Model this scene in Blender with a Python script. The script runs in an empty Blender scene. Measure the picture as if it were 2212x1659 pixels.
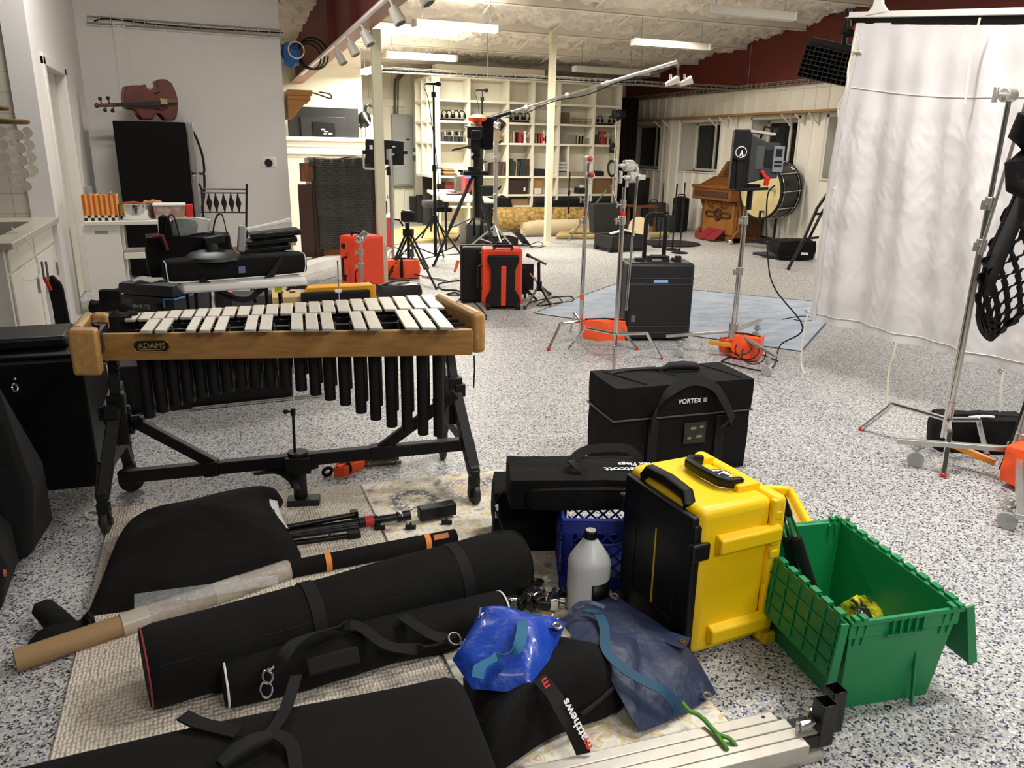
import bpy, bmesh, math, random
from mathutils import Vector as V, Matrix, Euler, noise
random.seed(7)
C = bpy.context.scene.collection
PI = math.pi
# ---------------------------------------------------------------- camera
H = 1.55
YAW, PITCH, ROLL, FO = math.radians(21.75), math.radians(16.8775), math.radians(.98216), 1674.9
_f = V((math.sin(YAW)*math.cos(PITCH), math.cos(YAW)*math.cos(PITCH), -math.sin(PITCH)))
_r0 = V((math.cos(YAW), -math.sin(YAW), 0)); _u0 = _r0.cross(_f)
_r = _r0*math.cos(ROLL)+_u0*math.sin(ROLL); _u = _u0*math.cos(ROLL)-_r0*math.sin(ROLL)
EYE = V((0, 0, H))
def ray(x, y): return _f+_r*((x-1106)/FO)-_u*((y-829.5)/FO)
def F(x, y, z=0.): d = ray(x, y); return EYE+d*((z-H)/d.z)          # point at height z
def YP(x, y, Y): d = ray(x, y); return EYE+d*(Y/d.y)
def XP(x, y, X): d = ray(x, y); return EYE+d*(X/d.x)
def VP(x, y, a, n):                                                  # on a plane through a
    d = ray(x, y); n = V(n); return EYE+d*((V(a)-EYE).dot(n)/d.dot(n))
def WP(x, y, p):                                                     # at the same distance as p, facing the eye level
    n = V((p[0], p[1], 0)); return VP(x, y, n, n)
cam = bpy.data.cameras.new('camera'); co = bpy.data.objects.new('camera', cam); C.objects.link(co)
cam.sensor_width = 36; cam.lens = 36*FO/2212; cam.clip_end = 100
co.matrix_world = Matrix((( _r.x, _u.x, -_f.x, 0), (_r.y, _u.y, -_f.y, 0), (_r.z, _u.z, -_f.z, H), (0, 0, 0, 1)))
bpy.context.scene.camera = co
sc = bpy.context.scene
sc.view_settings.view_transform = 'Standard'; sc.view_settings.look = 'None'; sc.view_settings.exposure = .28
# ---------------------------------------------------------------- materials
def lin(h):
    h = h.lstrip('#'); o = []
    for i in (0, 2, 4):
        c = int(h[i:i+2], 16)/255; o.append(c/12.92 if c <= .04045 else ((c+.055)/1.055)**2.4)
    return (*o, 1)
_mc = {}
def mat(name, col='#808080', rough=.5, metal=0., bump=None, var=None, emit=None, trans=0., alpha=1., coat=0., sheen=0., spec=None, tl=None, stretch=None):
    if name in _mc: return _mc[name]
    m = bpy.data.materials.new(name); m.use_nodes = True; nt = m.node_tree; N = nt.nodes; L = nt.links
    b = N['Principled BSDF']; b.inputs['Base Color'].default_value = lin(col); b.inputs['Roughness'].default_value = rough
    b.inputs['Metallic'].default_value = metal; b.inputs['Transmission Weight'].default_value = trans
    b.inputs['Alpha'].default_value = alpha; b.inputs['Coat Weight'].default_value = coat; b.inputs['Sheen Weight'].default_value = sheen
    if spec is not None: b.inputs['Specular IOR Level'].default_value = spec
    if emit: b.inputs['Emission Color'].default_value = lin(emit[0]); b.inputs['Emission Strength'].default_value = emit[1]
    if bump or var:
        tc = N.new('ShaderNodeTexCoord'); src = tc.outputs['Object']
        if stretch:
            mp = N.new('ShaderNodeMapping'); mp.inputs['Scale'].default_value = stretch; L.new(src, mp.inputs[0]); src = mp.outputs[0]
    if bump:
        n = N.new('ShaderNodeTexNoise'); n.inputs['Scale'].default_value = bump[0]; n.inputs['Detail'].default_value = 4; L.new(src, n.inputs['Vector'])
        bp = N.new('ShaderNodeBump'); bp.inputs['Strength'].default_value = bump[1]; bp.inputs['Distance'].default_value = bump[2] if len(bump) > 2 else .01
        L.new(n.outputs['Fac'], bp.inputs['Height']); L.new(bp.outputs[0], b.inputs['Normal'])
    if var:   # (second colour, scale, lo, hi)
        n = N.new('ShaderNodeTexNoise'); n.inputs['Scale'].default_value = var[1]; n.inputs['Detail'].default_value = 5; L.new(src, n.inputs['Vector'])
        r = N.new('ShaderNodeValToRGB'); r.color_ramp.elements[0].position = var[2]; r.color_ramp.elements[1].position = var[3]
        r.color_ramp.elements[0].color = lin(col); r.color_ramp.elements[1].color = lin(var[0])
        L.new(n.outputs['Fac'], r.inputs[0]); L.new(r.outputs[0], b.inputs['Base Color'])
    m.diffuse_color = lin(col); _mc[name] = m; return m
def nodes(name):
    m = bpy.data.materials.new(name); m.use_nodes = True; _mc[name] = m
    return m, m.node_tree.nodes, m.node_tree.links, m.node_tree.nodes['Principled BSDF']
def ramp(N, stops, const=False):
    r = N.new('ShaderNodeValToRGB'); e = r.color_ramp.elements
    if const: r.color_ramp.interpolation = 'CONSTANT'
    while len(e) < len(stops): e.new(.5)
    for i, (p, c) in enumerate(stops): e[i].position = p; e[i].color = lin(c)
    return r
# ---------------------------------------------------------------- mesh builder
def rotm(rot):
    if rot is None: return Matrix.Identity(3)
    return rot if isinstance(rot, Matrix) else Euler(rot).to_matrix()
def axes(d):
    d = d.normalized(); a = V((0, 0, 1)) if abs(d.z) < .95 else V((1, 0, 0))
    x = a.cross(d).normalized(); return x, d.cross(x)
class G:
    def __init__(s): s.v = []; s.f = []
    def add(s, vs, fs):
        k = len(s.v); s.v += [V(p) for p in vs]; s.f += [tuple(i+k for i in f) for f in fs]; return s
    def box(s, c, d, rot=None):
        R = rotm(rot); c = V(c); h = V(d)/2
        p = [c+R@V((x*h.x, y*h.y, z*h.z)) for x in (-1, 1) for y in (-1, 1) for z in (-1, 1)]
        return s.add(p, [(0, 1, 3, 2), (4, 6, 7, 5), (0, 4, 5, 1), (2, 3, 7, 6), (0, 2, 6, 4), (1, 5, 7, 3)])
    def bx(s, a, b): a, b = V(a), V(b); return s.box((a+b)/2, [abs(x) for x in (b-a)])
    def hexa(s, b4, t4): return s.add(list(b4)+list(t4), [(3, 2, 1, 0), (4, 5, 6, 7), (0, 1, 5, 4), (1, 2, 6, 5), (2, 3, 7, 6), (3, 0, 4, 7)])
    def loft(s, rings, cap=True, closed=True):
        k = len(s.v); n = len(rings[0])
        for r in rings: s.v += [V(p) for p in r]
        for i in range(len(rings)-1):
            for j in range(n if closed else n-1):
                a, b = k+i*n+j, k+i*n+(j+1) % n; s.f.append((a, b, b+n, a+n))
        if cap and closed:
            s.f.append(tuple(k+j for j in reversed(range(n)))); s.f.append(tuple(k+(len(rings)-1)*n+j for j in range(n)))
        return s
    def cyl(s, a, b, r, r2=None, n=14, cap=True):
        a, b = V(a), V(b); x, y = axes(b-a); r2 = r if r2 is None else r2
        ring = lambda c, q: [c+x*(q*math.cos(t*2*PI/n))+y*(q*math.sin(t*2*PI/n)) for t in range(n)]
        return s.loft([ring(a, r), ring(b, r2)], cap)
    def tube(s, pts, r, n=8, cap=True, smooth=0):
        pts = [V(p) for p in pts]
        if smooth: pts = spl(pts, smooth)
        rings = []; px = None
        for i, p in enumerate(pts):
            d = pts[min(i+1, len(pts)-1)]-pts[max(i-1, 0)]
            if d.length < 1e-9: d = V((0, 0, 1))
            d.normalize()
            if px is None: x, y = axes(d)
            else: x = (px-d*px.dot(d)); x = x.normalized() if x.length > 1e-6 else axes(d)[0]; y = d.cross(x)
            px = x; q = r[i*len(r)//len(pts)] if isinstance(r, (list, tuple)) else r
            rings.append([p+x*(q*math.cos(t*2*PI/n))+y*(q*math.sin(t*2*PI/n)) for t in range(n)])
        return s.loft(rings, cap)
    def bar(s, a, b, w, h=None, up=(0, 0, 1)):                       # square bar
        a, b = V(a), V(b); d = (b-a).normalized(); h = h or w; u = V(up); x = d.cross(u)
        x = x.normalized() if x.length > 1e-5 else axes(d)[0]; y = x.cross(d)
        ring = lambda c: [c+x*(i*w/2)+y*(j*h/2) for i, j in ((-1, -1), (1, -1), (1, 1), (-1, 1))]
        return s.loft([ring(a), ring(b)])
    def strap(s, pts, w, t=.004, side=(0, 1, 0), smooth=0):           # flat webbing along points; side = width direction(s)
        pts = [V(p) for p in pts]
        if smooth: pts = spl(pts, smooth)
        rings = []
        for i, p in enumerate(pts):
            d = (pts[min(i+1, len(pts)-1)]-pts[max(i-1, 0)]).normalized()
            sd = V(side); sd = (sd-d*sd.dot(d)); sd = sd.normalized() if sd.length > 1e-5 else axes(d)[0]; n = d.cross(sd)
            rings.append([p+sd*(i1*w/2)+n*(j1*t/2) for i1, j1 in ((-1, -1), (1, -1), (1, 1), (-1, 1))])
        return s.loft(rings)
    def lathe(s, prof, c=(0, 0, 0), n=24, ax=(0, 0, 1)):              # (r, h)
        c = V(c); d = V(ax).normalized(); x, y = axes(d)
        return s.loft([[c+d*h+x*(r*math.cos(t*2*PI/n))+y*(r*math.sin(t*2*PI/n)) for t in range(n)] for r, h in prof])
    def sph(s, c, r, n=12, sc=(1, 1, 1)):
        c = V(c); m = n//2
        return s.loft([[c+V((sc[0]*r*math.sin(PI*i/m)*math.cos(2*PI*t/n), sc[1]*r*math.sin(PI*i/m)*math.sin(2*PI*t/n), -sc[2]*r*math.cos(PI*i/m))) for t in range(n)] for i in [.04]+list(range(1, m))+[m-.04]])
    def prism(s, poly, o, x, y, t):                                   # 2D outline in plane o,x,y extruded by vector t
        o, x, y, t = V(o), V(x), V(y), V(t); a = [o+x*p[0]+y*p[1] for p in poly]
        return s.loft([a, [p+t for p in a]])
    def ring(s, c, ax, R, r, n=24, m=8, sc=1.):
        c = V(c); x, y = axes(V(ax)); d = V(ax).normalized(); k = len(s.v)
        for i in range(n):
            a = i*2*PI/n; e = x*math.cos(a)+y*math.sin(a)*sc
            for j in range(m):
                b = j*2*PI/m; s.v.append(c+e*(R+r*math.cos(b))+d*(r*math.sin(b)))
        for i in range(n):
            for j in range(m): s.f.append((k+i*m+j, k+(i+1) % n*m+j, k+(i+1) % n*m+(j+1) % m, k+i*m+(j+1) % m))
        return s
    def grid(s, fn, nu, nv):                                          # fn(u,v) in 0..1
        k = len(s.v)
        for i in range(nu+1):
            for j in range(nv+1): s.v.append(V(fn(i/nu, j/nv)))
        for i in range(nu):
            for j in range(nv): a = k+i*(nv+1)+j; s.f.append((a, a+nv+1, a+nv+2, a+1))
        return s
    def soft(s, c, d, rot=None, n=10, e=.35, amp=.0, fr=6., seed=0, top=None):   # rounded, slightly wrinkled box; e 0 = box, 1 = ball
        R = rotm(rot); c = V(c); d = V(d)/2; idx = {}; k = len(s.v); fs = []
        def vert(p):
            key = tuple(round(q, 5) for q in p)
            if key in idx: return idx[key]
            q = V(p); l = max(abs(t) for t in q); w = q.normalized()*l; q = q.lerp(w*(1+.25*e), e)
            P = V((q.x*d.x, q.y*d.y, q.z*d.z))
            if top: P = top(P, q)
            if amp: P += (P.normalized())*amp*noise.noise(P*fr+V((seed*7.1, 3, seed)))+V((0, 0, 1))*amp*.5*noise.noise(P*fr*2.3+V((1, seed*3.7, 5)))
            idx[key] = k+len(idx); s.v.append(c+R@P); return idx[key]
        t = [-1+2*i/n for i in range(n+1)]
        for ax in range(3):
            for sg in (-1, 1):
                for i in range(n):
                    for j in range(n):
                        q = []
                        for a, b in ((0, 0), (1, 0), (1, 1), (0, 1)):
                            p = [0, 0, 0]; p[ax] = sg; p[(ax+1) % 3] = t[i+a]; p[(ax+2) % 3] = t[j+b]; q.append(vert(p))
                        fs.append(tuple(q) if sg > 0 else tuple(reversed(q)))
        s.f += fs; return s
    def path(s, pts, w, h, n=20, e=2.6, amp=0., fr=5., seed=0, up=(0, 0, 1), sm=0):   # soft superellipse tube along a path
        pts = [V(p) for p in pts]
        rings = []; m = len(pts)
        for i, p in enumerate(pts):
            d = (pts[min(i+1, m-1)]-pts[max(i-1, 0)]).normalized(); x = d.cross(V(up)).normalized(); y = x.cross(d)
            W = w[i] if isinstance(w, (list, tuple)) else w; Hh = h[i] if isinstance(h, (list, tuple)) else h; r = []
            for t in range(n):
                a = t*2*PI/n+PI/n; ca, sa = math.cos(a), math.sin(a)
                q = x*(W/2*math.copysign(abs(ca)**(2/e), ca))+y*(Hh/2*math.copysign(abs(sa)**(2/e), sa)); P = p+q
                if amp: P = P+q.normalized()*amp*(noise.noise(P*fr+V((seed*5.3, 0, 0)))+.5*noise.noise(P*fr*2.7+V((0, seed, 9)))) if q.length > 1e-4 else P
                r.append(P)
            rings.append(r)
        return s.loft(rings)
    def wrinkle(s, amp, fr, seed=0):
        for i, p in enumerate(s.v): s.v[i] = p+V((noise.noise(p*fr+V((seed, 0, 0))), noise.noise(p*fr+V((0, seed+5, 0))), noise.noise(p*fr+V((0, 0, seed+9)))))*amp
        return s
    def tr(s, m, k=0):
        for i in range(k, len(s.v)): s.v[i] = m@s.v[i]
        return s
    def o(s, name, m, parent=None, bev=0., seg=2, sub=0, solid=0., ang=38, world=False, lab=None):
        me = bpy.data.meshes.new(name); vs = s.v; off = V((0, 0, 0))
        if parent is not None and world: inv = WM[parent.name].inverted(); vs = [inv@p for p in vs]
        if parent is None and vs:
            off = V(((min(p.x for p in vs)+max(p.x for p in vs))/2, (min(p.y for p in vs)+max(p.y for p in vs))/2, min(p.z for p in vs))); vs = [p-off for p in vs]
        me.from_pydata([tuple(p) for p in vs], [], s.f)
        bm = bmesh.new(); bm.from_mesh(me); bmesh.ops.recalc_face_normals(bm, faces=bm.faces); bm.to_mesh(me); bm.free()
        for p in me.polygons: p.use_smooth = True
        me.set_sharp_from_angle(angle=math.radians(ang)); me.materials.append(m)
        ob = bpy.data.objects.new(name, me); C.objects.link(ob); ob.location = off
        if parent is not None: ob.parent = parent; ob.location = (0, 0, 0); WM[ob.name] = WM[parent.name]
        else: WM[ob.name] = Matrix.Translation(off)
        if solid: q = ob.modifiers.new('solid', 'SOLIDIFY'); q.thickness = solid; q.offset = 0
        if bev: q = ob.modifiers.new('bevel', 'BEVEL'); q.width = bev; q.segments = seg; q.limit_method = 'ANGLE'; q.angle_limit = math.radians(40)
        if sub: q = ob.modifiers.new('sub', 'SUBSURF'); q.levels = sub; q.render_levels = sub
        if lab: ob['label'] = lab
        return ob
def spl(p, k):
    o = []; n = len(p)
    for i in range(n-1):
        a, b, c, d = p[max(i-1, 0)], p[i], p[i+1], p[min(i+2, n-1)]
        for j in range(k):
            t = j/k; o.append(.5*((2*b)+(c-a)*t+(2*a-5*b+4*c-d)*t*t+(3*b-a-3*c+d)*t**3))
    return o+[p[-1]]
WM = {}
def tag(o, label, cat, group=None, kind=None):
    if label: o['label'] = label
    if cat: o['category'] = cat
    if group: o['group'] = group
    if kind: o['kind'] = kind
    return o
def struct(o): o['kind'] = 'structure'; return o
def thing(name, label, cat, loc=(0, 0, 0), rz=0., group=None, rot=None):
    o = bpy.data.objects.new(name, None); C.objects.link(o); o.location = loc; o.rotation_euler = rot or (0, 0, rz); o.empty_display_size = .05
    WM[o.name] = Matrix.Translation(V(loc))@Euler(rot or (0, 0, rz)).to_matrix().to_4x4(); return tag(o, label, cat, group)
def dup(o, loc, rz=0., label=None, group=None, rot=None):
    kids = [(c, list(c.children)) for c in o.children]; r = o.copy(); C.objects.link(r); r.location = loc; r.rotation_euler = rot or (0, 0, rz)
    WM[r.name] = Matrix.Translation(V(loc))@Euler(rot or (0, 0, rz)).to_matrix().to_4x4()
    if label: r['label'] = label
    if group: r['group'] = group
    for c, gs in kids:
        n = c.copy(); C.objects.link(n); n.parent = r; WM[n.name] = WM[r.name]
        for g in gs: q = g.copy(); C.objects.link(q); q.parent = n; WM[q.name] = WM[r.name]
    return r
_fonts = {}
def text(s, name, m, parent, o, x, y, h, t=.002, bold=False, world=True, skew=0.):    # lettering as mesh: o lower left, x right, y up
    cu = bpy.data.curves.new('lettering', 'FONT'); cu.body = s; cu.size = 1; cu.extrude = .01; cu.offset = .02 if bold else 0; cu.shear = skew
    ob = bpy.data.objects.new('lettering', cu); C.objects.link(ob); bpy.context.view_layer.update()
    me = bpy.data.meshes.new_from_object(ob); bpy.data.objects.remove(ob)
    x, y, o = V(x).normalized(), V(y).normalized(), V(o); n = x.cross(y); g = G()
    k = h/.7
    g.v = [o+x*(p.co.x*k)+y*(p.co.y*k)+n*(t*(.5+p.co.z*50)) for p in me.vertices]; g.f = [tuple(p.vertices) for p in me.polygons]
    return g.o(name, m, parent, world=world)
def tw(s, h):                                                        # rough width of lettering
    cu = bpy.data.curves.new('lettering', 'FONT'); cu.body = s; cu.size = 1; ob = bpy.data.objects.new('l', cu); C.objects.link(ob)
    bpy.context.view_layer.update(); w = ob.dimensions.x*h/.7; bpy.data.objects.remove(ob); return w
# common materials
M_blk = mat('black_plastic', '#0a0a0b', .45, spec=.35, bump=(300, .15, .002)); M_blkm = mat('black_metal', '#0b0b0c', .38, .2)
M_cloth = mat('black_nylon', '#090909', .9, spec=.3, bump=(14, .35, .02), var=('#101010', 5, .35, .75)); M_web = mat('black_webbing', '#070708', .85, bump=(260, .4, .003))
M_chrome = mat('chrome', '#d8d8d6', .16, 1.); M_alu = mat('brushed_aluminium', '#c9c9c4', .34, .9, var=('#b0b0ac', 9, .3, .8)); M_white = mat('white_paint', '#e6e3da', .5)
M_wht = mat('white_plastic', '#e9e7e1', .4); M_rub = mat('rubber', '#101010', .8); M_red = mat('red_plastic', '#c9271c', .4)
M_org = mat('orange_plastic', '#ff5c26', .42, bump=(200, .1, .002)); M_orgc = mat('orange_nylon', '#ff5c26', .6, bump=(20, .4, .01)); M_yel = mat('yellow_plastic', '#fdd208', .42, bump=(200, .08, .002))
M_steel = mat('grey_steel', '#8e9090', .35, .8); M_grey = mat('grey_plastic', '#3a3c3d', .5); M_txt = mat('white_print', '#f2f2f2', .6); M_rope = mat('white_cord', '#e9e3cc', .8)
# ================================================================ the room
m, N, L, b = nodes('flake_floor')
tc = N.new('ShaderNodeTexCoord'); wn = N.new('ShaderNodeTexNoise'); wn.inputs['Scale'].default_value = 60; L.new(tc.outputs['Object'], wn.inputs['Vector'])
mx = N.new('ShaderNodeMixRGB'); mx.inputs[0].default_value = .012; L.new(tc.outputs['Object'], mx.inputs[1]); L.new(wn.outputs['Color'], mx.inputs[2])
vo = N.new('ShaderNodeTexVoronoi'); vo.inputs['Scale'].default_value = 155; vo.inputs['Randomness'].default_value = 1; L.new(mx.outputs[0], vo.inputs['Vector'])
sp = N.new('ShaderNodeSeparateColor'); L.new(vo.outputs['Color'], sp.inputs[0])
rp = ramp(N, [(0, '#25272c'), (.09, '#4a4c51'), (.16, '#88878a'), (.26, '#a8a9aa'), (.44, '#b9b7b3'), (.68, '#c5c3be'), (.88, '#dbd9d4')], True); L.new(sp.outputs[0], rp.inputs[0])
bl = N.new('ShaderNodeMixRGB'); L.new(rp.outputs[0], bl.inputs[1]); bl.inputs[2].default_value = lin('#4c5890')
r2 = ramp(N, [(0, '#ffffff'), (.032, '#000000')], True); L.new(sp.outputs[1], r2.inputs[0]); L.new(r2.outputs[0], bl.inputs[0]); L.new(bl.outputs[0], b.inputs['Base Color'])
b.inputs['Roughness'].default_value = .42; b.inputs['Specular IOR Level'].default_value = .3
M_floor = m
struct(G().grid(lambda u, v: (-7+17*u, -4+21.2*v, 0), 8, 8).o('floor', M_floor))
M_wl = mat('painted_wall', '#dedad5', .75, bump=(90, .12, .004)); M_wp = mat('panel_wall', '#e6e2d6', .5, var=('#dcd8ca', 2, .3, .7)); M_wpb = mat('back_panel_wall', '#e9e4cf', .5)
M_trim = mat('trim_paint', '#d9d6ce', .5); M_dkred = mat('red_oxide_steel', '#64221a', .55, bump=(40, .1, .01)); M_flange = mat('flange_lit_below', '#a0705e', .5)  # flange is the beam's red steel with light from below mixed into its colour
XL, YF, XR, YB = -1.15, 11.05, 9.5, 17.0
def CZ(y): return 3.15+.0907*(YB-y)
# left wall with the door opening, tile end wall, fridge wall
d0, d1, dz = 8.2, 9.45, 2.2
YT = 7.75
g = G(); g.bx((XL-.15, YT+.12, 0), (XL, d0, 4.4)); g.bx((XL-.15, d1, 0), (XL, YF+.1, 4.4)); g.bx((XL-.15, d0, dz), (XL, d1, 4.4)); struct(g.o('wall_left', M_wl))
g = G()
for y in (d0, d1): g.bx((XL-.16, y-.05, 0), (XL+.025, y+.05, dz+.05))
g.bx((XL-.16, d0-.05, dz-.02), (XL+.025, d1+.05, dz+.07)); struct(g.o('trim_1', M_trim, bev=.006))
M_door = mat('door_paint', '#cfcabd', .5)
dr = struct(thing('door_1', None, None, (XL-.09, d0+.05, 0)))
G().bx((-.03, 0, .01), (.015, d1-d0-.1, dz-.02)).o('door_leaf', M_door, dr, bev=.004)
g = G()
for z in (.3, 1.15, 1.95): g.bx((-.01, .0, z), (.03, .035, z+.1))
g.o('hinge', mat('hinge_steel', '#6d7074', .4, .8), dr)
struct(G().bx((-.76, YF-.02, 0), (-.62, YF+.01, 3.0)).o('trim_2', M_trim, bev=.004))
m, N, L, b = nodes('tile_wall'); tc = N.new('ShaderNodeTexCoord'); br = N.new('ShaderNodeTexBrick'); br.offset = 0; br.squash = 1
mp = N.new('ShaderNodeMapping'); mp.inputs['Rotation'].default_value = (PI/2, 0, 0); L.new(tc.outputs['Object'], mp.inputs[0]); L.new(mp.outputs[0], br.inputs['Vector'])
br.inputs['Color1'].default_value = lin('#c5beb0'); br.inputs['Color2'].default_value = lin('#bdb6a8'); br.inputs['Mortar'].default_value = lin('#9d978b')
br.inputs['Scale'].default_value = 1; br.inputs['Mortar Size'].default_value = .003; br.inputs['Brick Width'].default_value = .16; br.inputs['Row Height'].default_value = .16
L.new(br.outputs[0], b.inputs['Base Color']); b.inputs['Roughness'].default_value = .25
struct(G().bx((-3.2, YT-.015, 0), (-1.3, YT, 2.62)).o('wall_tile', m))
struct(G().bx((-3.2, YT, 0), (-1.32, YT+.12, 4.4)).o('wall_rear_kitchen', M_wl))
struct(G().bx((-1.33, YT-.03, 0), (XL+.001, YT+.13, 4.4)).o('trim_3', M_wl))
struct(G().bx((XL-.1, YF, 0), (1.15, YF+.14, 4.4)).o('wall_fridge', M_wl))
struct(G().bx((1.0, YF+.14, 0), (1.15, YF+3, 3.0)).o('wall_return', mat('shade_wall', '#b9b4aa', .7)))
# back wall (ribbed) and the half wall that carries the ledge
g = G().bx((1.0, YB, 0), (XR+.46, YB+.1, 3.6))
for i in range(38): g.hexa(*[[(1.3+i*.22+x, YB-y, z) for x, y in ((-.03, 0), (.03, 0), (.015, .02), (-.015, .02))] for z in (0, 3.4)])
struct(g.o('wall_back', M_wpb))
struct(G().bx((1.0, 14.5, 0), (2.95, 15.0, 1.66)).o('wall_ledge', mat('cream_wall', '#e6e0cd', .6)))
g = G().bx((1.0, 14.38, 1.62), (3.0, 15.05, 1.69)).bx((1.36, 14.44, 1.40), (2.96, 14.52, 1.62)).bx((1.36, 14.42, 1.52), (2.98, 14.5, 1.55)); struct(g.o('trim_4', mat('ledge_paint', '#efeada', .45), bev=.008))
struct(G().bx((1.36, 15.0, 1.66), (2.95, 15.08, 3.3)).o('wall_ledge_upper', mat('cream_wall2', '#e9e2cc', .6)))
g = G().bx((1.36, YB-.06, 2.36), (4.2, YB, 2.5)); struct(g.o('trim_5', M_wpb))
# right wall with four recessed sliding windows
wins = [(XP(1427, 300, XR).y, XP(1352, 300, XR).y), (XP(1556, 300, XR).y, XP(1472, 300, XR).y), (XP(1722, 300, XR).y, XP(1622, 300, XR).y), (XP(1868, 300, XR).y, XP(1786, 300, XR).y)]
zs, zh, zt = 1.17, 2.12, 2.64
g = G(); T = .46
g.bx((XR, -4, 0), (XR+T, YB+.1, zs)); g.bx((XR, -4, zh), (XR+T, YB+.1, zt)); ys = [-4]+[q for w in reversed(wins) for q in w]+[YB+.1]
for i in range(0, len(ys), 2): g.bx((XR, ys[i], zs), (XR+T, ys[i+1], zh))
y = 5.
while y < YB:
    inw = any(a-.06 < y < c+.06 for a, c in wins)
    for z0, z1 in ([(0.02, zs-.03), (zh+.06, zt)] if inw else [(0.02, zt)]):
        g.hexa(*[[(XR-x, y+q, z) for q, x in ((-.035, 0), (.035, 0), (.018, .025), (-.018, .025))] for z in (z0, z1)])
    y += .3
struct(g.o('wall_right', M_wp))
struct(G().bx((XR+.02, -4, zt), (XR+.46, YB+.1, 5.2)).o('wall_right_upper', M_dkred))
M_glass = mat('night_glass', '#0a0c0d', .08, spec=.6); M_wf = mat('vinyl_frame', '#d5d2c6', .4); M_dark = mat('night_outside', '#040506', 1.)
for i, (a, c) in enumerate(wins):
    w = struct(thing('window_%d' % (i+1), None, None, (XR+.37, (a+c)/2, zs))); h = (c-a)/2; hz = zh-zs; g = G()
    g.bx((-.02, -h, 0), (.05, -h+.05, hz)).bx((-.02, h-.05, 0), (.05, h, hz)).bx((-.02, -h, 0), (.05, h, .05)).bx((-.02, -h, hz-.05), (.05, h, hz)).bx((-.03, -.04*h-.02, .0), (.04, -.04*h+.035, hz)); g.o('window_frame', M_wf, w, bev=.006)
    for s0, s1, x in ((-h+.04, 0, .0), (0, h-.04, .02)): G().bx((x, s0, .04), (x+.006, s1, hz-.04)).o('pane', M_glass, w)
    G().bx((-.40, -h-.03, -.03), (-.0, h+.03, .0)).o('window_sill', M_wf, w, bev=.004)
    g = G()
    for q in (-h-.03, h-.01): g.bx((-.385, q, 0), (-.36, q+.04, hz+.04))
    g.bx((-.385, -h-.03, hz), (-.36, h+.03, hz+.05)); g.o('casing', M_wf, w)
# ceiling: sprayed insulation, purlins, sag rods
M_foam = mat('spray_foam', '#e6dfd2', .95, bump=(9, .6, .05), var=('#d2cabb', 3, .3, .7))
def foam(x0, x1, y0, y1, nu, nv):
    def fn(u, v):
        x, y = x0+(x1-x0)*u, y0+(y1-y0)*v; p = V((x, y*1.7, 0)); n = .7*noise.noise(p*1.5)+1.1*(.5-abs(noise.noise(p*3.3+V((3, 1, 0)))*1.6))+.8*(.4-abs(noise.noise(p*6.7)*1.5))+.3*noise.noise(p*15)
        return (x, y, CZ(y)-.07-.085*n)
    return G().grid(fn, nu, nv)
struct(foam(1.3, 9.7, 4.5, 17.1, 230, 340).o('ceiling', M_foam, ang=80))
struct(foam(-7, 1.9, -4, 17.1, 60, 120).o('ceiling_left', M_foam, ang=80))
struct(G().grid(lambda u, v: (-7+17*u, -4+8.6*v, CZ(-4+8.6*v)), 4, 4).o('ceiling_front', M_foam))
M_pur = mat('purlin_paint', '#e6e0d2', .55)
for k, y in enumerate((6.6, 8.1, 9.6, 11.1, 12.6, 14.1, 15.5)):
    z = CZ(y); g = G().bx((1.95, y, z-.20), (XR, y+.012, z+.05)).bx((1.95, y, z-.21), (XR, y+.075, z-.195)); struct(g.o('trim_%d' % (6+k), M_pur))
g = G()
for x in (2.9, 4.1, 5.6, 6.4, 7.9):
    for k in range(6):
        y0 = 7+k*1.5+(x*7 % 1); g.cyl((x, y0, CZ(y0)-.05), (x+.05, y0+1.1, CZ(y0+1.1)-.17), .012, n=6)
struct(g.o('trim_20', M_wht))
# steel beam and columns
def zb(y): return 2.763+.028*(9.62-y)
g = G().hexa([(1.79, 2, zb(2)), (1.81, 2, zb(2)), (1.81, YB, zb(YB)), (1.79, YB, zb(YB))], [(1.79, 2, CZ(2)), (1.81, 2, CZ(2)), (1.81, YB, CZ(YB)), (1.79, YB, CZ(YB))])
for y in (6.2, 7.6, 9.2, 10.7): g.hexa([(1.70, y, zb(y)), (1.9, y, zb(y)), (1.9, y+.012, zb(y)), (1.70, y+.012, zb(y))], [(1.70, y, CZ(y)), (1.9, y, CZ(y)), (1.9, y+.012, CZ(y)), (1.70, y+.012, CZ(y))])
bm_ = struct(g.o('beam', M_dkred))
g = G().hexa([(1.69, 2, zb(2)-.015), (1.91, 2, zb(2)-.015), (1.91, YB, zb(YB)-.015), (1.69, YB, zb(YB)-.015)], [(1.69, 2, zb(2)), (1.91, 2, zb(2)), (1.91, YB, zb(YB)), (1.69, YB, zb(YB))]); struct(g.o('beam_flange', M_flange))
M_col = mat('cream_column', '#d9d3b4', .5)
c1 = F(828, 612); c2 = F(1182, 525)
for i, (c, top) in enumerate(((c1, 2.76), (c2, 3.36))):
    g = G().bx((c.x-.05, c.y-.05, 0), (c.x+.05, c.y+.05, top)).bx((c.x-.09, c.y-.09, 0), (c.x+.09, c.y+.09, .012)); struct(g.o('column_%d' % (i+1), M_col, bev=.008))
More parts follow.
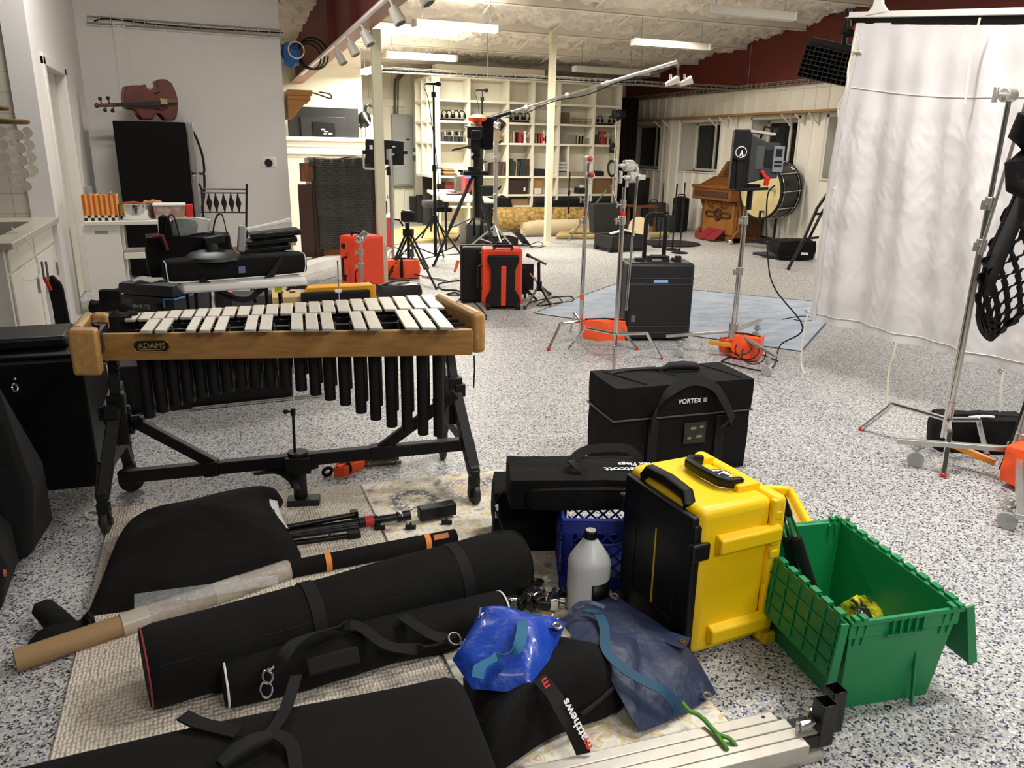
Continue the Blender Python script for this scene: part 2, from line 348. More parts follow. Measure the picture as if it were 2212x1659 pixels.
# ---------------------------------------------------------------- lamps
M_tube = mat('lit_diffuser', '#fff6dd', .4, emit=('#fff2d2', 5.)); M_fix = mat('fixture_white', '#d9d6c9', .45)
def fixture(label, a, b, lit, grp):
    a, b = V(a), V(b); d = (b-a).normalized(); o = thing('ceiling_light', label, 'ceiling light', (a+b)/2, math.atan2(d.y, d.x), grp); l = (b-a).length
    G().soft((0, 0, 0), (l, .13, .09), n=6, e=.08).o('diffuser', M_tube if lit else mat('unlit_diffuser', '#c9c5b9', .4), o)
    g = G().bx((-l/2, -.05, .035), (l/2, .05, .055)); g.bx((-l/2-.01, -.07, -.045), (-l/2+.03, .07, .05)).bx((l/2-.03, -.07, -.045), (l/2+.01, .07, .05)); g.o('housing', M_fix, o, bev=.005)
    for s in (-.4, .4): G().cyl((s*l, 0, .05), (s*l, 0, CZ((a.y+b.y)/2)-a.z-.08), .004, n=6).o('hanger', M_steel, o)
    if lit:
        q = bpy.data.lights.new('tube_glow', 'AREA'); q.shape = 'RECTANGLE'; q.size = l; q.size_y = .14; q.energy = lit; q.color = (1., .95, .85)
        lo = bpy.data.objects.new('tube_glow', q); C.objects.link(lo); lo.location = (a+b)/2-V((0, 0, .06)); lo.rotation_euler = (0, 0, math.atan2(d.y, d.x))
        q2 = q.copy(); q2.energy = lit*.09; l2 = bpy.data.objects.new('tube_glow', q2); C.objects.link(l2); l2.location = (a+b)/2+V((0, 0, .075)); l2.rotation_euler = (PI, 0, math.atan2(d.y, d.x))
GL = 'linear ceiling lights'
fixture('lit linear ceiling light nearest the camera, hanging under the foam ceiling', YP(893, 52, 11), YP(1077, 62, 11), 120, GL)
fixture('lit linear ceiling light second from the camera, beside the cream column', YP(830, 118, 13.3), YP(985, 127, 13.3), 130, GL)
fixture('short lit ceiling light half hidden behind the cream column', YP(785, 160, 14.6), YP(818, 143, 13.7), 45, GL)
fixture('unlit linear ceiling light with a looped cable, nearest the white sheet', YP(1527, 22, 8.6), YP(1712, 36, 8.6), 0, GL)
fixture('unlit linear ceiling light in the middle, above the boom pole end', YP(1368, 92, 11.2), YP(1530, 102, 11.2), 0, GL)
fixture('unlit linear ceiling light low over the bookcase end', YP(1240, 149, 13.3), YP(1400, 158, 13.3), 0, GL)
def lamp(loc, e, sx, sy, col, rot=(0, 0, 0), spread=None):
    q = bpy.data.lights.new('unseen_lamp', 'AREA'); q.shape = 'RECTANGLE'; q.size = sx; q.size_y = sy; q.energy = e; q.color = col
    if spread: q.spread = math.radians(spread)
    lo = bpy.data.objects.new('unseen_lamp', q); C.objects.link(lo); lo.location = loc; lo.rotation_euler = rot
lamp((2.4, 3.1, 3.7), 95, 1.4, .3, (1, .97, .92)); lamp((3.4, 1.2, 3.8), 75, 1.4, .3, (1, .97, .93)); lamp((7.6, 6.5, 3.5), 75, 1.3, .3, (1, .95, .85)); lamp((-.1, 7.2, 3.8), 72, 1.2, .3, (1, .97, .93)); lamp((6.6, 10.8, 3.2), 80, 1.2, .3, (1, .92, .8)); lamp((1.6, -1.6, 3.0), 48, 1.6, .5, (1, .97, .94), (math.radians(38), 0, 0)); lamp((-1.2, -.5, 3.9), 20, 1.2, .4, (1, .95, .9))  # lamps without fixtures; the tilted one behind the camera is added front fill
lamp((8.2, 4.2, 1.7), 16, .6, .6, (.72, .85, 1.), (0, math.radians(70), 0), 120)  # unseen bluish lamp behind the sheet, low and aimed sideways
w = bpy.data.worlds.new('world'); sc.world = w; w.use_nodes = True; w.node_tree.nodes['Background'].inputs[0].default_value = lin('#b9b6b0'); w.node_tree.nodes['Background'].inputs[1].default_value = .10
# ================================================================ vibraphone
M_oak = mat('honey_wood', '#b98a4e', .42, bump=(60, .1, .002), var=('#9c6f38', 7, .3, .75), stretch=(.6, 8, 8)); M_oak2 = mat('pale_wood', '#c99a5c', .4, var=('#b08348', 9, .3, .7), stretch=(5, .8, 5))
M_bar = mat('silver_bar', '#d6d0c4', .42, .45, var=('#ccc6b8', 20, .3, .7)); M_res = mat('resonator_black', '#121213', .5, .1); M_fr = mat('frame_black', '#101111', .5, .1)
vib = thing('vibraphone', 'black and honey wood vibraphone with silver bars on a wheeled frame', 'vibraphone', (.31, 3.28, 0), math.radians(-6.4))
ZT = .885
# rails in the world
rl0, rl1 = F(207, 722, .86), F(1021, 712, .86); rd = (rl1-rl0).normalized(); rn = V((rd.y, -rd.x, 0))
g = G(); h0 = .105
g.hexa([rl0+V((0, 0, -h0)), rl1+V((0, 0, -h0)), rl1-rn*.025+V((0, 0, -h0)), rl0-rn*.025+V((0, 0, -h0))], [rl0, rl1, rl1-rn*.025, rl0-rn*.025])
rail = g.o('front_rail', M_oak, vib, bev=.004, world=True)
bk0, bk1 = V((-.36, 3.62, .80)), V((1.03, 3.66, .80)); g = G().bar(bk0, bk1, .025, .1); g.o('back_rail', M_oak, vib, bev=.004, world=True)
# badge
bo = rl0.lerp(rl1, .5); 
def onrail(px, py, out=.002): p = VP(px, py, rl0, rn); return p+rn*out
cx = onrail(328, 747); ex = rd; g = G(); W, Hh = .066, .0235
def oval(W, H, n=10): return [(math.cos(a)*H+(W-H if s else -(W-H)), math.sin(a)*H) for s, a0 in ((1, -PI/2), (0, PI/2)) for a in [a0+PI*i/n for i in range(n+1)]]
g.prism(oval(W, Hh), cx-rn*.003, rd, (0, 0, 1), rn*.005); bd = g.o('badge', mat('badge_black', '#0c0a09', .3), vib, world=True)
M_gold = mat('gold_line', '#c9a35c', .35, .6)
def ringline(W, H, r): pts = [cx+rd*x+V((0, 0, y))+rn*.003 for x, y in oval(W, H)]; return pts+[pts[0]]
G().tube(ringline(W*.985, Hh*.96, 0), .0012, 6).o('badge_border', M_gold, bd, world=True)
wA = tw('ADAMS', .021); text('ADAMS', 'badge_lettering', M_gold, bd, cx-rd*(wA/2)-V((0, 0, .008))+rn*.002, rd, (0, 0, 1), .021, .002)
G().tube([cx+rd*(x*W)+V((0, 0, z*Hh))+rn*.003 for x, z in ((-.66, -.1), (-.72, -.45), (-.62, -.62), (.55, -.62), (.68, -.45), (.62, -.1))], .0010, 6).o('badge_underline', M_gold, bd, world=True)
# end blocks
def block(quad, z0, z1, name):
    g = G().hexa([V((p.x, p.y, z0)) for p in quad], [V((p.x, p.y, z1)) for p in quad]); return g.o(name, M_oak2, vib, bev=.022, seg=4, world=True)
zb1 = .905
q0 = F(143, 714, zb1); q1 = F(206, 714, zb1); q2 = F(230, 673, zb1); q3 = F(180, 673, zb1)
g = G(); t = (q1-q0).normalized(); dpt = (q3-q0).normalized(); wl = (q1-q0).length; dl = (q3-q0).length
def lb(a, b, z): p = q0+t*(a*wl)+dpt*(b*dl); return V((p.x, p.y, z))
g.hexa([lb(0, 0, .735), lb(1, 0, .735), lb(1, .2, .735), lb(0, .2, .735)], [lb(0, 0, zb1), lb(1, 0, zb1), lb(1, .2, zb1), lb(0, .2, zb1)])
g.hexa([lb(0, .2, .735), lb(.38, .2, .735), lb(.38, 1, .735), lb(0, 1, .735)], [lb(0, .2, zb1), lb(.38, .2, zb1), lb(.38, 1, zb1), lb(0, 1, zb1)])
g.hexa([lb(.38, .82, .735), lb(1, .82, .735), lb(1, 1, .735), lb(.38, 1, .735)], [lb(.38, .82, zb1), lb(1, .82, zb1), lb(1, 1, zb1), lb(.38, 1, zb1)])
el = g.o('end_block', M_oak2, vib, bev=.012, seg=3, world=True)
G().hexa([lb(.36, .15, .80), lb(1, .15, .80), lb(1, .85, .80), lb(.36, .85, .80)], [lb(.36, .15, zb1-.03), lb(.97, .15, zb1-.03), lb(.97, .85, zb1-.03), lb(.36, .85, zb1-.03)]).o('motor_panel', mat('panel_black', '#222221', .4), el, world=True)
p = lb(.7, .55, zb1-.028); G().cyl(p, p+V((0, 0, .02)), .012).box(p+V((.0, -.02, .012)), (.012, .05, .01), (0, 0, .5)).o('motor_knob', M_blk, el, world=True)
G().tube([lb(.33, .22, zb1), lb(.33, .8, zb1), lb(.42, .9, zb1), lb(.95, .9, zb1)], .0025, 6).o('brass_edge', mat('brass_edge', '#d9b878', .3, .7), el, world=True)
q = [F(1052, 674, zb1), F(1021, 676, zb1), F(938, 634, zb1), F(958, 630, zb1)]
block(q, .73, zb1, 'end_block')
# bars
A0, A1 = F(303, 721, ZT), F(982, 712, ZT); B0, B1 = F(317, 686, ZT), F(935, 663, ZT)
def lerp(a, b, t): return a+(b-a)*t
accs = [(301, 327), (333, 358), (400, 421), (430, 453), (461, 485), (527, 552), (559, 586), (628, 655), (661, 689), (696, 723), (765, 793), (799, 827), (876, 906), (913, 943), (951, 981)]
def barmesh(fl, fr, bl, br, z): 
    q = [fl, fr, br, bl]; return G().hexa([V((p.x, p.y, z-.013)) for p in q], [V((p.x, p.y, z)) for p in q])
posts = []
def fy(x): return 714-7.5*(x-303)/679.
def byl(x): return 0
for a, c in accs:
    s = (a-301)/650.; fl, fr = F(a, fy(a), ZT), F(c, fy(c), ZT); ln = (F(a, lerp(689, 664, s), ZT).y-fl.y)*1.0; ax = V((.055, 1, 0)).normalized() if 0 else V((math.sin(math.radians(6.4)), math.cos(math.radians(6.4)), 0))
    barmesh(fl, fr, fl+ax*ln, fr+ax*ln, ZT).o('tone_bar', M_bar, vib, bev=.003, world=True)
    for q in (fl, fr):
        for r in (.5,): pp = q+ax*(ln*r)+rd*(.006 if q is fr else -.006); posts.append(pp)
nat = []
xs = [268, 296.5, 327, 357.5, 388, 418, 447, 477.5, 511, 542.5, 573, 605, 637, 668, 699, 731, 764, 797, 831, 864, 897, 931, 966]
ax = V((math.sin(math.radians(6.4)), math.cos(math.radians(6.4)), 0))
for i in range(22):
    s = i/21; a = xs[i]; c = xs[i+1]-5.5; yy = 690-29.*s if i else 691
    yy = lerp(690, 664, s); bx = V((ax.x, ax.y, 0)); fl, fr = F(a, yy, ZT-.003), F(c, yy-.6, ZT-.003); ln = F(a, lerp(675, 633.5, s), ZT).y-fl.y
    barmesh(fl, fr, fl+bx*ln, fr+bx*ln, ZT-.003).o('tone_bar', M_bar, vib, bev=.003, world=True)
    for q in (fl, fr):
        for r in (.5,): pp = q+bx*(ln*r); posts.append(pp)
for pp in posts: G().cyl((pp.x, pp.y, .80), (pp.x, pp.y, .876), .0035, n=5).o('bar_post', M_steel, vib, world=True)
g = G()
for k in (.06, .30, .5, .74, .94): a = lerp(rl0, V((-.36, 3.62, .86)), k); c = lerp(rl1, V((1.03, 3.66, .86)), k); a.z = c.z = .82; g.bar(a, c, .022, .05)
g.hexa([V((p.x, p.y, .775)) for p in (rl0-rn*.03, rl1-rn*.03, V((1.0, 3.62, 0)), V((-.34, 3.60, 0)))], [V((p.x, p.y, .785)) for p in (rl0-rn*.03, rl1-rn*.03, V((1.0, 3.62, 0)), V((-.34, 3.60, 0)))])
g.o('bar_support', M_fr, vib, world=True)
# resonators
tx = [307, 338, 369, 398, 428, 457, 486, 517, 548, 580, 614, 646, 677, 708, 741, 775, 807, 842, 876, 911, 946]
tb = [905, 893, 880, 872, 862, 855, 850, 843, 840, 840, 842, 847, 856, 867, 878, 895, 910, 925, 937, 942, 945]
ra = rl0-rn*.14; rnn = rn
for x, y in zip(tx, tb):
    tp = VP(x, 760, ra, rnn); bt = VP(x+(y-760)*(.0 if 0 else (1011-x)/6000.), y-4, ra, rnn); G().cyl((tp.x, tp.y, bt.z), (tp.x, tp.y, .78), .0235, n=18).o('resonator_tube', M_res, vib, bev=.003, world=True)
rb = rl0-rn*.31
for i in range(21):
    x = tx[i]+6; y = tb[i]-24-5*(i % 3); tp = VP(x, 740, rb, rnn); bt = VP(x, y-6, rb, rnn); G().cyl((tp.x, tp.y, max(bt.z, .42)), (tp.x, tp.y, .78), .021, n=14).o('resonator_tube', M_res, vib, world=True)
# frame
def fp(px, py, off): return VP(px, py, rl0-rn*off, rn)
OFF = .28
l0, l1 = fp(258, 1030, OFF), fp(1003, 958, OFF)
g = G().bar(l0, l1, .045, .055); g.bar(fp(440, 1012, OFF), fp(474, 1008, OFF), .056, .068); g.bar(fp(801, 978, OFF), fp(850, 972, OFF), .056, .066); g.o('crossbar', M_fr, vib, bev=.004, world=True)
g = G().bar(fp(300, 915, OFF), fp(465, 1003, OFF), .035, .045).bar(fp(238, 912, OFF), fp(312, 910, OFF), .04, .045).cyl(fp(245, 930, OFF-.03), fp(290, 927, OFF-.03), .02); g.o('brace', M_fr, vib, bev=.003, world=True)
g = G().bar(fp(985, 850, OFF), fp(815, 974, OFF), .035, .045); g.o('brace', M_fr, vib, bev=.003, world=True)
for side in (0, 1):
    if side == 0: fc, rc = F(232, 1150), F(287, 1060)
    else: fc, rc = F(1024, 1088), F(956, 990)
    ux = V((math.cos(math.radians(6.4)), -math.sin(math.radians(6.4)), 0)); s = 1 if side else -1
    mid = (fc+rc)/2; top = V((mid.x-s*.02, mid.y, .24))
    nm = 'leg_frame'; g = G()
    fx = mid+(fc-mid)*1.; 
    g.bar((fc.x, fc.y, .09), (fc.x, fc.y, .17), .04, .05, up=(0, 1, 0)).bar((fc.x, fc.y, .16), (lerp(fc, mid, .35).x, lerp(fc, mid, .35).y, .27), .045, .05).bar((lerp(fc, mid, .33).x, lerp(fc, mid, .33).y, .26), (lerp(rc, mid, .3).x, lerp(rc, mid, .3).y, .27), .045, .05)
    g.bar((lerp(rc, mid, .33).x, lerp(rc, mid, .33).y, .28), (rc.x, rc.y, .15), .045, .05)
    g.bar((fc.x, fc.y, .15), V((mid.x-s*.05, lerp(fc, mid, .6).y, .52)), .045, .05, up=(1, 0, 0)).bar(V((mid.x-s*.05, lerp(fc, mid, .6).y, .34)), V((mid.x-s*.05, lerp(fc, mid, .6).y, .56)), .06, .065, up=(1, 0, 0))
    g.bar(V((mid.x-s*.05, lerp(fc, mid, .6).y, .52)), V((mid.x-s*.055, mid.y-.05, .70)), .035, .04, up=(1, 0, 0))
    g.bar(V((mid.x-s*.055, mid.y-.05, .67)), V((mid.x-s*.055, mid.y-.14, .79)), .03, .035, up=(1, 0, 0)).bar(V((mid.x-s*.055, mid.y-.05, .67)), V((mid.x-s*.055, mid.y+.12, .79)), .03, .035, up=(1, 0, 0))
    g.bar(V((mid.x-s*.03, mid.y-.15, .50)), V((mid.x-s*.03, mid.y+.22, .5)), .05, .06).cyl(V((mid.x-s*.09, mid.y, .45)), V((mid.x+s*.03, mid.y, .45)), .03).bar(V((mid.x-s*.05, mid.y+.1, .5)), V((rc.x, rc.y, .2)), .035, .04, up=(1, 0, 0))
    g.cyl(V((mid.x-s*.13, mid.y-.05, .43)), V((mid.x-s*.09, mid.y-.05, .43)), .018); g.o(nm, M_fr, vib, bev=.004, world=True)
    for c, r in ((fc, .05), (rc, .055)):
        a = ux if c is not fc or not side else V((.35, 1, 0)).normalized()
        if c is fc and side: a = V((1, .1, 0)).normalized()
        if c is rc and not side: a = V((.15, -1, 0)).normalized()
        w = G().cyl(V((c.x, c.y, r))-a*.014, V((c.x, c.y, r))+a*.014, r, n=20).o('caster', mat('caster_rubber', '#2a2a29', .55), vib, bev=.006, world=True)
        g = G()
        for q in (-1, 1): g.bar(V((c.x, c.y, r))+a*(q*.02), V((c.x, c.y, r*2+.012))+a*(q*.02), .03, .005, up=a); g.cyl(V((c.x, c.y, r))+a*(q*.012), V((c.x, c.y, r))+a*(q*.026), .018)
        g.cyl((c.x, c.y, r*2), (c.x, c.y, r*2+.03), .028); g.o('caster_fork', M_fr, w, world=True)
p = fp(215, 880, .2); q = fp(238, 930, .2); G().bar(p, q, .02, .012).cyl(q-rn*.02, q+rn*.02, .018).o('lever', M_fr, vib, bev=.003, world=True)
# damper rod and pedal
pr = fp(637, 985, OFF); G().cyl(fp(632, 790, OFF), fp(634, 890, OFF), .003, n=6).o('damper_rod', M_chrome, vib, world=True)
g = G().cyl(fp(633, 890, OFF), pr, .006, n=8).cyl(fp(633, 883, OFF), fp(633, 897, OFF), .011, n=10).cyl(fp(618, 889, OFF), fp(632, 889, OFF), .004, n=6).sph(fp(617, 889, OFF), .012, 8); g.o('damper_tube', M_fr, vib, world=True)
pb = fp(645, 1000, OFF); g = G().box(pb, (.11, .09, .075), (0, 0, math.radians(-12))).cyl(pb+V((0, 0, .03)), pb+V((0, 0, .055)), .045, n=18); g.cyl(V((pb.x, pb.y, .04)), pb, .03, n=14)
g.box((pb.x+.01, pb.y-.02, .025), (.14, .07, .03), (0, 0, math.radians(-12))); g.o('pedal_post', M_fr, vib, bev=.004, world=True)
pl = [fp(556, 1018, OFF+.04), fp(600, 1016, OFF-.02), fp(628, 1034, OFF-.06), fp(640, 1056, OFF-.1)]; G().strap(pl, .055, .012, (rn.x, rn.y, 0), 5).strap([fp(650, 1012, OFF), fp(688, 1002, OFF)], .05, .02, (rn.x, rn.y, 0)).o('pedal', M_fr, vib, world=True)
p = fp(207, 784, .05); G().cyl(p, fp(232, 783, .05), .008, n=10).o('jack_plug', M_chrome, vib, world=True)
G().tube([fp(x, y, .05) for x, y in ((232, 783), (262, 805), (285, 840), (290, 870), (275, 895), (258, 905))], .0035, 6, smooth=5).o('motor_cable', M_rub, vib, world=True)
G().tube([fp(1024, 768, -.02), fp(1025, 800, -.02), fp(1023, 838, -.02)], .003, 6).o('hanging_cord', M_rub, vib, world=True)
G().tube([q+V((0, 0, .004)) for q in (F(985, 652, zb1), F(1000, 657, zb1), F(1018, 656, zb1))], .002, 6).o('cord_loop', M_rub, vib, world=True)
for i in range(7): p = F(905+i*13, 655+i*9, .86); G().bar(p, p+V((.07, .02, -.01)), .012, .01).o('damper_bracket', M_fr, vib, world=True)
g = G().soft(F(255, 700, .85), (.14, .12, .09), n=6, e=.4, amp=.03, fr=20).o('motor_cloth', M_cloth, vib, world=True)
# ================================================================ foreground: rugs, bags, cases
def pillow(out, h, z0=.0, n=9, amp=.006, fr=9., seed=0, pw=.55, pk=2.2, cen=None, rise=None, sq=False):
    """soft thing from its outline (points), domed to height h; rise(p) adds height"""
    out = [V(p) for p in out]; out = [lerp(out[i], out[(i+1) % len(out)], k/4) for i in range(len(out)) for k in range(4)] if sq else spl(out+[out[0]], 3)[:-1]; m = len(out); c = V(cen) if cen else sum(out, V())/m; g = G()
    rings = []
    for i in range(n+1):
        t = 1-i/n*.97; r = []
        for p in out:
            q = c.lerp(p, t); zz = z0+(q.z-c.z if cen else 0)*0+h*(1-t**pk)**pw if t < 1 else z0
            P = V((q.x, q.y, zz+p.z*t+c.z*(1-t)))
            if i: P += V((noise.noise(P*fr+V((seed, 0, 0))), noise.noise(P*fr+V((0, seed, 0))), 1.6*noise.noise(P*fr+V((0, 0, seed)))))*amp*min(1, 3*(1-t))
            if rise: P.z += rise(P)
            r.append(P)
        rings.append(r)
    bot = [[V((p.x, p.y, p.z-(0.004 if k == 0 else .0))) for p in [c.lerp(q, 1-.03*k)+V((0, 0, (z0 if 1 else 0))) for q in out]] for k in (1, 0)]
    g.loft([[V((p.x, p.y, p.z)) for p in bot[0]]]+rings); return g
def pf(pts, z): return [F(x, y, z if not isinstance(z, (list, tuple)) else z[i]) for i, (x, y) in enumerate(pts)]
# ---- rugs
m, N, L, b = nodes('woven_rug'); tc = N.new('ShaderNodeTexCoord'); mp = N.new('ShaderNodeMapping'); mp.inputs['Scale'].default_value = (90, 60, 1); L.new(tc.outputs['Object'], mp.inputs[0])
vo = N.new('ShaderNodeTexVoronoi'); vo.inputs['Scale'].default_value = 1; vo.inputs['Randomness'].default_value = .45; L.new(mp.outputs[0], vo.inputs['Vector'])
rp = ramp(N, [(0, '#f0e9dc'), (.45, '#e2d8c7'), (.8, '#b5a994')]); L.new(vo.outputs['Distance'], rp.inputs[0]); L.new(rp.outputs[0], b.inputs['Base Color']); b.inputs['Roughness'].default_value = .95
bp = N.new('ShaderNodeBump'); bp.invert = True; bp.inputs['Distance'].default_value = .008; L.new(vo.outputs['Distance'], bp.inputs['Height']); L.new(bp.outputs[0], b.inputs['Normal'])
def slab(p, z, t, name, m): return G().hexa([V((q.x, q.y, z)) for q in p], [V((q.x, q.y, z+t)) for q in p]).o(name, m)
tag(slab([V((-.50, 1.3, 0)), V((.575, 1.3, 0)), V((.585, 3.43, 0)), V((-.475, 3.53, 0))], .001, .009, 'woven_rug', m), 'beige woven rug under the black sack and folded light stand', 'rug')
m, N, L, b = nodes('floral_rug'); tc = N.new('ShaderNodeTexCoord'); n1 = N.new('ShaderNodeTexNoise'); n1.inputs['Scale'].default_value = 16; n1.inputs['Detail'].default_value = 7; L.new(tc.outputs['Object'], n1.inputs['Vector'])
rp = ramp(N, [(0, '#5a5a60'), (.33, '#9a9488'), (.40, '#d8d2c2'), (.5, '#eeeae0'), (.56, '#d9c48a'), (.61, '#ece7da'), (.68, '#cfa592'), (.74, '#e9e4d8')]); L.new(n1.outputs['Fac'], rp.inputs[0])
prev = rp.outputs[0]
def medal(cx, cy, R, stops, prev):
    mp = N.new('ShaderNodeMapping'); mp.inputs['Location'].default_value = (-cx/R, -cy/R, 0); mp.inputs['Scale'].default_value = (1/R, 1/R, 0); L.new(tc.outputs['Object'], mp.inputs[0])
    ln = N.new('ShaderNodeVectorMath'); ln.operation = 'LENGTH'; L.new(mp.outputs[0], ln.inputs[0])
    nz = N.new('ShaderNodeTexNoise'); nz.inputs['Scale'].default_value = 30; nz.inputs['Detail'].default_value = 3; L.new(tc.outputs['Object'], nz.inputs['Vector'])
    ad = N.new('ShaderNodeMath'); ad.operation = 'MULTIPLY_ADD'; ad.inputs[1].default_value = .5; L.new(nz.outputs['Fac'], ad.inputs[0]); L.new(ln.outputs['Value'], ad.inputs[2])
    r = ramp(N, [(p*.6, c) for p, c in stops]); sc_ = N.new('ShaderNodeMath'); sc_.operation = 'MULTIPLY'; sc_.inputs[1].default_value = .6; L.new(ad.outputs[0], sc_.inputs[0]); L.new(sc_.outputs[0], r.inputs[0])
    k = N.new('ShaderNodeMath'); k.operation = 'LESS_THAN'; k.inputs[1].default_value = 1.25; L.new(ad.outputs[0], k.inputs[0])
    k2 = N.new('ShaderNodeMath'); k2.operation = 'MULTIPLY'; L.new(k.outputs[0], k2.inputs[0]); 
    n3 = N.new('ShaderNodeTexNoise'); n3.inputs['Scale'].default_value = 70; L.new(tc.outputs['Object'], n3.inputs['Vector']); r3 = ramp(N, [(.4, '#404040'), (.5, '#f0f0f0')]); L.new(n3.outputs['Fac'], r3.inputs[0]); L.new(r3.outputs[0], k2.inputs[1])
    mx = N.new('ShaderNodeMixRGB'); L.new(k2.outputs[0], mx.inputs[0]); L.new(prev, mx.inputs[1]); L.new(r.outputs[0], mx.inputs[2]); return mx.outputs[0]
fo = V((.98, 2.2, 0))
for (px, py), R, st in (((895, 1085), .13, [(0, '#7a4a52'), (.35, '#8d8a70'), (.55, '#d4c9a4'), (.8, '#4b5468'), (1.0, '#454a58'), (1.2, '#cfc6ac')]), ((1000, 1060), .13, [(0, '#b06a72'), (.5, '#cdb9a4'), (.9, '#8f7f8a'), (1.2, '#cfc6ac')]), ((1060, 1045), .1, [(0, '#8a8494'), (.6, '#6f6a7a'), (1.2, '#cfc6ac')])):
    c = F(px, py)-fo; prev = medal(c.x, c.y, R, st, prev)
for px, py, col in ((800, 1065, '#b06a5a'), (815, 1090, '#9c5a60'), (985, 1030, '#b5684a'), (1040, 1022, '#b5584a'), (1075, 1032, '#a85a68'), (840, 1150, '#b06a70'), (930, 1110, '#c09a40')):
    c = F(px, py)-fo; prev = medal(c.x, c.y, .03, [(0, col), (.6, col), (1.2, '#cfc6ac')], prev)
L.new(prev, b.inputs['Base Color']); b.inputs['Roughness'].default_value = .95
bp = N.new('ShaderNodeBump'); bp.inputs['Distance'].default_value = .006; bp.inputs['Strength'].default_value = .6; L.new(n1.outputs['Fac'], bp.inputs['Height']); L.new(bp.outputs[0], b.inputs['Normal'])
g = G().hexa([V((.59, 1.05, .001)), V((1.26, 1.4, .001)), V((1.297, 3.355, .001)), V((.596, 3.415, .001))], [V((.59, 1.05, .01)), V((1.26, 1.4, .01)), V((1.297, 3.355, .01)), V((.596, 3.415, .01))]); g.v = [p-fo for p in g.v]
me_o = g.o('floral_rug', m); me_o.data.transform(Matrix.Translation(me_o.location)); me_o.location = fo; tag(me_o, 'faded floral rug in cream, mustard and grey-blue beside the beige rug', 'rug')
# ---- black sack
o = thing('sack', 'large black cloth sack with a tied neck and paper tag on the beige rug', 'sack', F(400, 1200))
out = [F(x, y, z) for x, y, z in ((188, 1338, .0), (222, 1250, .03), (250, 1180, .05), (298, 1132, .07), (420, 1102, .09), (520, 1082, .09), (592, 1066, .09), (612, 1082, .07), (602, 1110, .06), (622, 1150, .04), (652, 1222, .01), (560, 1252, .0), (440, 1287, .0), (300, 1322, .0))]
for p in out: p.z *= .8
g = pillow(out, .13, .012, n=12, amp=.013, fr=5, seed=3, pw=.5, pk=2.6); g.o('sack_body', M_cloth, o, world=True, ang=70)
nk = [F(198, 1330, .05), F(175, 1345, .035), F(150, 1362, .04), (F(120, 1375, .05)), F(85, 1385, .04), F(60, 1400, .02)]
g = G().path(nk, [.05, .03, .06, .11, .12, .1], [.04, .03, .05, .06, .05, .02], n=18, e=2, amp=.018, fr=16, seed=2); g.path([F(165, 1350, .04), F(130, 1345, .06), F(90, 1318, .06), F(80, 1310, .05)], [.03, .08, .07, .02], [.03, .06, .05, .02], n=14, e=2, amp=.014, fr=18, seed=5); g.o('neck', M_cloth, o, world=True, ang=70)
G().tube([F(185, 1330, .06), F(195, 1345, .05), F(192, 1362, .03), F(183, 1345, .03)], .005, 6, smooth=4).o('drawcord', M_web, o, world=True)
g = G().grid(lambda u, v: F(576+24*u+10*v+28*u*0+14*v*v, 1082+60*v+0*u+u*6, .118-.03*v-.012*u+.03*u*(1-u))+V((0, 0, .012)), 6, 8)
tagm = g.o('paper_tag', M_txt, o, world=True, solid=.001)
a0 = F(588, 1117, .137); text('15', 'tag_lettering', M_blk, tagm, F(584, 1104, .150), F(590, 1118, .146)-F(584, 1104, .150), (.75, .55, .2), .02, .003)
# ---- folded black light stand on the rug
o = thing('light_stand', 'folded black light stand lying on the rugs, sticking out of the sack', 'light stand', F(800, 1130))
for a, c, z in (((560, 1150), (765, 1112), .07), ((560, 1168), (775, 1138), .06), ((570, 1182), (770, 1155), .02)): G().cyl(F(*a, z), F(*c, z), .012, n=10).o('leg', M_blkm, o, world=True)
g = G().cyl(F(600, 1155, .045), F(780, 1128, .045), .017).cyl(F(760, 1131, .045), F(880, 1113, .045), .016).cyl(F(800, 1125, .045), F(815, 1123, .045), .022).cyl(F(858, 1117, .045), F(885, 1112, .045), .023); g.o('column', M_blkm, o, world=True)
g = G().cyl(F(775, 1129, .045), F(800, 1125, .045), .023); g.o('collar', M_blk, o, world=True); G().cyl(F(788, 1127, .045), F(806, 1124, .045), .0235).o('brand_band', mat('red_band', '#c52b2b', .5), o, world=True)
G().cyl(F(861, 1116, .045), F(868, 1115, .045), .0237).o('white_band', M_txt, o, world=True)
g = G().bar(F(905, 1110, .05), F(982, 1095, .05), .05, .055).bar(F(905, 1110, .05), F(930, 1106, .05), .04, .04); g.o('head_block', M_blk, o, bev=.004, world=True)
for x, y in ((820, 1140), (887, 1138), (965, 1128)): p = F(x, y-10, .04); q = F(x, y, .02); G().cyl(p, q, .005, n=6).box(q, (.045, .014, .02), (0, 0, -.3)).o('wing_knob', M_blk, o, bev=.003, world=True)
p = F(712, 1160, .015); G().cyl(F(712, 1148, .03), p, .004, n=6).cyl(p-V((.025, 0, 0)), p+V((.025, 0, 0)), .008, n=8).o('wing_knob', M_blk, o, world=True)
p = F(765, 1110, .07); G().box(p, (.03, .03, .03)).o('foot_cap', M_blk, o, world=True)
p = F(765, 1156, .02); G().box(p, (.05, .03, .03)).o('foot_cap', M_blk, o, world=True)
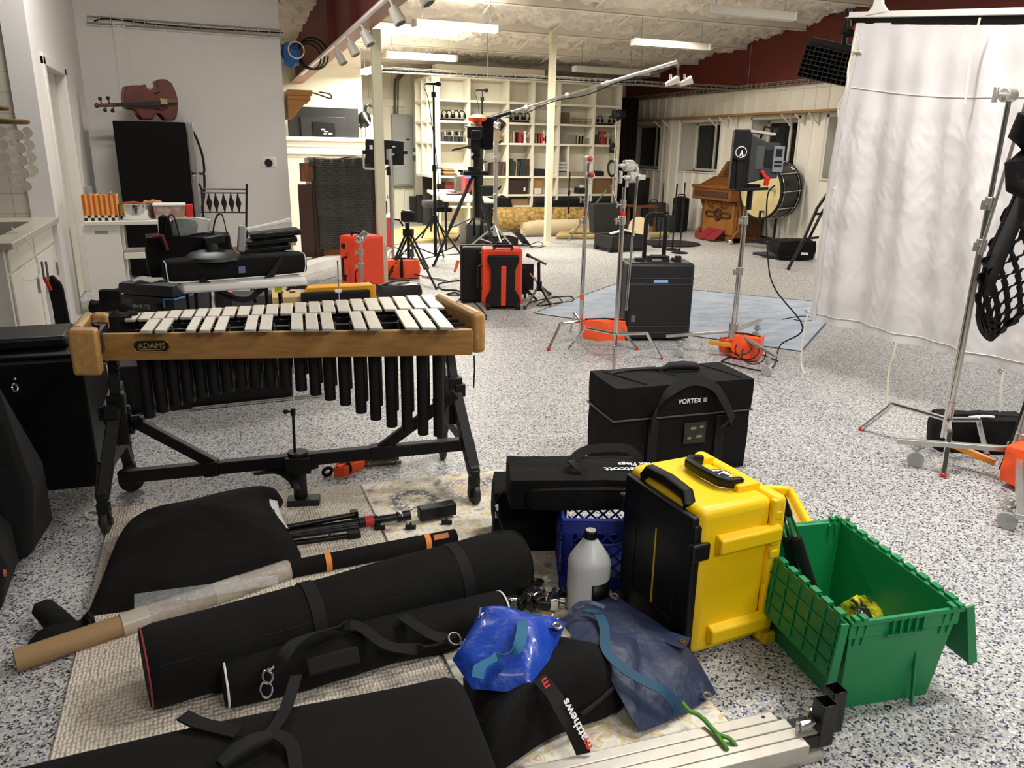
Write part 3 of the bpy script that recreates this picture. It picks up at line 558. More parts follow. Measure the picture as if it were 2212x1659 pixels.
# ---- slim tube with orange straps
o = thing('tube_case', 'slim black roll-up tube with two orange straps beside the rug edge', 'case', F(800, 1200))
p0, p1 = F(617, 1232, .036), F(985, 1160, .036); G().cyl(p0, p1, .034, n=20).o('tube', M_cloth, o, bev=.006, world=True)
M_ostr = mat('orange_strap', '#ef8f3c', .7)
for px, py in ((702, 1215), (917, 1173)): c = VP(px, py, p0, V((.1, -1, .0))); c = p0.lerp(p1, (px-617)/368.); d = (p1-p0).normalized(); G().cyl(c-d*.011, c+d*.011, .0365, n=20).o('orange_strap', M_ostr, o, world=True)
c = p0.lerp(p1, .905); d = (p1-p0).normalized(); nn = V((-.15, -.62, .78)).normalized(); up = d.cross(nn); up = nn.cross(d)
lb_ = G().box(c+nn*.036, (.062, .022, .003), Matrix((d, up, nn)).transposed()).o('orange_label', mat('orange_label', '#c9702f', .6), o, world=True)
# ---- cardboard tube wrapped in film
o = thing('cardboard_tube', 'brown cardboard tube partly wrapped in clear film, under the black sack', 'tube', F(200, 1420))
a, c = F(32, 1428, .036), F(640, 1225, .036); d = (c-a).normalized(); l = (c-a).length
g = G(); x, y = axes(d)
for r0, r1, k0, k1 in ((.035, .035, 0, .97),): g.loft([[a+d*(k*l)+x*(r*math.cos(t))+y*(r*math.sin(t)) for t in [2*PI*i/22 for i in range(22)]] for r, k in ((.030, .97), (.030, 0), (.035, 0), (.035, .97))])
g.o('tube', mat('kraft_card', '#a3835c', .75, bump=(40, .05, .002)), o, world=True)
M_film = mat('clear_film', '#e8eef0', .12, alpha=.32, spec=.8, bump=(22, .9, .02))
f_ = G().cyl(a+d*(l*.42), a+d*(l*.965), .039, n=22).o('plastic_film', M_film, o, world=True)
M_tape = mat('clear_tape', '#cfc6b6', .3, alpha=.8)
for k0, k1 in ((.33, .42), (.66, .76)): G().cyl(a+d*(l*k0), a+d*(l*k1), .0395, n=22, cap=False).o('tape', M_tape, o, world=True)
g = G().grid(lambda u, v: F(290+u*310, 1300-48*u+(v-.5)*34*(1-.4*u), .075+.012*noise.noise(V((u*9, v*3, 1)))), 24, 5); g.o('loose_film', M_film, o, world=True)
# ---- large black tube bag
o = thing('tube_bag', 'thick black cylindrical bag with red piping, longest of the bags on the rugs', 'bag', F(700, 1330))
a, c = F(312, 1444, .118), F(1120, 1208, .118); d = (c-a).normalized(); pts = [a+d*(k*(c-a).length) for k in (0, .01, .03, .15, .3, .45, .6, .75, .9, .97, .99, 1)]
w = [.215, .228, .236, .236, .232, .236, .236, .238, .236, .236, .225, .19]
tb_ = G().path(pts, w, w, n=32, e=2.05, amp=.0045, fr=9, seed=4).o('bag_body', M_cloth, o, world=True, ang=60)
x, y = axes(d); G().tube([a+d*.004+x*(.113*math.cos(t))+y*(.113*math.sin(t)) for t in [2*PI*i/30 for i in range(31)]], .003, 6).o('red_piping', mat('red_piping', '#8f3038', .6), o, world=True)
G().tube([c-d*.004+x*(.106*math.cos(t))+y*(.106*math.sin(t)) for t in [2*PI*i/30 for i in range(31)]], .003, 6).o('end_piping', M_web, o, world=True)
for k in (.385, .79): q = a.lerp(c, k); G().loft([[q+d*s+x*(r*math.cos(t))+y*(r*math.sin(t)) for t in [2*PI*i/32 for i in range(32)]] for s, r in ((-.022, .118), (-.02, .1215), (.02, .1215), (.022, .118))]).o('webbing_band', M_web, o, world=True)
nn = V((-.1, -.8, .45)); G().tube([a.lerp(c, k)+nn.normalized()*.119 for k in [i/20 for i in range(1, 20)]], .0025, 6).o('seam', M_web, o, world=True)
# ---- light stand bag with white piping
o = thing('stand_bag', 'slim black stand bag with white end piping and shoulder strap, before the thick bag', 'bag', F(800, 1420))
a, c = F(480, 1478, .072), F(1092, 1318, .07); d = (c-a).normalized(); l = (c-a).length; pts = [a+d*(k*l) for k in (0, .02, .1, .25, .4, .55, .7, .85, .97, 1)]
G().path(pts, [.125, .14, .144, .15, .155, .15, .15, .15, .145, .12], [.12, .135, .14, .14, .145, .14, .14, .14, .135, .11], n=28, e=2.1, amp=.009, fr=10, seed=8).o('bag_body', M_cloth, o, world=True, ang=60)
x, y = axes(d)
for q, s in ((a, .01), (c, -.012)): G().tube([q+d*s+x*(.068*math.cos(t))+y*(.066*math.sin(t)) for t in [2*PI*i/30 for i in range(31)]], .0035, 6).o('white_piping', M_txt, o, world=True)
sd = V((.2, -1, .3))
st = G().strap([F(578, 1448, .15), F(610, 1420, .19), F(640, 1385, .2), F(700, 1362, .18), F(770, 1352, .165), F(830, 1392, .15), F(890, 1402, .14), F(940, 1392, .13), F(985, 1378, .14)], .035, .005, d, 5).o('shoulder_strap', M_web, o, world=True)
st2 = G().strap([F(868, 1330, .165), F(900, 1352, .16), F(940, 1375, .15), F(985, 1380, .14)], .035, .004, d, 5).o('shoulder_strap', M_web, o, world=True)
g = G().ring(F(578, 1462, .15), (.6, -.6, .5), .017, .0035, 16, 6).ring(F(575, 1490, .13), (.6, -.6, .5), .02, .003, 16, 6).bar(F(578, 1450, .165), F(590, 1438, .17), .008); g.o('snap_hook', M_chrome, o, world=True)
G().ring(F(982, 1380, .15), (.3, -.5, .9), .02, .0035, 14, 6).o('metal_ring', M_chrome, o, world=True)
nn = V((0, -.75, .65)).normalized(); p = F(720, 1428, .135); G().box(p, (.15, .012, .05), Matrix((d, nn.cross(d)*-1, nn)).transposed()@Euler((PI/2, 0, 0)).to_matrix()).o('carry_handle', M_web, o, bev=.01, world=True)
# ---- big black bag in the front
o = thing('equipment_bag', 'large flat black equipment bag with carry handle at the bottom edge of the photo', 'bag', (-.2, 1.46, 0))
d = V((-1.03, .068, 0)).normalized(); n_ = V((d.y, -d.x, 0)); hb = .235; c0 = V((.515, 1.455, hb/2))
pts = [c0+d*k for k in (0, .012, .04, .15, .3, .5, .7, .9, 1.15, 1.4)]
def thin(k): return 1-.0*k
G().path(pts, [.39, .43, .45, .45, .45, .45, .44, .43, .41, .38], [.20, .225, .235, .235, .235, .232, .225, .21, .19, .16], n=44, e=5.5, amp=.006, fr=5, seed=12).o('bag_body', M_cloth, o, world=True, ang=50)
zt = hb+.004
def tp(px, py, z=zt): return F(px, py, z)
G().strap([tp(640, 1460, .2), tp(628, 1500), tp(610, 1545, .25), tp(588, 1578, .26), tp(575, 1590, .26)], .03, .004, d, 5).o('strap', M_web, o, world=True)
G().strap([tp(585, 1585, .262), tp(610, 1592, .262), tp(632, 1615, .25), tp(640, 1665, .24)], .03, .004, (1, .4, 0), 5).o('strap', M_web, o, world=True)
G().path([tp(475, 1655, .265), tp(510, 1625, .27), tp(550, 1603, .27), tp(585, 1590, .268)], [.03, .04, .04, .03], [.025, .035, .035, .025], n=14).o('padded_handle', M_rub, o, world=True)
G().strap([tp(395, 1545), tp(430, 1562), tp(470, 1572), tp(515, 1582, .245)], .035, .006, n_, 4).o('strap', M_web, o, world=True)
G().tube([V((c0.x+.008, c0.y+n_.y*0, 0))+n_*(-.19)+V((0, 0, .16)), V((c0.x+.008, c0.y, .16)), V((c0.x+.008, c0.y, .16))+n_*.2], .004, 6).o('seam', M_web, o, world=True)
side = [c0+d*k+n_*-.225*0 for k in (0,)]
# ---- black grip bag under the sandbags, with lettered webbing
o = thing('grip_bag', 'floppy black grip bag with lettered webbing strap under the two blue sandbags', 'bag', F(1150, 1560))
out = pf([(1000, 1470), (1080, 1450), (1180, 1420), (1290, 1440), (1345, 1470), (1350, 1520), (1310, 1555), (1250, 1575), (1180, 1605), (1100, 1659), (1035, 1700), (1010, 1600)], .02)
G.o(pillow(out, .17, .008, n=12, amp=.016, fr=7, seed=21, pw=.6, pk=2.6), 'bag_body', M_cloth, o, world=True, ang=70)
sp_ = [F(1165, 1465, .2), F(1195, 1500, .185), F(1220, 1545, .16), F(1240, 1580, .12), F(1258, 1620, .06), F(1262, 1640, .03)]
ws = G().strap(sp_, .042, .003, (1, .25, .1), 5).o('webbing_strap', M_web, o, world=True)
def along(s, seg):                                                    # text along straight piece
    pass
a, c = F(1268, 1618, .085), F(1215, 1513, .186); xd = (c-a).normalized(); yd = V((-1, -.25, -.05)); yd = (yd-xd*yd.dot(xd)).normalized(); up = xd.cross(yd)
w1 = tw('m', .026); k = (c-a).length/(tw('matthews', .026))
hh = .026*min(k, 1.05)
M_rt = mat('red_print', '#e0342c', .6)
base = a+V((.010, .002, 0))-yd*.002+up*.008
text('m', 'strap_lettering', M_rt, ws, base, xd, yd, hh, .002, True); text('atthews', 'strap_lettering', M_txt, ws, base+xd*(tw('m', hh)*1.15), xd, yd, hh, .002, True)
text('m', 'strap_lettering', M_rt, ws, F(1188, 1482, .205), xd, yd, hh, .002, True)
G().tube([F(1255, 1545, .12), F(1300, 1510, .12), F(1340, 1470, .1)], .006, 6).o('seam', M_web, o, world=True)
# ---- sandbags
M_vb = mat('blue_vinyl', '#1a48b5', .36, bump=(9, .5, .03), coat=.2); M_vn = mat('navy_vinyl', '#27314f', .5, bump=(7, .5, .04), var=('#343f5c', 5, .35, .7)); M_tape2 = mat('teal_webbing', '#1f6a92', .7, bump=(250, .3, .002)); M_grom = mat('grommet_steel', '#b9b6a8', .25, .9)
def grommet(p, par, up=(0, -.2, 1)): G().ring(p, up, .011, .004, 18, 8).o('grommet', M_grom, par, world=True)
o = thing('sandbag', 'bright blue vinyl sandbag with light blue handle strap on the black grip bag', 'sandbag', F(1100, 1430, .18))
out = pf([(1035, 1317), (1095, 1321), (1150, 1333), (1222, 1347), (1203, 1395), (1193, 1435), (1150, 1488), (1090, 1494), (1020, 1488), (977, 1425), (1000, 1385), (1022, 1350)], [.21, .21, .21, .21, .19, .18, .17, .16, .16, .17, .19, .2])
G.o(pillow(out, .07, 0, n=14, amp=.011, fr=11, seed=31, pw=.9, pk=2.6, sq=True), 'vinyl_body', M_vb, o, world=True, ang=70)
G().strap([F(1125, 1330, .235), F(1128, 1350, .275), F(1126, 1375, .285), F(1115, 1402, .272), F(1080, 1418, .262), F(1050, 1432, .262), F(1035, 1445, .262), F(1032, 1465, .25)], .032, .003, (1, .2, 0), 5).o('handle_strap', M_tape2, o, world=True)
fl = [F(1036, 1314, .225), F(1224, 1346, .222), F(1215, 1362, .232), F(1032, 1338, .235)]; G().hexa(fl, [p+V((0, 0, .004)) for p in fl]).o('top_hem', mat('deep_blue_vinyl', '#122f86', .35), o, world=True, bev=.001)
for p in (F(1048, 1331, .243), F(1204, 1352, .24)): grommet(p, o)
o = thing('sandbag', 'faded navy vinyl sandbag with teal handle strap, leaning below the yellow case', 'sandbag', F(1370, 1430, .08))
out = pf([(1207, 1338), (1245, 1316), (1325, 1284), (1350, 1304), (1400, 1332), (1460, 1372), (1505, 1420), (1548, 1498), (1480, 1543), (1387, 1582), (1366, 1555), (1320, 1470), (1255, 1400)], [.13, .09, .07, .08, .08, .07, .05, .02, .02, .03, .06, .12, .14])
G.o(pillow(out, .062, 0, n=14, amp=.011, fr=9, seed=37, pw=.9, pk=2.6, sq=True), 'vinyl_body', M_vn, o, world=True, ang=70)
G().strap([F(1262, 1318, .16), F(1290, 1325, .17), F(1305, 1355, .18), F(1308, 1400, .18), F(1335, 1435, .165), F(1385, 1468, .14), F(1430, 1490, .12), F(1458, 1520, .08), F(1462, 1545, .05)], .03, .003, (1, .1, 0), 5).o('handle_strap', mat('dark_teal_webbing', '#1c4b68', .7), o, world=True)
for p in (F(1198, 1334, .19), F(1328, 1288, .13), F(1528, 1503, .045)): grommet(p, o)
fl = [F(1375, 1340, .13), F(1492, 1378, .11), F(1478, 1402, .11), F(1370, 1365, .13)]; fp_ = G().hexa([p-V((0, 0, .003)) for p in fl], fl).o('corner_flap', M_vn, o, world=True); G().ring(F(1474, 1385, .115), (0, -.2, 1), .007, .003, 14, 6).o('grommet', mat('brass_grommet', '#b5923f', .3, .8), o, world=True)
G().strap([F(1230, 1330, .17), F(1245, 1308, .19), F(1275, 1302, .2), F(1305, 1312, .19)], .014, .004, (.2, 1, .5), 5).o('edge_binding', M_vn, o, world=True)
# ---- aluminium rails with black bracket, green tie
o = thing('rail_bundle', 'bundle of bare aluminium rails with black steel corner brackets on the floor', 'rails', F(1500, 1590))
r0, r1 = F(1665, 1534, .075), F(1090, 1664, .075); dr_ = (r1-r0).normalized(); sd_ = V((dr_.y, -dr_.x, 0)); sd_ = sd_ if sd_.y < 0 else -sd_
M_al2 = mat('raw_aluminium', '#d2cdc2', .38, .6, var=('#c2bdb2', 12, .3, .7))
ln = [0, .03, .02, .05]
wd = .036
for k in range(4):
    q = r0+sd_*(wd*(k+.5))+dr_*(-.0+(.0, -.02, -.08, -.02)[k]); q.z = .048; e = q+dr_*1.3; G().bar(q, e, wd-.002, .05).o('rail', M_al2, o, bev=.0025, world=True)
for k in (1.1, 3.0): q = r0+sd_*(wd*k)+dr_*-.08; q.z = .012; G().bar(q, q+dr_*1.3, .05, .02).o('rail', M_al2, o, bev=.002, world=True)
M_bst = mat('black_bracket', '#131314', .35)
for k, out_, hh_ in ((2.6, .065, .1), (1.6, .125, .1)):
    q = r0+sd_*(wd*k)-dr_*out_; q.z = .048; up_ = V((0, 0, 1)); g = G()
    g.bar(q+dr_*.11, q-dr_*.03, .04, .04); c = q-dr_*.03; w2 = .021
    for s1, s2 in ((1, 0), (-1, 0), (0, 1), (0, -1)): n1_ = dr_*s1+sd_*s2; g.box(c+n1_*w2+V((0, 0, .045)), (.004 if s1 else .044, .044 if s1 else .004, .13), Matrix((dr_, sd_, up_)).transposed())
    bk = g.o('corner_bracket', M_bst, o, bev=.002, world=True)
    G().cyl(c+dr_*.03+V((0, 0, .05)), c+dr_*.075+V((0, 0, .045)), .012, .016, n=8).cyl(q+dr_*.05+V((0, 0, .02)), q+dr_*.05+V((0, 0, .05)), .005, n=8).o('clamp_bolt', M_chrome, bk, bev=.002, world=True)
q = r0+sd_*.016+dr_*.035; G().cyl(V((q.x, q.y, .0735)), V((q.x, q.y, .0745)), .005, n=12).o('drilled_hole', M_bst, o, world=True)
M_gt = mat('green_tie', '#4f8f2c', .6)
tie = G().tube([F(1474, 1518, .11), F(1490, 1536, .1), F(1510, 1545, .095), F(1535, 1570, .085), F(1552, 1592, .083), F(1568, 1614, .08), F(1572, 1630, .05), F(1570, 1650, .04)], .006, 8, smooth=5).tube([F(1520, 1552, .09), F(1550, 1585, .085), F(1575, 1595, .085), F(1590, 1612, .07), F(1610, 1634, .04)], .006, 8, smooth=5)
tag(tie.o('rubber_tie', M_gt), 'green rubber twist tie wrapped around the aluminium rails', 'cable tie')
# ---- chrome clamps on the rug
def clampo(px, py, rz, lab, s=1.):
    o = thing('grip_clamp', lab, 'clamp', F(px, py, .012), rz, 'grip clamps between the bags')
    G().cyl((-.05*s, 0, .035), (.05*s, 0, .035), .022*s, n=14).box((.0, 0, .035), (.05*s, .06*s, .05*s)).o('clamp_body', M_chrome, o, bev=.006)
    G().box((.05*s, .03, .05), (.07*s, .022, .035), (.3, .5, .2)).o('jaw', M_blk, o, bev=.006); G().box((-.06*s, -.01, .04), (.05*s, .03, .04), (0, -.4, 0)).o('jaw', M_blk, o, bev=.006)
    G().cyl((-.02, -.05, .05), (.0, .05, .055), .007, n=8).soft((-.03, -.06, .055), (.05, .02, .03), n=4, e=.4).o('t_handle', M_blk, o)
clampo(1150, 1305, .4, 'chrome and black grip clamp in the middle of the three beside the jug'); clampo(1195, 1318, -.5, 'black grip clamp of the three, nearest the plastic jug', .9); clampo(1102, 1318, 1.2, 'grip clamp of the three, half under the stand bag', .9)
# ---- gallon jug
o = thing('plastic_jug', 'translucent gallon jug of clear liquid with black cap, in front of the blue crate', 'jug', F(1268, 1312, .011))
prof = [(.0, 0), (.066, 0), (.073, .008), (.074, .03), (.074, .15), (.0735, .185), (.071, .195), (.062, .212), (.042, .243), (.024, .268), (.019, .275), (.019, .285), (0, .285)]
m = mat('milky_plastic', '#eef0ec', .35, trans=.2, spec=.4); 
G().lathe(prof, n=32).o('jug_body', m, o, ang=60)
G().lathe([(0, .0), (.069, .002), (.070, .17), (0, .171)], (0, 0, .004), n=28).o('liquid', mat('clear_liquid', '#cfd6d6', .2, trans=.1), o)
G().lathe([(0, .274), (.0225, .274), (.0225, .298), (.02, .301), (0, .301)], n=24).o('cap', M_blk, o)
G().lathe([(0, .3005), (.0175, .3005), (.0175, .3025), (0, .3025)], n=20).o('cap_top', mat('cap_print', '#b5b2ad', .5), o)
g = G(); 
def arc(z0, z1, a0=-108, a1=-15): return G().grid(lambda u, v: ((.0752)*math.cos(math.radians(a0+(a1-a0)*u)), .0752*math.sin(math.radians(a0+(a1-a0)*u)), z0+(z1-z0)*v), 14, 1)
lbz = arc(.03, .13).o('label', M_blk, o, solid=.001); arc(.065, .10).tr(Matrix.Scale(1.006, 4)).o('label_band', mat('gold_band', '#b98f3c', .5), lbz)
arc(.038, .043, -100, -40).tr(Matrix.Scale(1.008, 4)).o('label_print', M_txt, lbz); arc(.05, .054, -100, -30).tr(Matrix.Scale(1.008, 4)).o('label_print', M_txt, lbz)
# ---- milk crate
M_crate = mat('blue_crate', '#182a86', .45)
cy_ = math.radians(-21.5); o = thing('milk_crate', 'dark blue plastic milk crate behind the jug', 'crate', V((1.106, 2.259, .01))+V((math.cos(cy_)*.165-math.sin(cy_)*.165, math.sin(cy_)*.165+math.cos(cy_)*.165, 0)), cy_)
hw = .165; g = G(); hc = .277
for sx, sy in ((1, 1), (1, -1), (-1, 1), (-1, -1)): g.box((sx*(hw-.02), sy*(hw-.006), hc/2), (.04, .012, hc)).box((sx*(hw-.006), sy*(hw-.02), hc/2), (.012, .04, hc))
for s in (-1, 1):
    for z0, z1 in ((.0, .05), (.225, .277)): g.bx((-hw, s*hw-.006, z0), (hw, s*hw+.006, z1)).bx((s*hw-.006, -hw, z0), (s*hw+.006, hw, z1))
    for z in (.235, .25, .265): g.bx((-hw-.004, s*(hw+.004)-.004, z), (hw+.004, s*(hw+.004)+.004, z+.006)).bx((s*(hw+.004)-.004, -hw, z), (s*(hw+.004)+.004, hw, z+.006))
    for k in range(-6, 12):
        x0 = -hw+k*.05
        for d_ in (-1, 1):
            a_ = [(x0, .05), (x0+.175, .225)] if d_ > 0 else [(x0+.175, .05), (x0, .225)]
            pts = []
            for t in [i/16 for i in range(17)]:
                x = lerp(a_[0][0], a_[1][0], t); z = lerp(a_[0][1], a_[1][1], t)
                if -hw+.04 < x < hw-.04: pts.append((x, z))
            if len(pts) > 1: g.bar((pts[0][0], s*hw, pts[0][1]), (pts[-1][0], s*hw, pts[-1][1]), .007, .006, up=(0, 1, 0)).bar((s*hw, pts[0][0], pts[0][1]), (s*hw, pts[-1][0], pts[-1][1]), .006, .007)
    g.tube([(-.06, s*(hw+.004), .23), (-.055, s*(hw+.004), .195), (0, s*(hw+.004), .18), (.055, s*(hw+.004), .195), (.06, s*(hw+.004), .23)], .005, 6, smooth=4)
g.bx((-hw, -hw, 0), (hw, hw, .012)); g.o('crate_body', M_crate, o)
g = G().tube([(-hw, -hw-.002, hc), (hw, -hw-.002, hc), (hw, hw, hc), (-hw, hw, hc), (-hw, -hw-.002, hc)], .007, 6); g.o('rim', mat('crate_rim', '#2c3c96', .3), o)
# ---- flag bag lying on the crate, low bag under its left end
u_ = V((math.cos(cy_), math.sin(cy_), 0)); v_ = V((-u_.y, u_.x, 0)); rzf = math.radians(-18.5)
o = thing('low_bag', 'black bag standing on the floor beside the crate, under the flag bag', 'bag', (1.13, 2.66, 0), rzf)
G().soft((0, 0, .135), (.28, .24, .27), n=8, e=.2, amp=.012, fr=9, seed=3).o('bag_body', M_cloth, o, ang=60)
o = thing('flag_bag', 'long black flag bag with upside-down white lettering, lying across the crate', 'bag', (1.235, 2.415, .288), rzf)
G().soft((0, .0, .06), (.54, .24, .12), n=14, e=.12, amp=.008, fr=8, seed=6).o('bag_body', M_cloth, o, ang=60)
G().soft((.03, -.125, .05), (.46, .03, .085), n=8, e=.3, amp=.004, fr=10).o('front_pocket', M_cloth, o, ang=60)
G().strap([(-.0, .03, .122), (-.03, -.01, .15), (-.02, -.05, .155), (.02, -.06, .122)], .03, .004, (1, .4, 0), 5).strap([(-.02, .05, .122), (.05, .1, .15), (.2, .1, .155), (.25, .06, .122)], .035, .004, (0, .6, .8), 5).o('carry_strap', M_web, o)
text('Flex Flags', 'bag_lettering', M_txt, o, (.30, .03, .124), (-1, 0, 0), (0, -1, 0), .026, .001, True, world=False); text('westcott', 'bag_lettering', M_txt, o, (.27, -.015, .124), (-1, 0, 0), (0, -1, 0), .034, .001, True, world=False)
G().strap([(-.275, -.06, .06), (-.31, -.08, .02), (-.30, -.1, -.03), (-.285, -.12, -.08)], .018, .003, (.3, 1, 0), 4).o('buckle_strap', M_web, o)
for z in (.0, -.03): G().box((-.306, -.09, z), (.012, .012, .02)).o('buckle', M_txt, o)
# ---- yellow hard case, upright
yz = math.radians(3); YC = V((1.459, 1.945, 0))
def hardcase(name, label, loc, rz, W, D, Hc, body, blackm, grp=None): pass
o = thing('hard_case', 'bright yellow wheeled hard case standing upright beside the green tote', 'hard case', YC, yz)
W, D, Hc = .34, .415, .525
G().box((-.02, 0, Hc/2+.008), (W-.06, D-.015, Hc-.016)).o('case_body', M_yel, o, bev=.03, seg=4)
lid = G().box((W/2-.03, 0, Hc/2), (.05, D+.012, Hc)).o('lid', M_yel, o, bev=.018, seg=3)
for z in (.405, .09): G().prism([(0, -.034), (.0, .034), (-.034, .024), (-.034, -.022)], (-.1, -D/2+.009, z), (0, 1, 0), (0, 0, 1), (.24, 0, 0)).o('front_rib', M_yel, o, bev=.006)
g = G().box((W/2-.02, -D/2-.004, .02), (.045, .03, .04)).box((W/2-.055, -D/2+.002, .45), (.02, .02, .14)).box((W/2-.055, -D/2+.002, .12), (.02, .02, .2))
for i in range(4): g.box((W/2-.04, -D/2-.002, .33+i*.045), (.03, .014, .03))
for z in (.08, .13): g.cyl((W/2, -D/2+.03, z), (W/2+.012, -D/2+.03, z), .018)
g.o('hinge_rim', M_yel, o, bev=.005)
# top bosses and handle
for s in (-1, 1): G().box((.075, s*.115, Hc+.006), (.09, .032, .03)).o('handle_boss', M_yel, o, bev=.005)
G().path([(.065, .1, Hc+.018), (.02, .102, Hc+.024), (-.005, .08, Hc+.026), (-.012, .0, Hc+.027), (-.005, -.08, Hc+.026), (.02, -.102, Hc+.024), (.065, -.1, Hc+.018)], .026, .034, n=14, e=4).o('top_handle', M_blk, o)
st_ = G().cyl((.065, .005, Hc-.001), (.065, .005, Hc+.0025), .043, n=30).o('sticker', M_txt, o)
g = G().ring((.065, .005, Hc+.003), (0, 0, 1), .04, .0012, 30, 6).box((.06, .02, Hc+.003), (.03, .02, .001)).box((.075, -.01, Hc+.003), (.025, .03, .001), (0, 0, .4)).box((.05, -.008, Hc+.003), (.012, .03, .001)).box((.085, .02, Hc+.003), (.016, .012, .001)); g.o('sticker_emblem', M_blk, st_)
# black trolley side
g = G().box((-W/2+.018, -.15, .24), (.05, .085, .47)).box((-W/2+.018, .15, .24), (.05, .085, .47)).box((-W/2+.016, 0, .44), (.055, .37, .12)).box((-W/2+.018, 0, .06), (.05, .37, .1)).box((-W/2+.007, 0, .25), (.02, .25, .4))
for s in (-1, 1): g.box((-W/2+.015, s*.195, .39), (.07, .03, .06))
g.o('trolley_side', M_blk, o, bev=.014, seg=3)
G().box((-W/2-.003, .0, .22), (.004, .006, .40)).o('yellow_line', M_yel, o)
g = G().path([(-W/2+.02, .115, Hc-.06), (-W/2+.025, .117, Hc-.01), (-W/2+.027, .1, Hc+.014), (-W/2+.03, .0, Hc+.02), (-W/2+.027, -.1, Hc+.014), (-W/2+.025, -.117, Hc-.01), (-W/2+.02, -.115, Hc-.06)], .04, .036, n=14, e=4).o('trolley_handle', M_blk, o)
for s in (-1, 1): G().cyl((-W/2+.0, s*.17-.015, .025), (-W/2+.0, s*.17+.015, .025), .025, n=16).o('wheel', M_rub, o)
# ---- second yellow case lid lying behind
o = thing('yellow_tray', 'yellow plastic case lid lying on the floor behind the green tote', 'case lid', (1.98, 2.27, 0), math.radians(-28))
g = G(); w2, d2 = .17, .2
for s in (-1, 1): g.bx((-w2, s*d2-.012, 0), (w2, s*d2+.012, .2)).bx((s*w2-.012, -d2, 0), (s*w2+.012, d2, .2))
g.bx((-w2, -d2, 0), (w2, d2, .16)); g.o('lid_shell', M_yel, o, bev=.01); G().bx((-w2+.02, -d2+.02, .16), (w2-.02, d2-.02, .165)).o('foam_liner', mat('tan_foam', '#b9a67c', .9), o)
# ---- green attached-lid tote
M_grn = mat('green_plastic', '#0f8a4e', .42, bump=(160, .08, .002)); gz = math.radians(-8)
gx, gy = V((math.cos(gz), math.sin(gz), 0)), V((-math.sin(gz), math.cos(gz), 0)); FLt = V((1.562, 1.372, 0)); Wt, Dt, Ht = .372, .56, .32
o = thing('storage_tote', 'open green plastic tote with hanging hinged lids', 'tote', FLt+gx*(Wt/2)+gy*(Dt/2), gz)
tp_ = .035; hw_, hd_ = Wt/2, Dt/2
def rect(x, y, z): return [(-x, -y, z), (x, -y, z), (x, y, z), (-x, y, z)]
g = G().loft([rect(hw_-tp_-.004, hd_-tp_-.004, .008), rect(hw_-.012, hd_-.012, Ht-.005), rect(hw_-.004, hd_-.004, Ht), rect(hw_-.005, hd_-.005, Ht-.06), rect(hw_-.012, hd_-.012, Ht-.062), rect(hw_-tp_, hd_-tp_, 0)], cap=False)
g.add(rect(hw_-tp_-.004, hd_-tp_-.004, .008), [(0, 1, 2, 3)]); g.add(rect(hw_-tp_, hd_-tp_, 0), [(3, 2, 1, 0)]); g.o('tub', M_grn, o, bev=.002)
for s in (-1, 1):                                                     # end handles and ribs
    y = s*hd_; g = G()
    for x in (-.155, -.13, .13, .155): g.hexa([(x-.004, y-s*.01, Ht-.09), (x+.004, y-s*.01, Ht-.09), (x+.004, y-s*.02, Ht-.09), (x-.004, y-s*.02, Ht-.09)], [(x-.004, y+s*.004, Ht-.01), (x+.004, y+s*.004, Ht-.01), (x+.004, y-s*.02, Ht-.01), (x-.004, y-s*.02, Ht-.01)])
    for i in range(5): g.box((-.05+i*.025, y, Ht-.032), (.005, .018, .05))
    g.box((0, y, Ht-.058), (.13, .016, .006)).box((0, y-s*.0, Ht-.006), (Wt, .012, .014))
    for x in (-.17, -.145, .145, .17): g.box((x, y-s*.004, Ht+.006), (.016, .026, .012))
    g.o('end_grip', M_grn, o, bev=.0015)
G().box((.07, -hd_+tp_*.55, .14), (.006, .012, .27), (math.radians(-7), 0, 0)).o('end_rib', M_grn, o, bev=.0015)
for s in (-1, 1):
    a_ = Matrix.Rotation(s*math.radians(9), 3, 'Y'); lid_o = V((s*(hw_+.006), 0, Ht-.004)); g = G()
    def lp(dz, y, t): return lid_o+Matrix.Rotation(math.radians(-s*(4 if s < 0 else 14)), 3, 'Y')@V((s*t, y, -dz))
    g.hexa([lp(0, -hd_, 0), lp(0, hd_, 0), lp(0, hd_, .004), lp(0, -hd_, .004)], [lp(.2, -hd_, 0), lp(.2, hd_, 0), lp(.2, hd_, .004), lp(.2, -hd_, .004)])
    for k in range(9): y = -hd_+.03+k*.0625; g.hexa([lp(.01, y, .004), lp(.01, y+.004, .004), lp(.01, y+.004, .009), lp(.01, y, .009)], [lp(.19, y, .004), lp(.19, y+.004, .004), lp(.19, y+.004, .009), lp(.19, y, .009)])
    for dz in (.05, .1, .15): g.hexa([lp(dz, -hd_+.02, .004), lp(dz+.004, -hd_+.02, .004), lp(dz+.004, -hd_+.02, .009), lp(dz, -hd_+.02, .009)], [lp(dz, hd_-.02, .004), lp(dz+.004, hd_-.02, .004), lp(dz+.004, hd_-.02, .009), lp(dz, hd_-.02, .009)])
    for y in (-hd_, hd_): g.hexa([lp(0, y-.004, 0), lp(0, y+.004, 0), lp(0, y+.004, .025), lp(0, y-.004, .025)], [lp(.205, y-.004, 0), lp(.205, y+.004, 0), lp(.205, y+.004, .03), lp(.205, y-.004, .03)])
    for k in range(9): g.box((s*hw_, -hd_+.05+k*.057, Ht), (.02, .035, .014), (0, 0, 0))
    g.o('hinged_lid', M_grn, o, bev=.001)
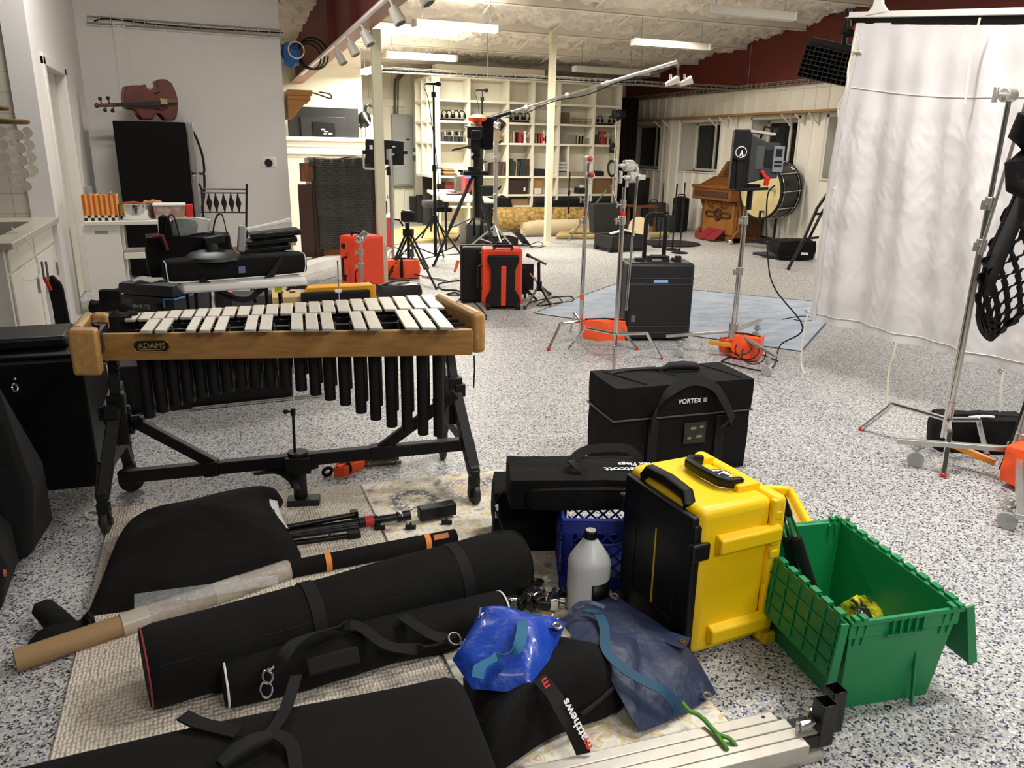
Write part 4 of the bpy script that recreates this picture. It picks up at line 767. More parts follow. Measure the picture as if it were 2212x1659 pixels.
# things in the tote
def inT(x, y, z): return FLt+gx*(Wt/2+x)+gy*(Dt/2+y)+V((0, 0, z))
for i, (a_, b_, lab) in enumerate((((1600, 1030), (1765, 1280), 'black stand leg with foam grip leaning in the tote, the one nearer its middle'), ((1585, 1060), (1700, 1250), 'black stand leg with foam grip leaning in the tote against the yellow case'))):
    p_bot = (F(1757, 1278, .08), F(1722, 1248, .09))[i]; p_top = (F(1692, 1075, .51), F(1682, 1095, .47))[i]
    o = thing('foam_grip_pole', lab, 'pole', p_bot, 0, 'poles in the tote'); d = (p_top-p_bot).normalized(); l = (p_top-p_bot).length
    G().cyl(p_bot, p_bot+d*(l*.62), .019, n=12).o('foam_grip', M_rub, o, world=True, bev=.004); G().cyl(p_bot+d*(l*.6), p_bot+d*(l*.86), .012, n=10).o('metal_tube', M_chrome, o, world=True); G().cyl(p_bot+d*(l*.84), p_top, .013, .010, n=10).o('plastic_tip', M_blk, o, world=True)
o = thing('candy_packet', 'crumpled yellow and black snack packet at the bottom of the green tote', 'packet', (lambda p, z: V((p.x, p.y, z)))(F(1853, 1332, .1), .012), .4)
G().soft((0, 0, .075), (.17, .11, .13), (.5, .2, 0), n=7, e=.3, amp=.03, fr=16, seed=9).o('packet_body', mat('packet_foil', '#d6d22a', .25, bump=(30, .6, .01), var=('#1d1c1a', 14, .45, .55)), o, ang=60)
o = thing('blue_folder', 'blue plastic folder wedged between the yellow case and the tote', 'folder', (1.663, 1.93, 0), gz)
G().box((0, 0, .16), (.012, .26, .32), (0, .05, 0)).o('folder_cover', mat('light_blue_plastic', '#3f74b8', .45), o, bev=.002)
# ---- black soft case with lettering (tall)
vz = math.radians(-4.7); o = thing('soft_case', 'tall black soft equipment case with white lettering and carry straps', 'soft case', (2.135, 3.19, 0), vz)
W, D, Hv = .765, .33, .475
G().soft((0, 0, .155), (W-.01, D-.01, .31), n=12, e=.05, amp=.004, fr=6).o('lower_body', M_cloth, o, ang=60)
G().soft((0, 0, .394), (W, D, .165), n=12, e=.06, amp=.004, fr=6, seed=5).o('upper_lid', M_cloth, o, ang=60)
G().box((0, 0, .312), (W+.003, D+.003, .008)).o('zip', mat('zip_grey', '#4a4a4b', .4), o, bev=.002)
text('VORTEX', 'case_lettering', M_txt, o, (-.045, -D/2-.004, .377), (1, 0, 0), (0, 0, 1), .023, .002, True, world=False)
wv = tw('VORTEX', .023); G().box((-.045+wv+.022, -D/2-.004, .388), (.020, .002, .022)).o('logo_square', mat('logo_grey', '#b5b5b5', .6), o)
G().box((.06, -D/2-.005, .22), (.12, .006, .11)).o('card_window', mat('card_window', '#1e1d18', .3), o); 
for x, z, w_ in ((.05, .245, .03), (.095, .25, .02), (.03, .195, .02), (.085, .2, .03)): G().box((x, -D/2-.009, z), (w_, .001, .012)).o('card_print', mat('card_print', '#8f8a5a', .5), o)
for x in (-.17, .2): G().strap([(x, -D/2-.006, .02), (x, -D/2-.008, .25), (x, -D/2-.01, .30)], .05, .004, (1, 0, 0)).o('front_webbing', M_web, o)
G().strap([(-.17, -D/2-.01, .26), (-.175, -D/2-.03, .36), (-.1, -D/2-.02, .45), (.02, -D/2+.0, .488), (.13, -D/2-.02, .46), (.19, -D/2-.04, .38), (.235, -D/2-.05, .29), (.225, -D/2-.03, .26), (.2, -D/2-.012, .24)], .048, .005, (.5, .3, .5), 5).o('carry_strap', M_web, o)
G().path([(-.02, .06, Hv+.012), (.02, .05, Hv+.03), (.09, .04, Hv+.032), (.15, .03, Hv+.028), (.17, .03, Hv+.012)], [.03, .06, .062, .06, .03], [.02, .04, .042, .04, .02], n=14).o('padded_handle', M_rub, o)
G().strap([(-.3, .09, Hv+.003), (-.15, .12, Hv+.006), (0, .06, Hv+.02)], .035, .004, (0, 1, 0), 4).o('carry_strap', M_web, o)
for p in (((-.32, .13), (-.2, -.13)), ((-.06, .15), (.03, -.05)), ((.24, .14), (.32, -.13))): G().tube([(p[0][0], p[0][1], Hv+.001), (lerp(p[0][0], p[1][0], .5), 0, Hv+.004), (p[1][0], p[1][1], Hv+.001)], .005, 6).o('seam', M_web, o)
G().tube([(-.05, .12, Hv+.006), (.0, .11, Hv+.01)], .005, 6).o('zip_pull', M_chrome, o)
# ---- orange webbing and clamp behind the vibraphone pedal
o = thing('strap_coil', 'coiled orange webbing strap with black band on the floor under the vibraphone', 'strap', F(755, 1018), .5)
G().path([(-.09, 0, .025), (-.05, .03, .028), (.06, .035, .03), (.1, .0, .03), (.06, -.03, .026), (-.06, -.03, .024), (-.09, 0, .024)], .012, .05, n=10, e=3).path([(-.07, .0, .03), (.07, .0, .032)], .03, .045, n=10).o('webbing', M_orgc, o)
G().ring((-.02, 0, .028), (1, 0, 0), .036, .008, 18, 6).ring((-.11, .03, .025), (.3, 1, .3), .022, .009, 16, 6).o('black_band', M_blk, o)
o = thing('chrome_bracket', 'dull metal bracket lying beside the orange strap coil', 'bracket', F(825, 1000), -.1)
G().box((0, 0, .03), (.17, .06, .05)).box((0, -.03, .01), (.19, .02, .02)).o('bracket_body', mat('dull_brass', '#6f6a52', .35, .7), o, bev=.006); 
for x in (-.07, .07): G().cyl((x, -.05, .012), (x, -.05, .03), .008, n=8).o('bolt', M_steel, o)
# ================================================================ stands and lights in the middle
def hat(p, z): return V((p[0], p[1], z))
def cleg(c, foot, hj, hb, k=.66, r=.0125):
    f = V(foot); c = V(c); d = V((f.x-c.x, f.y-c.y, 0)); b = hat(c+d*k, hb); b1 = hat(c+d*(k-.10), hb+.004); b2 = b+(hat(f, 0)-b)*.22
    return G().tube([hat(c, hj), b1, b, b2, hat(f, .012)], r, 8, smooth=3)
def grip(o, p, s=1., red=False, rz=0., name='grip_head'):
    R = Euler((0, 0, rz)).to_matrix(); X, Yv = R@V((1, 0, 0)), R@V((0, 1, 0)); p = V(p)
    m_ = mat('white_chrome', '#dcdad2', .25, .7)
    h = G().cyl(p-X*.03*s, p+X*.03*s, .032*s, n=16).cyl(p-X*.06*s, p+X*.06*s, .012*s, n=8).o(name, m_, o, world=True, bev=.003)
    G().box(p-X*.085*s, (.016*s, .022*s, .07*s), R).cyl(p-X*.085*s, p-X*.05*s, .008, n=6).o('t_handle', m_, h, world=True, bev=.004)
    if red: G().sph(p-Yv*.03*s+V((0, 0, .005)), .018*s, 10).o('red_knob', M_red, h, world=True)
    return h
def stand_col(o, base, pts, rad, name='column', m=None):               # pts: heights; rad: radii per section
    for i in range(len(pts)-1):
        a, b = hat(base, pts[i]), hat(base, pts[i+1]); q = G().cyl(a, b, rad[i], n=12).o(name, m or M_chrome, o, world=True)
    for i in range(1, len(pts)-1): G().cyl(hat(base, pts[i]-.05), hat(base, pts[i]+.01), rad[i-1]+.007, n=14).cyl(hat(base, pts[i]-.025), hat(base, pts[i]-.025)+V((-.05, -.01, 0)), .006, n=6).box(hat(base, pts[i]-.025)+V((-.055, -.01, 0)), (.012, .014, .045)).o('collar', M_alu, o, world=True, bev=.002)
def Hat(px, py, p): return WP(px, py, p).z
# C-stand A
cA = F(1253, 742); o = thing('grip_stand', 'chrome grip stand with red knobs on its two grip heads, orange sandbag on its leg', 'stand', cA)
for f in ((1185, 757), (1232, 718), (1375, 756)): cleg(cA, F(*f), .19, .20).o('leg', M_chrome, o, world=True)
for f in ((1185, 757), (1375, 756)): q = F(*f); G().cyl(hat(q, 0), hat(q, .022), .015, n=10).o('red_foot', M_red, o, world=True)
stand_col(o, cA, [.04, Hat(1264, 470, cA), Hat(1270, 425, cA), Hat(1274, 385, cA)], [.0165, .0145, .0125])
pA = WP(1274, 379, cA); pA2 = WP(1271, 345, cA)
h = G().cyl(pA-V((0, .02, 0)), pA+V((0, .02, 0)), .036, n=16).cyl(pA, pA-V((0, 0, .06)), .014, n=10).o('grip_head', mat('white_chrome', '#dcdad2', .25, .7), o, world=True, bev=.003); G().sph(pA-V((.0, .035, -.005)), .02, 10).o('red_knob', M_red, h, world=True)
h = G().cyl(pA2-V((0, .02, 0)), pA2+V((0, .02, 0)), .036, n=16).cyl(pA2, pA2-V((0, 0, .10)), .012, n=10).o('grip_head', mat('white_chrome', '#dcdad2', .25, .7), o, world=True, bev=.003); G().sph(pA2-V((.0, .035, -.005)), .02, 10).o('red_knob', M_red, h, world=True)
G().cyl(WP(1268, 352, cA)-V((0, .04, 0)), WP(1250, 632, cA)-V((0, .04, 0)), .008, n=8).o('arm', M_chrome, o, world=True)
G().cyl(hat(cA, Hat(1259, 640, cA)-.025), hat(cA, Hat(1259, 640, cA)+.01), .019, n=12).o('orange_tape', M_orgc, o, world=True)
G().cyl(hat(cA, Hat(1266, 462, cA)-.025), hat(cA, Hat(1266, 462, cA)+.02), .0175, n=12).o('red_band', M_red, o, world=True)
def saddle(o, c, rz, L=.34, W=.16, Hh=.13, m=M_orgc, tilt=0.):
    R = Matrix.Translation(V(c))@Euler((tilt, 0, rz)).to_matrix().to_4x4()
    G().soft((0, 0, Hh/2), (L, W, Hh), n=9, e=.28, amp=.014, fr=13, seed=int(c[0]*10)).tr(R).o('bag_body', m, o, world=True, ang=60)
    G().tube([R@V((-L*.45, -W*.12, Hh*.98)), R@V((0, -W*.1, Hh*1.03)), R@V((L*.45, -W*.12, Hh*.98))], .008, 6).o('seam', M_web, o, world=True)
sA = hat(lerp(cA, F(1375, 756), .42), .06); o = thing('sandbag', 'orange sandbag slung over the leg of the grip stand with red knobs', 'sandbag', sA); saddle(o, sA, math.radians(-22), .36, .14, .17)
# C-stand B
cB = F(1327, 782); o = thing('grip_stand', 'tall chrome grip stand with two white clamps in front of the black wheeled case', 'stand', cB)
for f in ((1229, 757), (1428, 776), (1324, 830)): cleg(cB, F(*f), .22, .21).o('leg', M_chrome, o, world=True)
for f in ((1428, 776),): q = F(*f); G().cyl(hat(q, 0), hat(q, .018), .0145, n=10).o('red_foot', M_red, o, world=True)
stand_col(o, cB, [.03, Hat(1344, 470, cB), Hat(1350, 435, cB), Hat(1354, 405, cB)], [.0175, .015, .0125])
G().cyl(hat(cB, Hat(1345, 462, cB)-.03), hat(cB, Hat(1345, 462, cB)+.02), .019, n=12).o('red_band', M_red, o, world=True)
grip(o, WP(1368, 383, cB), 1.2, name='grip_head'); grip(o, WP(1358, 358, cB), 1.2)
G().cyl(WP(1354, 405, cB), WP(1355, 384, cB), .013, n=8).cyl(WP(1377, 362, cB), WP(1377, 380, cB), .013, n=8).box(WP(1385, 383, cB), (.06, .03, .035)).o('clamp_neck', mat('white_chrome', '#dcdad2', .25, .7), o, world=True, bev=.003)
G().cyl(WP(1371, 380, cB)-V((0, .04, 0)), WP(1347, 668, cB)-V((0, .04, 0)), .009, n=8).o('arm', M_chrome, o, world=True)
# big black wheeled case
kz = math.atan2(5.428-5.60, 3.779-3.263); a0 = F(1347, 738); b0 = F(1489, 738); kx = (b0-a0).normalized(); ky = V((-kx.y, kx.x, 0)); wK = (b0-a0).length; hK = .665; dK = .33
o = thing('wheeled_case', 'large black wheeled hard case with raised pull handle and blue tape', 'hard case', a0+kx*(wK/2)+ky*(dK/2), math.atan2(kx.y, kx.x)); M_case = mat('case_black', '#141415', .5, bump=(200, .12, .002))
G().box((0, -.06, hK/2+.01), (wK, dK-.12, hK-.02)).o('lid', M_case, o, bev=.03, seg=3); G().box((0, .09, hK/2), (wK, .16, hK)).o('case_body', M_case, o, bev=.03, seg=3)
g = G()
for z in (.08, .13, .49, .54): g.box((0, -dK/2+.0, z), (wK-.01, .012, .008))
rb2 = g.o('lid_rib', mat('case_rib', '#39393a', .4), o, bev=.003)
g = G()
for x in (-.16, .16): g.box((x, -.01, hK+.012), (.07, .07, .03))
g.box((.17, -.02, hK+.03), (.05, .05, .03)); g.o('latch', M_case, o, bev=.006)
g = G().cyl((-.07, -.01, hK+.035), (.07, -.01, hK+.035), .018, n=10).box((-.075, -.01, hK+.02), (.04, .05, .045)).box((.075, -.01, hK+.02), (.04, .05, .045)); g.o('carry_handle', M_case, o, bev=.003)
g = G().path([(-.085, .13, hK-.1), (-.085, .13, hK+.30), (-.08, .13, hK+.35), (-.05, .13, hK+.37), (.05, .13, hK+.37), (.08, .13, hK+.35), (.085, .13, hK+.3), (.085, .13, hK-.1)], .036, .024, n=10, e=4, up=(0, 1, 0)).o('pull_handle', M_blk, o)
G().box((.0, -dK/2+.0, .515), (.12, .004, .022)).o('blue_tape', mat('blue_tape', '#8fb6e4', .6), o); G().box((-wK/2+.07, -dK/2+.0, .2), (.035, .004, .06)).o('latch_plate', mat('latch_steel', '#77736d', .4, .5), o)
# blue painted drop on the floor
m, N, L, b = nodes('mottled_blue'); tc = N.new('ShaderNodeTexCoord'); mp = N.new('ShaderNodeMapping'); mp.inputs['Scale'].default_value = (1, 2.2, 1); L.new(tc.outputs['Object'], mp.inputs[0]); n1 = N.new('ShaderNodeTexNoise'); n1.inputs['Scale'].default_value = 3; n1.inputs['Detail'].default_value = 8; n1.inputs['Roughness'].default_value = .7; L.new(mp.outputs[0], n1.inputs['Vector'])
rp = ramp(N, [(.3, '#8795ab'), (.45, '#9da9ba'), (.6, '#b4bbc6'), (.75, '#8a99b2')]); L.new(n1.outputs['Fac'], rp.inputs[0]); L.new(rp.outputs[0], b.inputs['Base Color']); b.inputs['Roughness'].default_value = .75
q = [F(1153, 677), F(1730, 760), F(1730, 760)+(F(1335, 612)-F(1153, 677))*1.12, F(1335, 612)]
tag(G().hexa([hat(p, .001) for p in q], [hat(p, .004) for p in q]).o('painted_backdrop', m), 'mottled blue painted backdrop cloth lying flat on the floor', 'backdrop cloth')
g = G()
for i in range(4): g.bar(hat(q[i], .004), hat(q[(i+1) % 4], .004), .012, .006)
ob = g.o('hem', mat('dark_hem', '#4a505c', .8), bpy.data.objects['painted_backdrop'], world=True)
# roller stand C with LED fixture
def caster(o, p, r=.04):
    p = V(p); w = G().cyl(hat(p, r)-V((.012, .004, 0)), hat(p, r)+V((.012, .004, 0)), r, n=18).ring(hat(p, r), (1, .3, 0), r*.72, .006, 16, 6).o('caster', mat('grey_wheel', '#a7a8a6', .5), o, world=True, bev=.004)
    g = G().bar(hat(p, r), hat(p, r*2+.02)+V((.02, .02, 0)), .03, .008).cyl(hat(p, r*2)+V((.02, .02, 0)), hat(p, r*2+.05)+V((.02, .02, 0)), .018, n=10).box(hat(p, r*2+.02)+V((.02, .02, 0)), (.05, .05, .012)); g.o('caster_fork', M_alu, w, world=True, bev=.002)
cC = F(1579, 768); o = thing('roller_stand', 'chrome roller stand with orange brace holding the black light in front of the bass drum', 'stand', cC)
hubz = .17
for a in ((1436, 760), (1672, 806), (1640, 722)): e = F(*a); e = hat(cC+(hat(e, 0)-hat(cC, 0))*1.0, .13); G().bar(hat(cC, .2), e, .03, .022).o('leg', M_alu, o, world=True, bev=.002)
caster(o, F(1466, 772)); caster(o, F(1655, 812)); caster(o, F(1632, 735))
G().bar(WP(1516, 733, cC)+V((0, -.1, 0)), WP(1622, 748, cC)+V((0, -.1, 0)), .035, .03).o('orange_brace', mat('amber_paint', '#d98a25', .45), o, world=True, bev=.003)
G().cyl(hat(cC, .13), hat(cC, .26), .036, n=16).o('hub', M_alu, o, world=True)
stand_col(o, cC, [.12, Hat(1600, 580, cC), Hat(1610, 470, cC), Hat(1614, 445, cC)], [.021, .018, .016])
pk = WP(1622, 400, cC)
# the fixture
fx = thing('studio_light', 'black box-shaped studio light head with red lever on the chrome roller stand', 'studio light', WP(1622, 400, cC), math.radians(-34))
zc = Hat(1625, 345, cC)-pk.z; sc_f = (pk-EYE).length/FO
def mm(px): return px*sc_f
G().box((-mm(28), -.0, zc), (mm(30), .30, mm(112))).box((-mm(12), .0, zc), (.02, .28, mm(100))).o('front_frame', M_blkm, fx, bev=.006)
g = G().loft([[(-mm(14), y, zc+z) for y, z in ((-.14, -mm(46)), (.14, -mm(46)), (.14, mm(48)), (-.14, mm(48)))], [(mm(20), y, zc+z) for y, z in ((-.10, -mm(36)), (.10, -mm(36)), (.10, mm(34)), (-.10, mm(34)))], [(mm(46), y, zc+z) for y, z in ((-.09, -mm(34)), (.09, -mm(34)), (.09, mm(32)), (-.09, mm(32)))]]); g.o('rear_housing', mat('charcoal_housing', '#303234', .45), fx, bev=.008)
G().box((mm(30), -.1, zc+mm(4)), (mm(22), .02, mm(32))).o('vent', M_blk, fx); G().box((mm(8), -.115, zc+mm(4)), (mm(18), .012, mm(44))).o('side_plate', mat('plate_grey', '#46494b', .45), fx, bev=.003)
cp = G().box((mm(44), -.1, zc+mm(2)), (mm(20), .03, mm(48))).o('control_panel', mat('panel_grey', '#7d858b', .4), fx, bev=.004); G().box((mm(44), -.117, zc+mm(14)), (mm(12), .004, mm(14))).o('display', M_blk, cp)
for z in (-3, -10): G().box((mm(44), -.117, zc+mm(z)), (mm(14), .004, mm(4))).o('button', M_blk, cp)
G().box((.0, 0, zc+mm(52)), (mm(70), .2, mm(5)), (0, .12, 0)).o('top_cover', mat('light_grey_cover', '#b9b5a9', .5), fx, bev=.004)
yk = G().cyl((-mm(28), -.16, zc+mm(14)), (-mm(28), -.19, zc+mm(14)), mm(16), n=20).bar((-mm(28), -.17, zc+mm(14)), (-mm(26), -.17, -mm(8)), .04, .014, up=(0, 1, 0)).bar((-mm(30), -.17, -mm(8)), (mm(30), -.17, -mm(4)), .02, .02).bar((-mm(30), .17, zc+mm(14)), (-mm(30), .17, -mm(8)), .03, .014, up=(0, 1, 0)).bar((mm(0), -.17, -mm(6)), (mm(0), .17, -mm(6)), .05, .02); yk.o('yoke', M_blk, fx, bev=.003)
g = G().ring((-mm(28), -.192, zc+mm(14)), (0, 1, 0), mm(10), .003, 20, 6).box((-mm(28), -.192, zc+mm(12)), (.008, .004, mm(11)), (0, .35, 0)).box((-mm(28)+.01, -.192, zc+mm(10)), (.01, .004, mm(10)), (0, -.35, 0)); g.o('emblem', M_txt, fx)
G().tube([(mm(15), -.12, zc-mm(20)), (mm(22), -.14, zc-mm(30)), (mm(27), -.14, zc-mm(34)), (mm(25), -.14, zc-mm(48))], [.014, .014, .022, .018], 8).o('red_lever', M_red, fx)
G().cyl((0, 0, -mm(48)), (0, 0, -mm(4)), .022, n=12).box((0, 0, -mm(2)), (mm(36), .08, .03)).o('mount_stem', M_blk, fx, bev=.004)
g = G().tube([(mm(8), -.05, zc+mm(40)), (mm(14), -.05, zc+mm(62)), (mm(34), -.05, zc+mm(58)), (mm(34), -.05, zc+mm(36))], .009, 6).box((mm(36), -.05, zc+mm(56)), (mm(8), .05, mm(8))); g.o('top_handle', M_blk, fx)
# power cable and sandbags for C
cb = G().tube([fx.location+V((mm(48), -.05, 0)), WP(1657, 430, cC), WP(1659, 560, cC), WP(1656, 620, cC)-V((.0, .1, 0)), WP(1676, 690, cC)-V((0, .3, 0)), F(1686, 745, .06), F(1672, 790, .02), F(1640, 800, .015), F(1575, 785, .01), F(1562, 778, .01), F(1620, 760, .01), F(1680, 780, .012)], .006, 6, smooth=6)
tag(cb.o('power_cable', M_rub), 'black power cable hanging from the box-shaped light to the floor', 'cable')
lo = G()
for k in range(3): lo.tube([F(1600+26*math.cos(t)+k*14, 745+22*math.sin(t)+k*10, .09+.03*math.sin(2*t+k)) for t in [2*PI*i/16 for i in range(17)]], .005, 6)
tag(lo.o('cable_coil', M_rub), 'coiled black cable over the orange sandbags of the roller stand', 'cable')
sC = F(1612, 776); o = thing('sandbag', 'orange sandbag under the cable coil of the roller stand', 'sandbag', sC); saddle(o, sC+V((0, 0, .01)), math.radians(-60), .22, .15, .19)
sC2 = F(1578, 766); o = thing('sandbag', 'small orange sandbag half beside the roller stand column', 'sandbag', sC2); saddle(o, sC2+V((0, 0, .02)), math.radians(-10), .17, .1, .12)
# ---------------------------------------------------------------- white sheet on its frame
XS = 4.1
bl, tl_, tr_, br_ = XP(1757, 690, XS), XP(1853, 50, XS), XP(2330, 46, XS), XP(2330, 838, XS)
m = mat('wrinkled_sheet', '#dad7d6', .55, sheen=.2)
def sheet(u, v):
    p = lerp(lerp(bl, br_, u), lerp(tl_, tr_, u), v); fold = (1-v)**.7*(.035*math.sin(u*21)+.02*math.sin(u*47+1.3))+.012*noise.noise(p*5)
    Y_, Z_ = p.y, p.z; k = .25 if v > .8 else min(1, .25+(.8-v)*6)
    wr = noise.ridged_multi_fractal(V((Y_*9+Z_*3, Z_*3.2, 1)), 1., 2.1, 3, 1., 2.)*.4+.5*noise.ridged_multi_fractal(V((Y_*17-Z_*8, Z_*9, 7)), 1., 2.1, 2, 1., 2.)*.4
    return p+V((-fold-.10*math.sin(PI*v)*.3-.013*wr*k, 0, 0))
o = thing('white_sheet', 'large wrinkled white diffusion sheet hanging from the crossbar at the right', 'diffusion sheet', hat(lerp(bl, br_, .5), bl.z))
G().grid(sheet, 230, 210).o('cloth', m, o, world=True, ang=80)
G().tube([sheet(i/60, .805-.02*math.sin(PI*i/60))+V((-.002, 0, 0)) for i in range(61)], .004, 6).o('stitched_seam', m, o, world=True)
for k in (0., .985): pass
G().tube([sheet(i/60, .03)+V((-.004, 0, 0)) for i in range(61)], .003, 4).o('hem_stitch', m, o, world=True)
G().grid(lambda u, v: sheet(u*.035, v)+V((-.006, 0, 0)), 3, 60).o('side_hem', m, o, world=True)
for px, py in ((1859, 112), (1806, 410), (1747, 672), (1936, 735), (2167, 801)): G().ring(XP(px, py, XS)-V((.02, 0, 0)), (1, 0, 0), .012, .005, 14, 6).o('grommet', mat('grommet_steel', '#b9b6a8', .25, .9), o, world=True)
def cord(pts, lab, x=XS-.05, r=.006): return tag(G().tube([XP(a, b_, x) for a, b_ in pts], r, 6, smooth=5).o('tie_cord', M_rope), lab, 'cord', 'tie cords of the white sheet')
cord([(1853, 60), (1845, 92), (1842, 110), (1860, 112), (1843, 112), (1832, 150), (1830, 190), (1812, 230), (1812, 262), (1816, 280)], 'white tie cord at the upper left corner of the white sheet', XS-.03)
cord([(1806, 408), (1793, 407), (1785, 425), (1777, 480), (1766, 540), (1763, 560)], 'white tie cord at the middle of the sheet edge, by the black easel')
cord([(1747, 672), (1742, 690), (1735, 730), (1731, 770), (1733, 798), (1744, 817)], 'white tie cord hanging from the lower left corner of the white sheet')
cord([(1936, 738), (1930, 770), (1920, 800), (1916, 880)], 'thin tie cord at the bottom hem, left of the chrome stand')
cord([(2167, 803), (2162, 850), (2158, 900), (2142, 945), (2128, 957)], 'white tie cord falling over the black sandbag from the bottom hem')
cord([(2117, 38), (2108, 75), (2096, 130), (2090, 180), (2084, 225)], 'cream tie cord hanging from the white crossbar in front of the sheet', XS-.12)
o = thing('backdrop_crossbar', 'white and black crossbar carrying the white sheet near the ceiling', 'crossbar', XP(2000, 40, XS))
G().bar(XP(1832, 33, XS), XP(2330, 22, XS), .05, .035).o('white_bar', mat('bar_white', '#e6e4dc', .35), o, world=True, bev=.004); G().bar(XP(1846, 44, XS)+V((.02, 0, 0)), XP(2330, 42, XS)+V((.02, 0, 0)), .05, .05).o('black_bar', M_blkm, o, world=True, bev=.004)
g = G().prism([(-.09, 0), (.10, 0), (.05, .05), (.03, .12), (-.02, .12), (-.03, .05)], XP(1890, 30, XS-.03), (0, -1, 0), (0, 0, 1), (.02, 0, 0)); g.o('bracket', mat('bar_white', '#e6e4dc', .35), o, world=True, bev=.004)
G().cyl(XP(1838, 20, XS), XP(1838, 60, XS), .02, n=10).box(XP(1836, 28, XS), (.06, .04, .05)).o('end_clamp', M_blk, o, world=True, bev=.004)
G().cyl(XP(2320, 30, XS), hat(XP(2320, 30, XS), CZ(2.4)-.05), .004, n=6).o('suspension_wire', M_steel, o, world=True)
G().cyl(XP(1890, 20, XS), hat(XP(1890, 20, XS), CZ(4.2)-.05), .004, n=6).o('suspension_wire', M_steel, o, world=True)
# LED panel with egg crate behind the corner
o = thing('grid_light', 'black light panel with egg-crate grid hanging beside the upper sheet corner', 'studio light', XP(1785, 132, 4.35))
pc = XP(1785, 134, 4.35); ex_ = (XP(1838, 104, 4.35)-XP(1748, 84, 4.35)); q = [XP(1745, 96, 4.35), XP(1845, 118, 4.35), XP(1828, 186, 4.35), XP(1724, 164, 4.35)]; q = [p for p in q]; nrm = (q[1]-q[0]).cross(q[3]-q[0]).normalized(); nrm = nrm if nrm.y < 0 else -nrm; nrm = (nrm+V((-.5, -.9, -.2))).normalized(); bk_ = -nrm*.05
G().hexa([p+bk_ for p in q], [p+bk_*.35 for p in q]).o('panel_body', M_blk, o, world=True, bev=.006)
G().hexa([XP(1753, 80, 4.35)+bk_, XP(1848, 100, 4.35)+bk_, q[1]+bk_, q[0]+bk_], [p-bk_*.2 for p in (XP(1753, 80, 4.35), XP(1848, 100, 4.35), q[1], q[0])]).o('top_flap', M_blk, o, world=True)
g = G()
for i in range(8): t = i/7; g.strap([lerp(q[0], q[3], t), lerp(q[1], q[2], t)], .045, .006, nrm)
for i in range(11): t = i/10; g.strap([lerp(q[0], q[1], t), lerp(q[3], q[2], t)], .04, .006, nrm)
g.o('egg_crate', mat('crate_black', '#1c1c1d', .6), o, world=True)
G().tube([XP(1838, 62, 4.3), XP(1826, 75, 4.3), XP(1823, 95, 4.33)], .02, 8).box(XP(1836, 60, 4.28), (.06, .06, .1), (0, .4, 0)).o('mount_arm', M_blk, o, world=True); G().box(XP(1848, 56, 4.25), (.03, .03, .04)).o('red_knob', M_red, o, world=True)
# right hand C-stand D
cD = F(2032, 990); o = thing('grip_stand', 'chrome grip stand with a long slanted arm in front of the white sheet', 'stand', cD)
for f in ((1860, 930), (2037, 1030), (2130, 985)): cleg(cD, F(*f), .22, .21, r=.014).o('leg', M_chrome, o, world=True); q = F(*f); G().cyl(hat(q, 0), hat(q, .02), .016, n=10).o('red_foot', M_red, o, world=True)
G().cyl(hat(cD, .12), hat(cD, .32), .022, n=14).o('base_sleeve', M_chrome, o, world=True)
stand_col(o, cD, [.12, Hat(2108, 520, cD), Hat(2122, 430, cD), Hat(2165, 215, cD)], [.018, .0155, .0125])
gh = WP(2178, 206, cD); grip(o, gh, 1.0); G().cyl(WP(2145, 205, cD), WP(2192, 203, cD), .012, n=8).o('knuckle', M_chrome, o, world=True)
G().cyl(WP(2225, 120, cD)-V((0, .05, 0)), WP(2096, 548, cD)-V((0, .05, 0)), .008, n=8).o('arm', M_alu, o, world=True)
# softbox grid hanging in from the right
o = thing('softbox', 'black softbox with a folded honeycomb fabric grid at the right edge', 'softbox', XP(2200, 560, 3.0))
XG = 3.15
m = mat('grid_fabric', '#111112', .8)
def gp(px, py, k=0.): return XP(px, py, XG+k)
outl = [(2208, 380), (2190, 430), (2150, 520), (2130, 570), (2117, 630), (2115, 700), (2138, 733), (2160, 715), (2212, 672), (2260, 640)]
g = G()
g.loft([[gp(*p) for p in ((2300, 300), (2208, 392), (2150, 520), (2128, 570), (2116, 632))], [gp(*p, -.05) for p in ((2300, 400), (2212, 470), (2168, 570), (2150, 610), (2140, 640))]], cap=False, closed=False)
g.o('grid_edge', m, o, world=True, solid=.006)
g = G(); lc = spl([V((x, y, 0)) for x, y in ((2208, 392), (2150, 520), (2120, 600), (2116, 690), (2138, 733))], 6); rc2 = spl([V((x, y, 0)) for x, y in ((2330, 400), (2320, 560), (2240, 655), (2170, 712), (2142, 733))], 6)
def S_(u, v): k = min(len(lc)-1.001, max(0, v*(len(lc)-1))); i = int(k); p = lerp(lerp(lc[i], lc[i+1], k-i), lerp(rc2[i], rc2[i+1], k-i), u); return gp(p.x, p.y, .02*math.sin(u*5+v*9))
for i in range(9):
    row = []
    for j in range(17): row += [S_((i+(.28 if (j+i) % 2 else -.28)*(1 if j % 2 == 0 else 1))/8., (j+.18)/17.), S_((i+(.28 if (j+i) % 2 else -.28))/8., (j+.72)/17.)]
    g.strap(row, .03, .004, (1, 0, .1))
g.tube([gp(*p) for p in outl], .010, 6, smooth=4); g.o('honeycomb_grid', m, o, world=True)
g = G().path([XP(2240, 250, 3.1), XP(2215, 300, 3.1), XP(2206, 350, 3.1), XP(2205, 400, 3.1), XP(2245, 420, 3.1)], [.16, .14, .12, .12, .1], [.1, .1, .1, .09, .08], n=14); g.o('softbox_corner', M_cloth, o, world=True)
